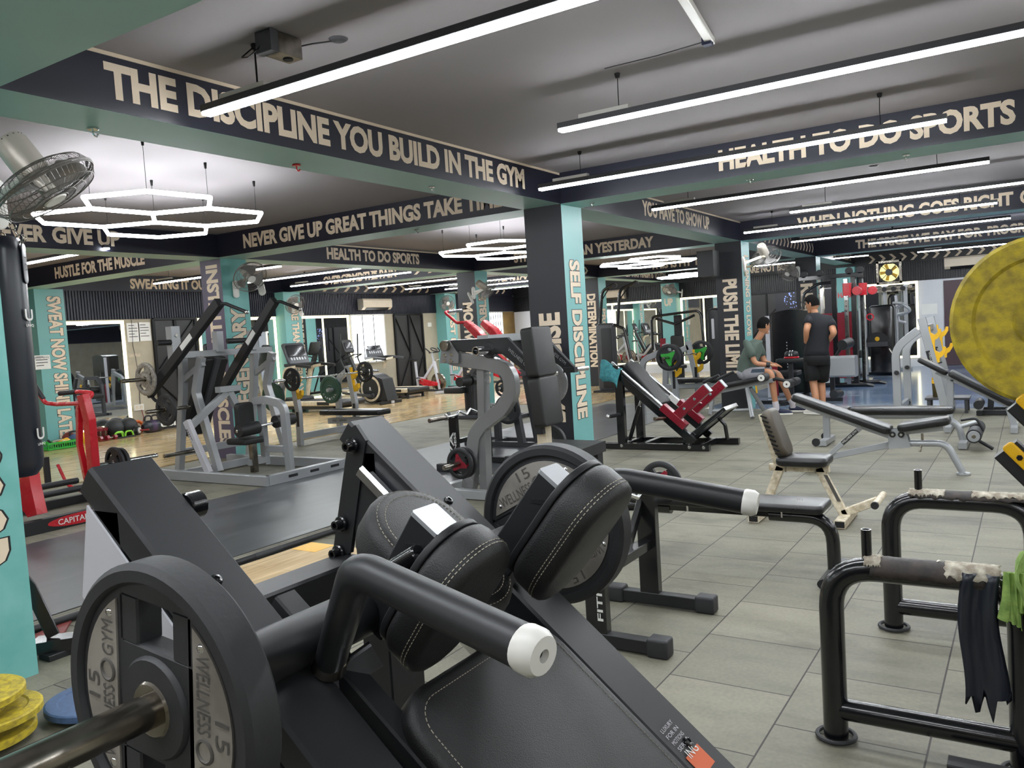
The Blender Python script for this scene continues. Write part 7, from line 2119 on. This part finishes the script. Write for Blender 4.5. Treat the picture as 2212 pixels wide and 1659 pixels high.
def head(c, face, s=1.0):
    """head mesh (with face, ears and neck stub) looking along face; returns body part, hair part, glasses part"""
    f = V(face).normalized()
    sd = f.cross(V(0, 0, 1)).normalized()
    u = sd.cross(f).normalized()
    P = lambda x, y, z: V(c) + (f * x + sd * y + u * z) * s
    b = MB()
    n, m = 18, 12
    vs, fs = [], []
    for i in range(m + 1):
        t = math.pi * i / m
        z = math.cos(t)
        for k in range(n):
            a = 2 * math.pi * k / n
            x, y = math.cos(a) * math.sin(t), math.sin(a) * math.sin(t)
            w = 0.078 * (1 - 0.22 * max(0, -z) ** 1.3)
            fx = 0.098 if x < 0 else 0.09
            px = x * fx * (1 - 0.12 * max(0, -z)) + (0.012 if z < -0.3 and x > 0.3 else 0)
            if z > 0.15 and x > 0.6:
                px -= 0.004
            vs.append(P(px, y * w, z * 0.122))
    for i in range(m):
        for k in range(n):
            j = (k + 1) % n
            fs.append((i * n + k, (i + 1) * n + k, (i + 1) * n + j, i * n + j))
    b.add(vs, fs)
    nose = [P(0.086, 0, 0.02), P(0.112, 0, -0.028), P(0.088, 0.017, -0.036), P(0.088, -0.017, -0.036), P(0.085, 0, -0.046)]
    b.add(nose, [(0, 1, 2), (0, 3, 1), (1, 4, 2), (1, 3, 4)])
    for k in (-1, 1):
        ear = MB().ball((0, 0, 0), (0.018, 0.008, 0.031), 10, 6)
        b.add([P(p.x - 0.008, k * 0.08 + p.y, p.z - 0.005) for p in ear.v], ear.f)
        lip = MB().ball((0, 0, 0), (0.007, 0.022, 0.006), 8, 4)
    b.add([P(0.092 + p.x, p.y, -0.066 + p.z) for p in lip.v], lip.f)
    chin = MB().ball((0, 0, 0), (0.03, 0.032, 0.026), 10, 6)
    b.add([P(0.062 + p.x, p.y, -0.1 + p.z) for p in chin.v], chin.f)
    h = MB()
    vs, fs = [], []
    for i in range(8):
        for k in range(n + 1):
            a = 2 * math.pi * k / n
            x = math.cos(a)
            low = 1.95 if x < -0.2 else (1.15 if x > 0.55 else 1.15 + (0.55 - x) * 1.07)
            t = low * i / 7
            z = math.cos(t)
            g = 1.09 + (0.05 if x > 0.3 and i < 6 else 0.02)
            vs.append(P(math.cos(a) * math.sin(t) * 0.098 * g, math.sin(a) * math.sin(t) * 0.079 * g, z * 0.122 * 1.1 + 0.002))
    for i in range(7):
        for k in range(n):
            fs.append((i * (n + 1) + k, (i + 1) * (n + 1) + k, (i + 1) * (n + 1) + k + 1, i * (n + 1) + k + 1))
    h.add(vs, fs)
    for k in (-1, 1):
        br = MB().box((0, 0, 0), (0.006, 0.034, 0.006))
        h.add([P(0.087 + p.x, k * 0.034 + p.y, 0.034 + p.z) for p in br.v], br.f)
    e = MB()
    for k in (-1, 1):
        q = MB().ball((0, 0, 0), (0.006, 0.012, 0.006), 8, 5)
        e.add([P(0.083 + p.x, k * 0.033 + p.y, 0.012 + p.z) for p in q.v], q.f)
    gl = MB()
    for k in (-1, 1):
        ring = [P(0.1, k * 0.034 + 0.026 * math.cos(a), 0.01 + 0.019 * math.sin(a)) for a in [2 * math.pi * q / 16 for q in range(16)]]
        gl.sweep(ring, circ(0.0022, 5), closed=True, up=f)
        gl.tube([P(0.1, k * 0.06, 0.014), P(0.05, k * 0.084, 0.014), P(-0.01, k * 0.086, 0.008)], 0.0022, 5)
    gl.tube([P(0.1, -0.008, 0.014), P(0.1, 0.008, 0.014)], 0.0022, 5)
    return b, h, e, gl
def hand(mb, w, d, nrm, spread=0.35, curl=0.5, s=1.0, side=1):
    """palm and five fingers from wrist w along d; nrm is the back of the hand"""
    d, n = V(d).normalized(), V(nrm).normalized()
    sd = d.cross(n).normalized() * side
    n = (sd.cross(d) * side).normalized()
    mb.pad(V(w) + d * 0.045 * s, d, sd, 0.1 * s, 0.075 * s, 0.03 * s, 0.02 * s, 0.012 * s)
    for i, L in enumerate((0.07, 0.078, 0.073, 0.058)):
        b = V(w) + d * 0.088 * s + sd * (0.03 - 0.02 * i) * s
        q = d + sd * (0.16 - 0.11 * i) * spread
        k1 = b + q * L * 0.45 * s - n * L * 0.12 * curl * s
        k2 = k1 + q * L * 0.3 * s - n * L * 0.3 * curl * s
        k3 = k2 + q * L * 0.22 * s - n * L * 0.35 * curl * s
        mb.sweep([b, k1, k2, k3], circ(0.0085 * s, 7), scales=[1.05, 1, 0.92, 0.7])
    b = V(w) + d * 0.025 * s + sd * 0.034 * s
    mb.sweep([b, b + (d * 0.028 + sd * 0.022) * s, b + (d * 0.055 + sd * 0.03 - n * 0.006) * s], circ(0.0105 * s, 7), scales=[1.1, 1, 0.75])
def shoe(heel, toe, m, sole, par, name='shoe'):
    heel, toe = V(heel), V(toe)
    d = (toe - heel).normalized()
    L = (toe - heel).length
    pr = [(0.045 * math.cos(a), 0.04 * math.sin(a)) for a in [2 * math.pi * k / 14 for k in range(14)]]
    up_ = MB().sweep([heel + d * L * t + V(0, 0, h) for t, h in ((0, 0.06), (0.08, 0.062), (0.35, 0.065), (0.6, 0.05), (0.85, 0.04), (1.0, 0.035))], pr, scales=[0.5, 0.85, 0.95, 1.0, 0.85, 0.35])
    up_.sweep([heel + d * L * 0.2 + V(0, 0, 0.06), heel + d * L * 0.17 + V(0, 0, 0.115)], circ(0.043, 12))
    o = build(name, up_, m, par)
    build('sole', MB().pad(heel + d * L * 0.5 + V(0, 0, 0.018), d, d.cross(V(0, 0, 1)), L * 1.04, 0.092, 0.03, 0.044, 0.008), sole, o)
def loft(secs, n=20, sq=2.4):
    """closed skin through elliptical sections: (centre, side radius, depth radius, side dir, depth dir)"""
    vs, fs = [], []
    for c, a, b, sd, dp in secs:
        for k in range(n):
            t = 2 * math.pi * k / n
            x, y = math.cos(t), math.sin(t)
            q = (abs(x) ** sq + abs(y) ** sq) ** (-1 / sq)
            vs.append(V(c) + V(sd).normalized() * a * x * q + V(dp).normalized() * b * y * q)
    m = len(secs)
    for i in range(m - 1):
        for k in range(n):
            j = (k + 1) % n
            fs.append((i * n + k, i * n + j, (i + 1) * n + j, (i + 1) * n + k))
    fs += [tuple(range(n - 1, -1, -1)), tuple((m - 1) * n + k for k in range(n))]
    return MB().add(vs, fs)
def limb(mb, pts, rs, seg=14):
    pts = [V(p) for p in pts]
    q = MB().sweep(pts, circ(1.0, seg), scales=rs)
    mb.add(q.v, q.f)
# the seated man
X0 = 12.55
pr = thing('person', 'seated person in grey-green t-shirt and grey shorts, hands together, on the decline bench', 'person', (X0, 3.6, 0))
hip, chest, neck, hd0 = V((12.55, 3.719, 0.659)), V((12.55, 3.62, 0.984)), V((12.55, 3.534, 1.158)), V((12.55, 3.443, 1.336))
hip.z = 0.63
mid = hip.lerp(chest, 0.5) + V(0, 0.03, 0)
shn, shf = V(12.38, chest.y + 0.02, chest.z + 0.09), V(12.73, chest.y - 0.02, chest.z + 0.09)
eln, wrn = V((12.36, 3.545, 0.795)), V((12.42, 3.335, 0.756))
elf, wrf = V((12.74, 3.504, 0.783)), V((12.62, 3.36, 0.765))
knn, ann = V((12.38, 3.322, 0.661)), V(12.4, 3.27, 0.1)
knf, anf = V((12.74, 3.314, 0.613)), V(12.8, 3.12, 0.1)
hpn, hpf = hip + V(-0.1, -0.03, 0), hip + V(0.1, -0.03, 0)
SK = [(hip, 0.09), (mid, 0.085), (chest, 0.09), (neck, 0.055), (hd0 - V(0, 0, 0.03), 0.055),
      (shn, 0.058), (eln, 0.043), (wrn, 0.028), (shf, 0.058), (elf, 0.043), (wrf, 0.028),
      (hpn, 0.085), (hpn.lerp(knn, 0.55), 0.075), (knn, 0.058), (knn.lerp(ann, 0.35), 0.056), (ann, 0.036),
      (hpf, 0.085), (hpf.lerp(knf, 0.55), 0.075), (knf, 0.058), (knf.lerp(anf, 0.35), 0.056), (anf, 0.036)]
ED = [(0, 1), (1, 2), (2, 3), (3, 4), (2, 5), (5, 6), (6, 7), (2, 8), (8, 9), (9, 10), (0, 11), (11, 12), (12, 13), (13, 14), (14, 15), (0, 16), (16, 17), (17, 18), (18, 19), (19, 20)]
body = skin(SK, ED)
b, h, e, gl = head(hd0 + V(0, 0, 0.02), (0.75, -0.72, -0.12), 1.0)
body.add(b.v, b.f)
hand(body, wrn, V(0.12, -0.09, -0.01), (-0.5, 0.1, 1), 0.6, 0.35, 1.05, 1)
hand(body, wrf, V(-0.06, -0.13, -0.02), (0.5, 0.1, 1), 0.6, 0.4, 1.05, -1)
build('body', body, 'skin', pr, smooth=180)
build('hair', h, 'hair', pr, smooth=180)
build('eyes', e, 'hair', pr)
build('glasses', gl, 'chrome_worn', pr)
sx = V(1, 0, 0)
ax = (chest - hip).normalized()
dp = sx.cross(ax)
sh = loft([(hip + V(0, 0.02, -0.03), 0.165, 0.13, sx, dp), (hip + V(0, 0.02, 0.05), 0.17, 0.14, sx, dp), (mid + V(0, 0.015, 0), 0.165, 0.135, sx, dp), (chest + V(0, 0.005, 0), 0.19, 0.135, sx, dp), (chest + V(0, -0.02, 0.1), 0.19, 0.1, sx, dp), (chest.lerp(neck, 0.85) + V(0, 0, 0.0), 0.1, 0.075, sx, dp), (neck + V(0, 0, -0.01), 0.066, 0.064, sx, dp)])
for a_, e_ in ((shn, eln), (shf, elf)):
    limb(sh, [a_ + V(0, -0.02, -0.035) + (chest - a_) * 0.25, a_ + V(0, -0.01, -0.03), a_.lerp(e_, 0.35), a_.lerp(e_, 0.66)], [0.05, 0.07, 0.07, 0.068])
build('shirt', sh, 'shirt_grey', pr, smooth=180)
so = loft([(hip + V(0, 0.03, 0.06), 0.16, 0.12, sx, dp), (hip + V(0, 0.03, -0.02), 0.178, 0.135, sx, dp), (hip + V(0, 0.02, -0.08), 0.16, 0.11, sx, dp)])
for a_, k_ in ((hpn, knn), (hpf, knf)):
    limb(so, [a_ + V(0, 0.05, -0.015), a_, a_.lerp(k_, 0.4), a_.lerp(k_, 0.78)], [0.09, 0.102, 0.095, 0.086])
so_ = build('shorts', so, 'shorts_grey', pr, smooth=180)
d = (knn - hpn).normalized()
build('side_panel', MB().prism([hpn + d * 0.08 + V(-0.098, 0, 0.02), hpn + d * 0.3 + V(-0.088, 0, 0.005), hpn + d * 0.3 + V(-0.084, 0, 0.06), hpn + d * 0.1 + V(-0.09, 0, 0.07)], (0.006, 0, 0)), 'shorts_side', so_)
for an, kn, toe in ((ann, knn, V(0.06, -0.2, 0)), (anf, knf, V(0.05, -0.2, 0))):
    build('sock', MB().sweep([an + V(0, 0, -0.03), an + V(0, 0, 0.04), an.lerp(kn, 0.2)], circ(0.046, 14)), 'sock', pr)
    base = V(an.x, an.y + 0.06, 0.0)
    shoe(base, base + V(toe.x, toe.y - 0.08, 0), 'shoe_navy', 'white_plastic', pr)
build('wrist_strap', MB().sweep([wrn.lerp(eln, 0.02), wrn.lerp(eln, 0.28)], circ(0.041, 14)), 'matt_black', pr)
# the standing man
ps = thing('person', 'standing person in black t-shirt and black shorts, hands on hips, seen from behind', 'person', (12.6, 2.75, 0))
Xs = 12.6
px = lambda p, dx=0.0: V(p[0] + dx, p[1], p[2])
hd1, nk1 = V((12.6, 2.739, 1.637)), V((12.6, 2.705, 1.512))
ch1, wa1, hp1 = V((12.6, 2.646, 1.331)), V((12.6, 2.675, 1.073)), V((12.6, 2.702, 0.889))
sl, sr = V((12.58, 2.769, 1.434)), V((12.62, 2.518, 1.391))
el1, wl1 = V((12.42, 2.793, 1.249)), V((12.58, 2.843, 1.054))
er1, wr1 = V((12.5, 2.425, 1.186)), V((12.66, 2.564, 1.052))
hl1, hr1 = hp1 + V(0, 0.09, -0.02), hp1 + V(0, -0.09, -0.02)
kl, kr = V((12.58, 2.759, 0.459)), V((12.75, 2.683, 0.457))
al, ar = V(12.5, kl.y - 0.06, 0.1), V(12.72, kr.y - 0.02, 0.1)
SK = [(hp1, 0.09), (wa1, 0.085), (ch1, 0.09), (nk1, 0.058), (hd1 - V(0, 0, 0.05), 0.058),
      (sl, 0.066), (el1, 0.047), (wl1, 0.03), (sr, 0.066), (er1, 0.047), (wr1, 0.03),
      (hl1, 0.09), (hl1.lerp(kl, 0.5), 0.082), (kl, 0.06), (kl.lerp(al, 0.35), 0.06), (al, 0.037),
      (hr1, 0.09), (hr1.lerp(kr, 0.5), 0.082), (kr, 0.06), (kr.lerp(ar, 0.35), 0.06), (ar, 0.037)]
body = skin(SK, ED)
b, h, e, gl = head(hd1 + V(0, 0, 0.0), (0.2, 0.97, -0.22), 1.02)
body.add(b.v, b.f)
hand(body, wl1, V(0.02, -0.11, 0.03), (-1, 0, 0.2), 0.7, 0.2, 1.05, -1)
hand(body, wr1, V(0.06, 0.09, -0.03), (-0.7, -0.5, 0.2), 0.7, 0.3, 1.05, 1)
build('body', body, 'skin', ps, smooth=180)
build('hair', h, 'hair', ps, smooth=180)
build('eyes', e, 'hair', ps)
build('glasses', gl, 'chrome_worn', ps)
sy, dx_ = V(0, 1, 0), V(1, 0, 0)
sh = loft([(hp1 + V(0, 0, -0.02), 0.18, 0.125, sy, dx_), (hp1 + V(0, 0, 0.06), 0.172, 0.125, sy, dx_), (wa1, 0.165, 0.12, sy, dx_), (ch1 + V(0, 0, -0.06), 0.19, 0.13, sy, dx_), (ch1 + V(0, 0, 0.02), 0.2, 0.125, sy, dx_), ((sl + sr) / 2 + V(0, 0, 0.03), 0.18, 0.09, sy, dx_), (nk1 + V(0, 0, -0.035), 0.085, 0.075, sy, dx_), (nk1 + V(0, 0, -0.01), 0.066, 0.066, sy, dx_)])
for a_, e_ in ((sl, el1), (sr, er1)):
    limb(sh, [a_ + (ch1 - a_) * 0.3, a_ + V(0, 0, -0.025), a_.lerp(e_, 0.3), a_.lerp(e_, 0.56)], [0.05, 0.072, 0.075, 0.075])
build('shirt', sh, 'shirt_black', ps, smooth=180)
so = loft([(hp1 + V(0, 0, 0.03), 0.165, 0.115, sy, dx_), (hp1 + V(0, 0, -0.06), 0.185, 0.135, sy, dx_), (hp1 + V(0, 0, -0.16), 0.18, 0.13, sy, dx_)])
for a_, k_ in ((hl1, kl), (hr1, kr)):
    limb(so, [a_ + V(0, 0, 0.0), a_.lerp(k_, 0.3), a_.lerp(k_, 0.6), a_.lerp(k_, 0.9)], [0.1, 0.112, 0.11, 0.106])
build('shorts', so, 'shorts_black', ps, smooth=180)
for an, kn, tx, ty in ((al, kl, 0.06, 0.2), (ar, kr, 0.17, 0.14)):
    build('sock', MB().sweep([an + V(0, 0, -0.03), an + V(0, 0, 0.06)], circ(0.044, 14)), 'sock', ps)
    base = V(an.x - tx * 0.25, an.y - ty * 0.25, 0.0)
    shoe(base, base + V(tx, ty, 0) * 1.28, 'shoe_white', 'white_plastic', ps)
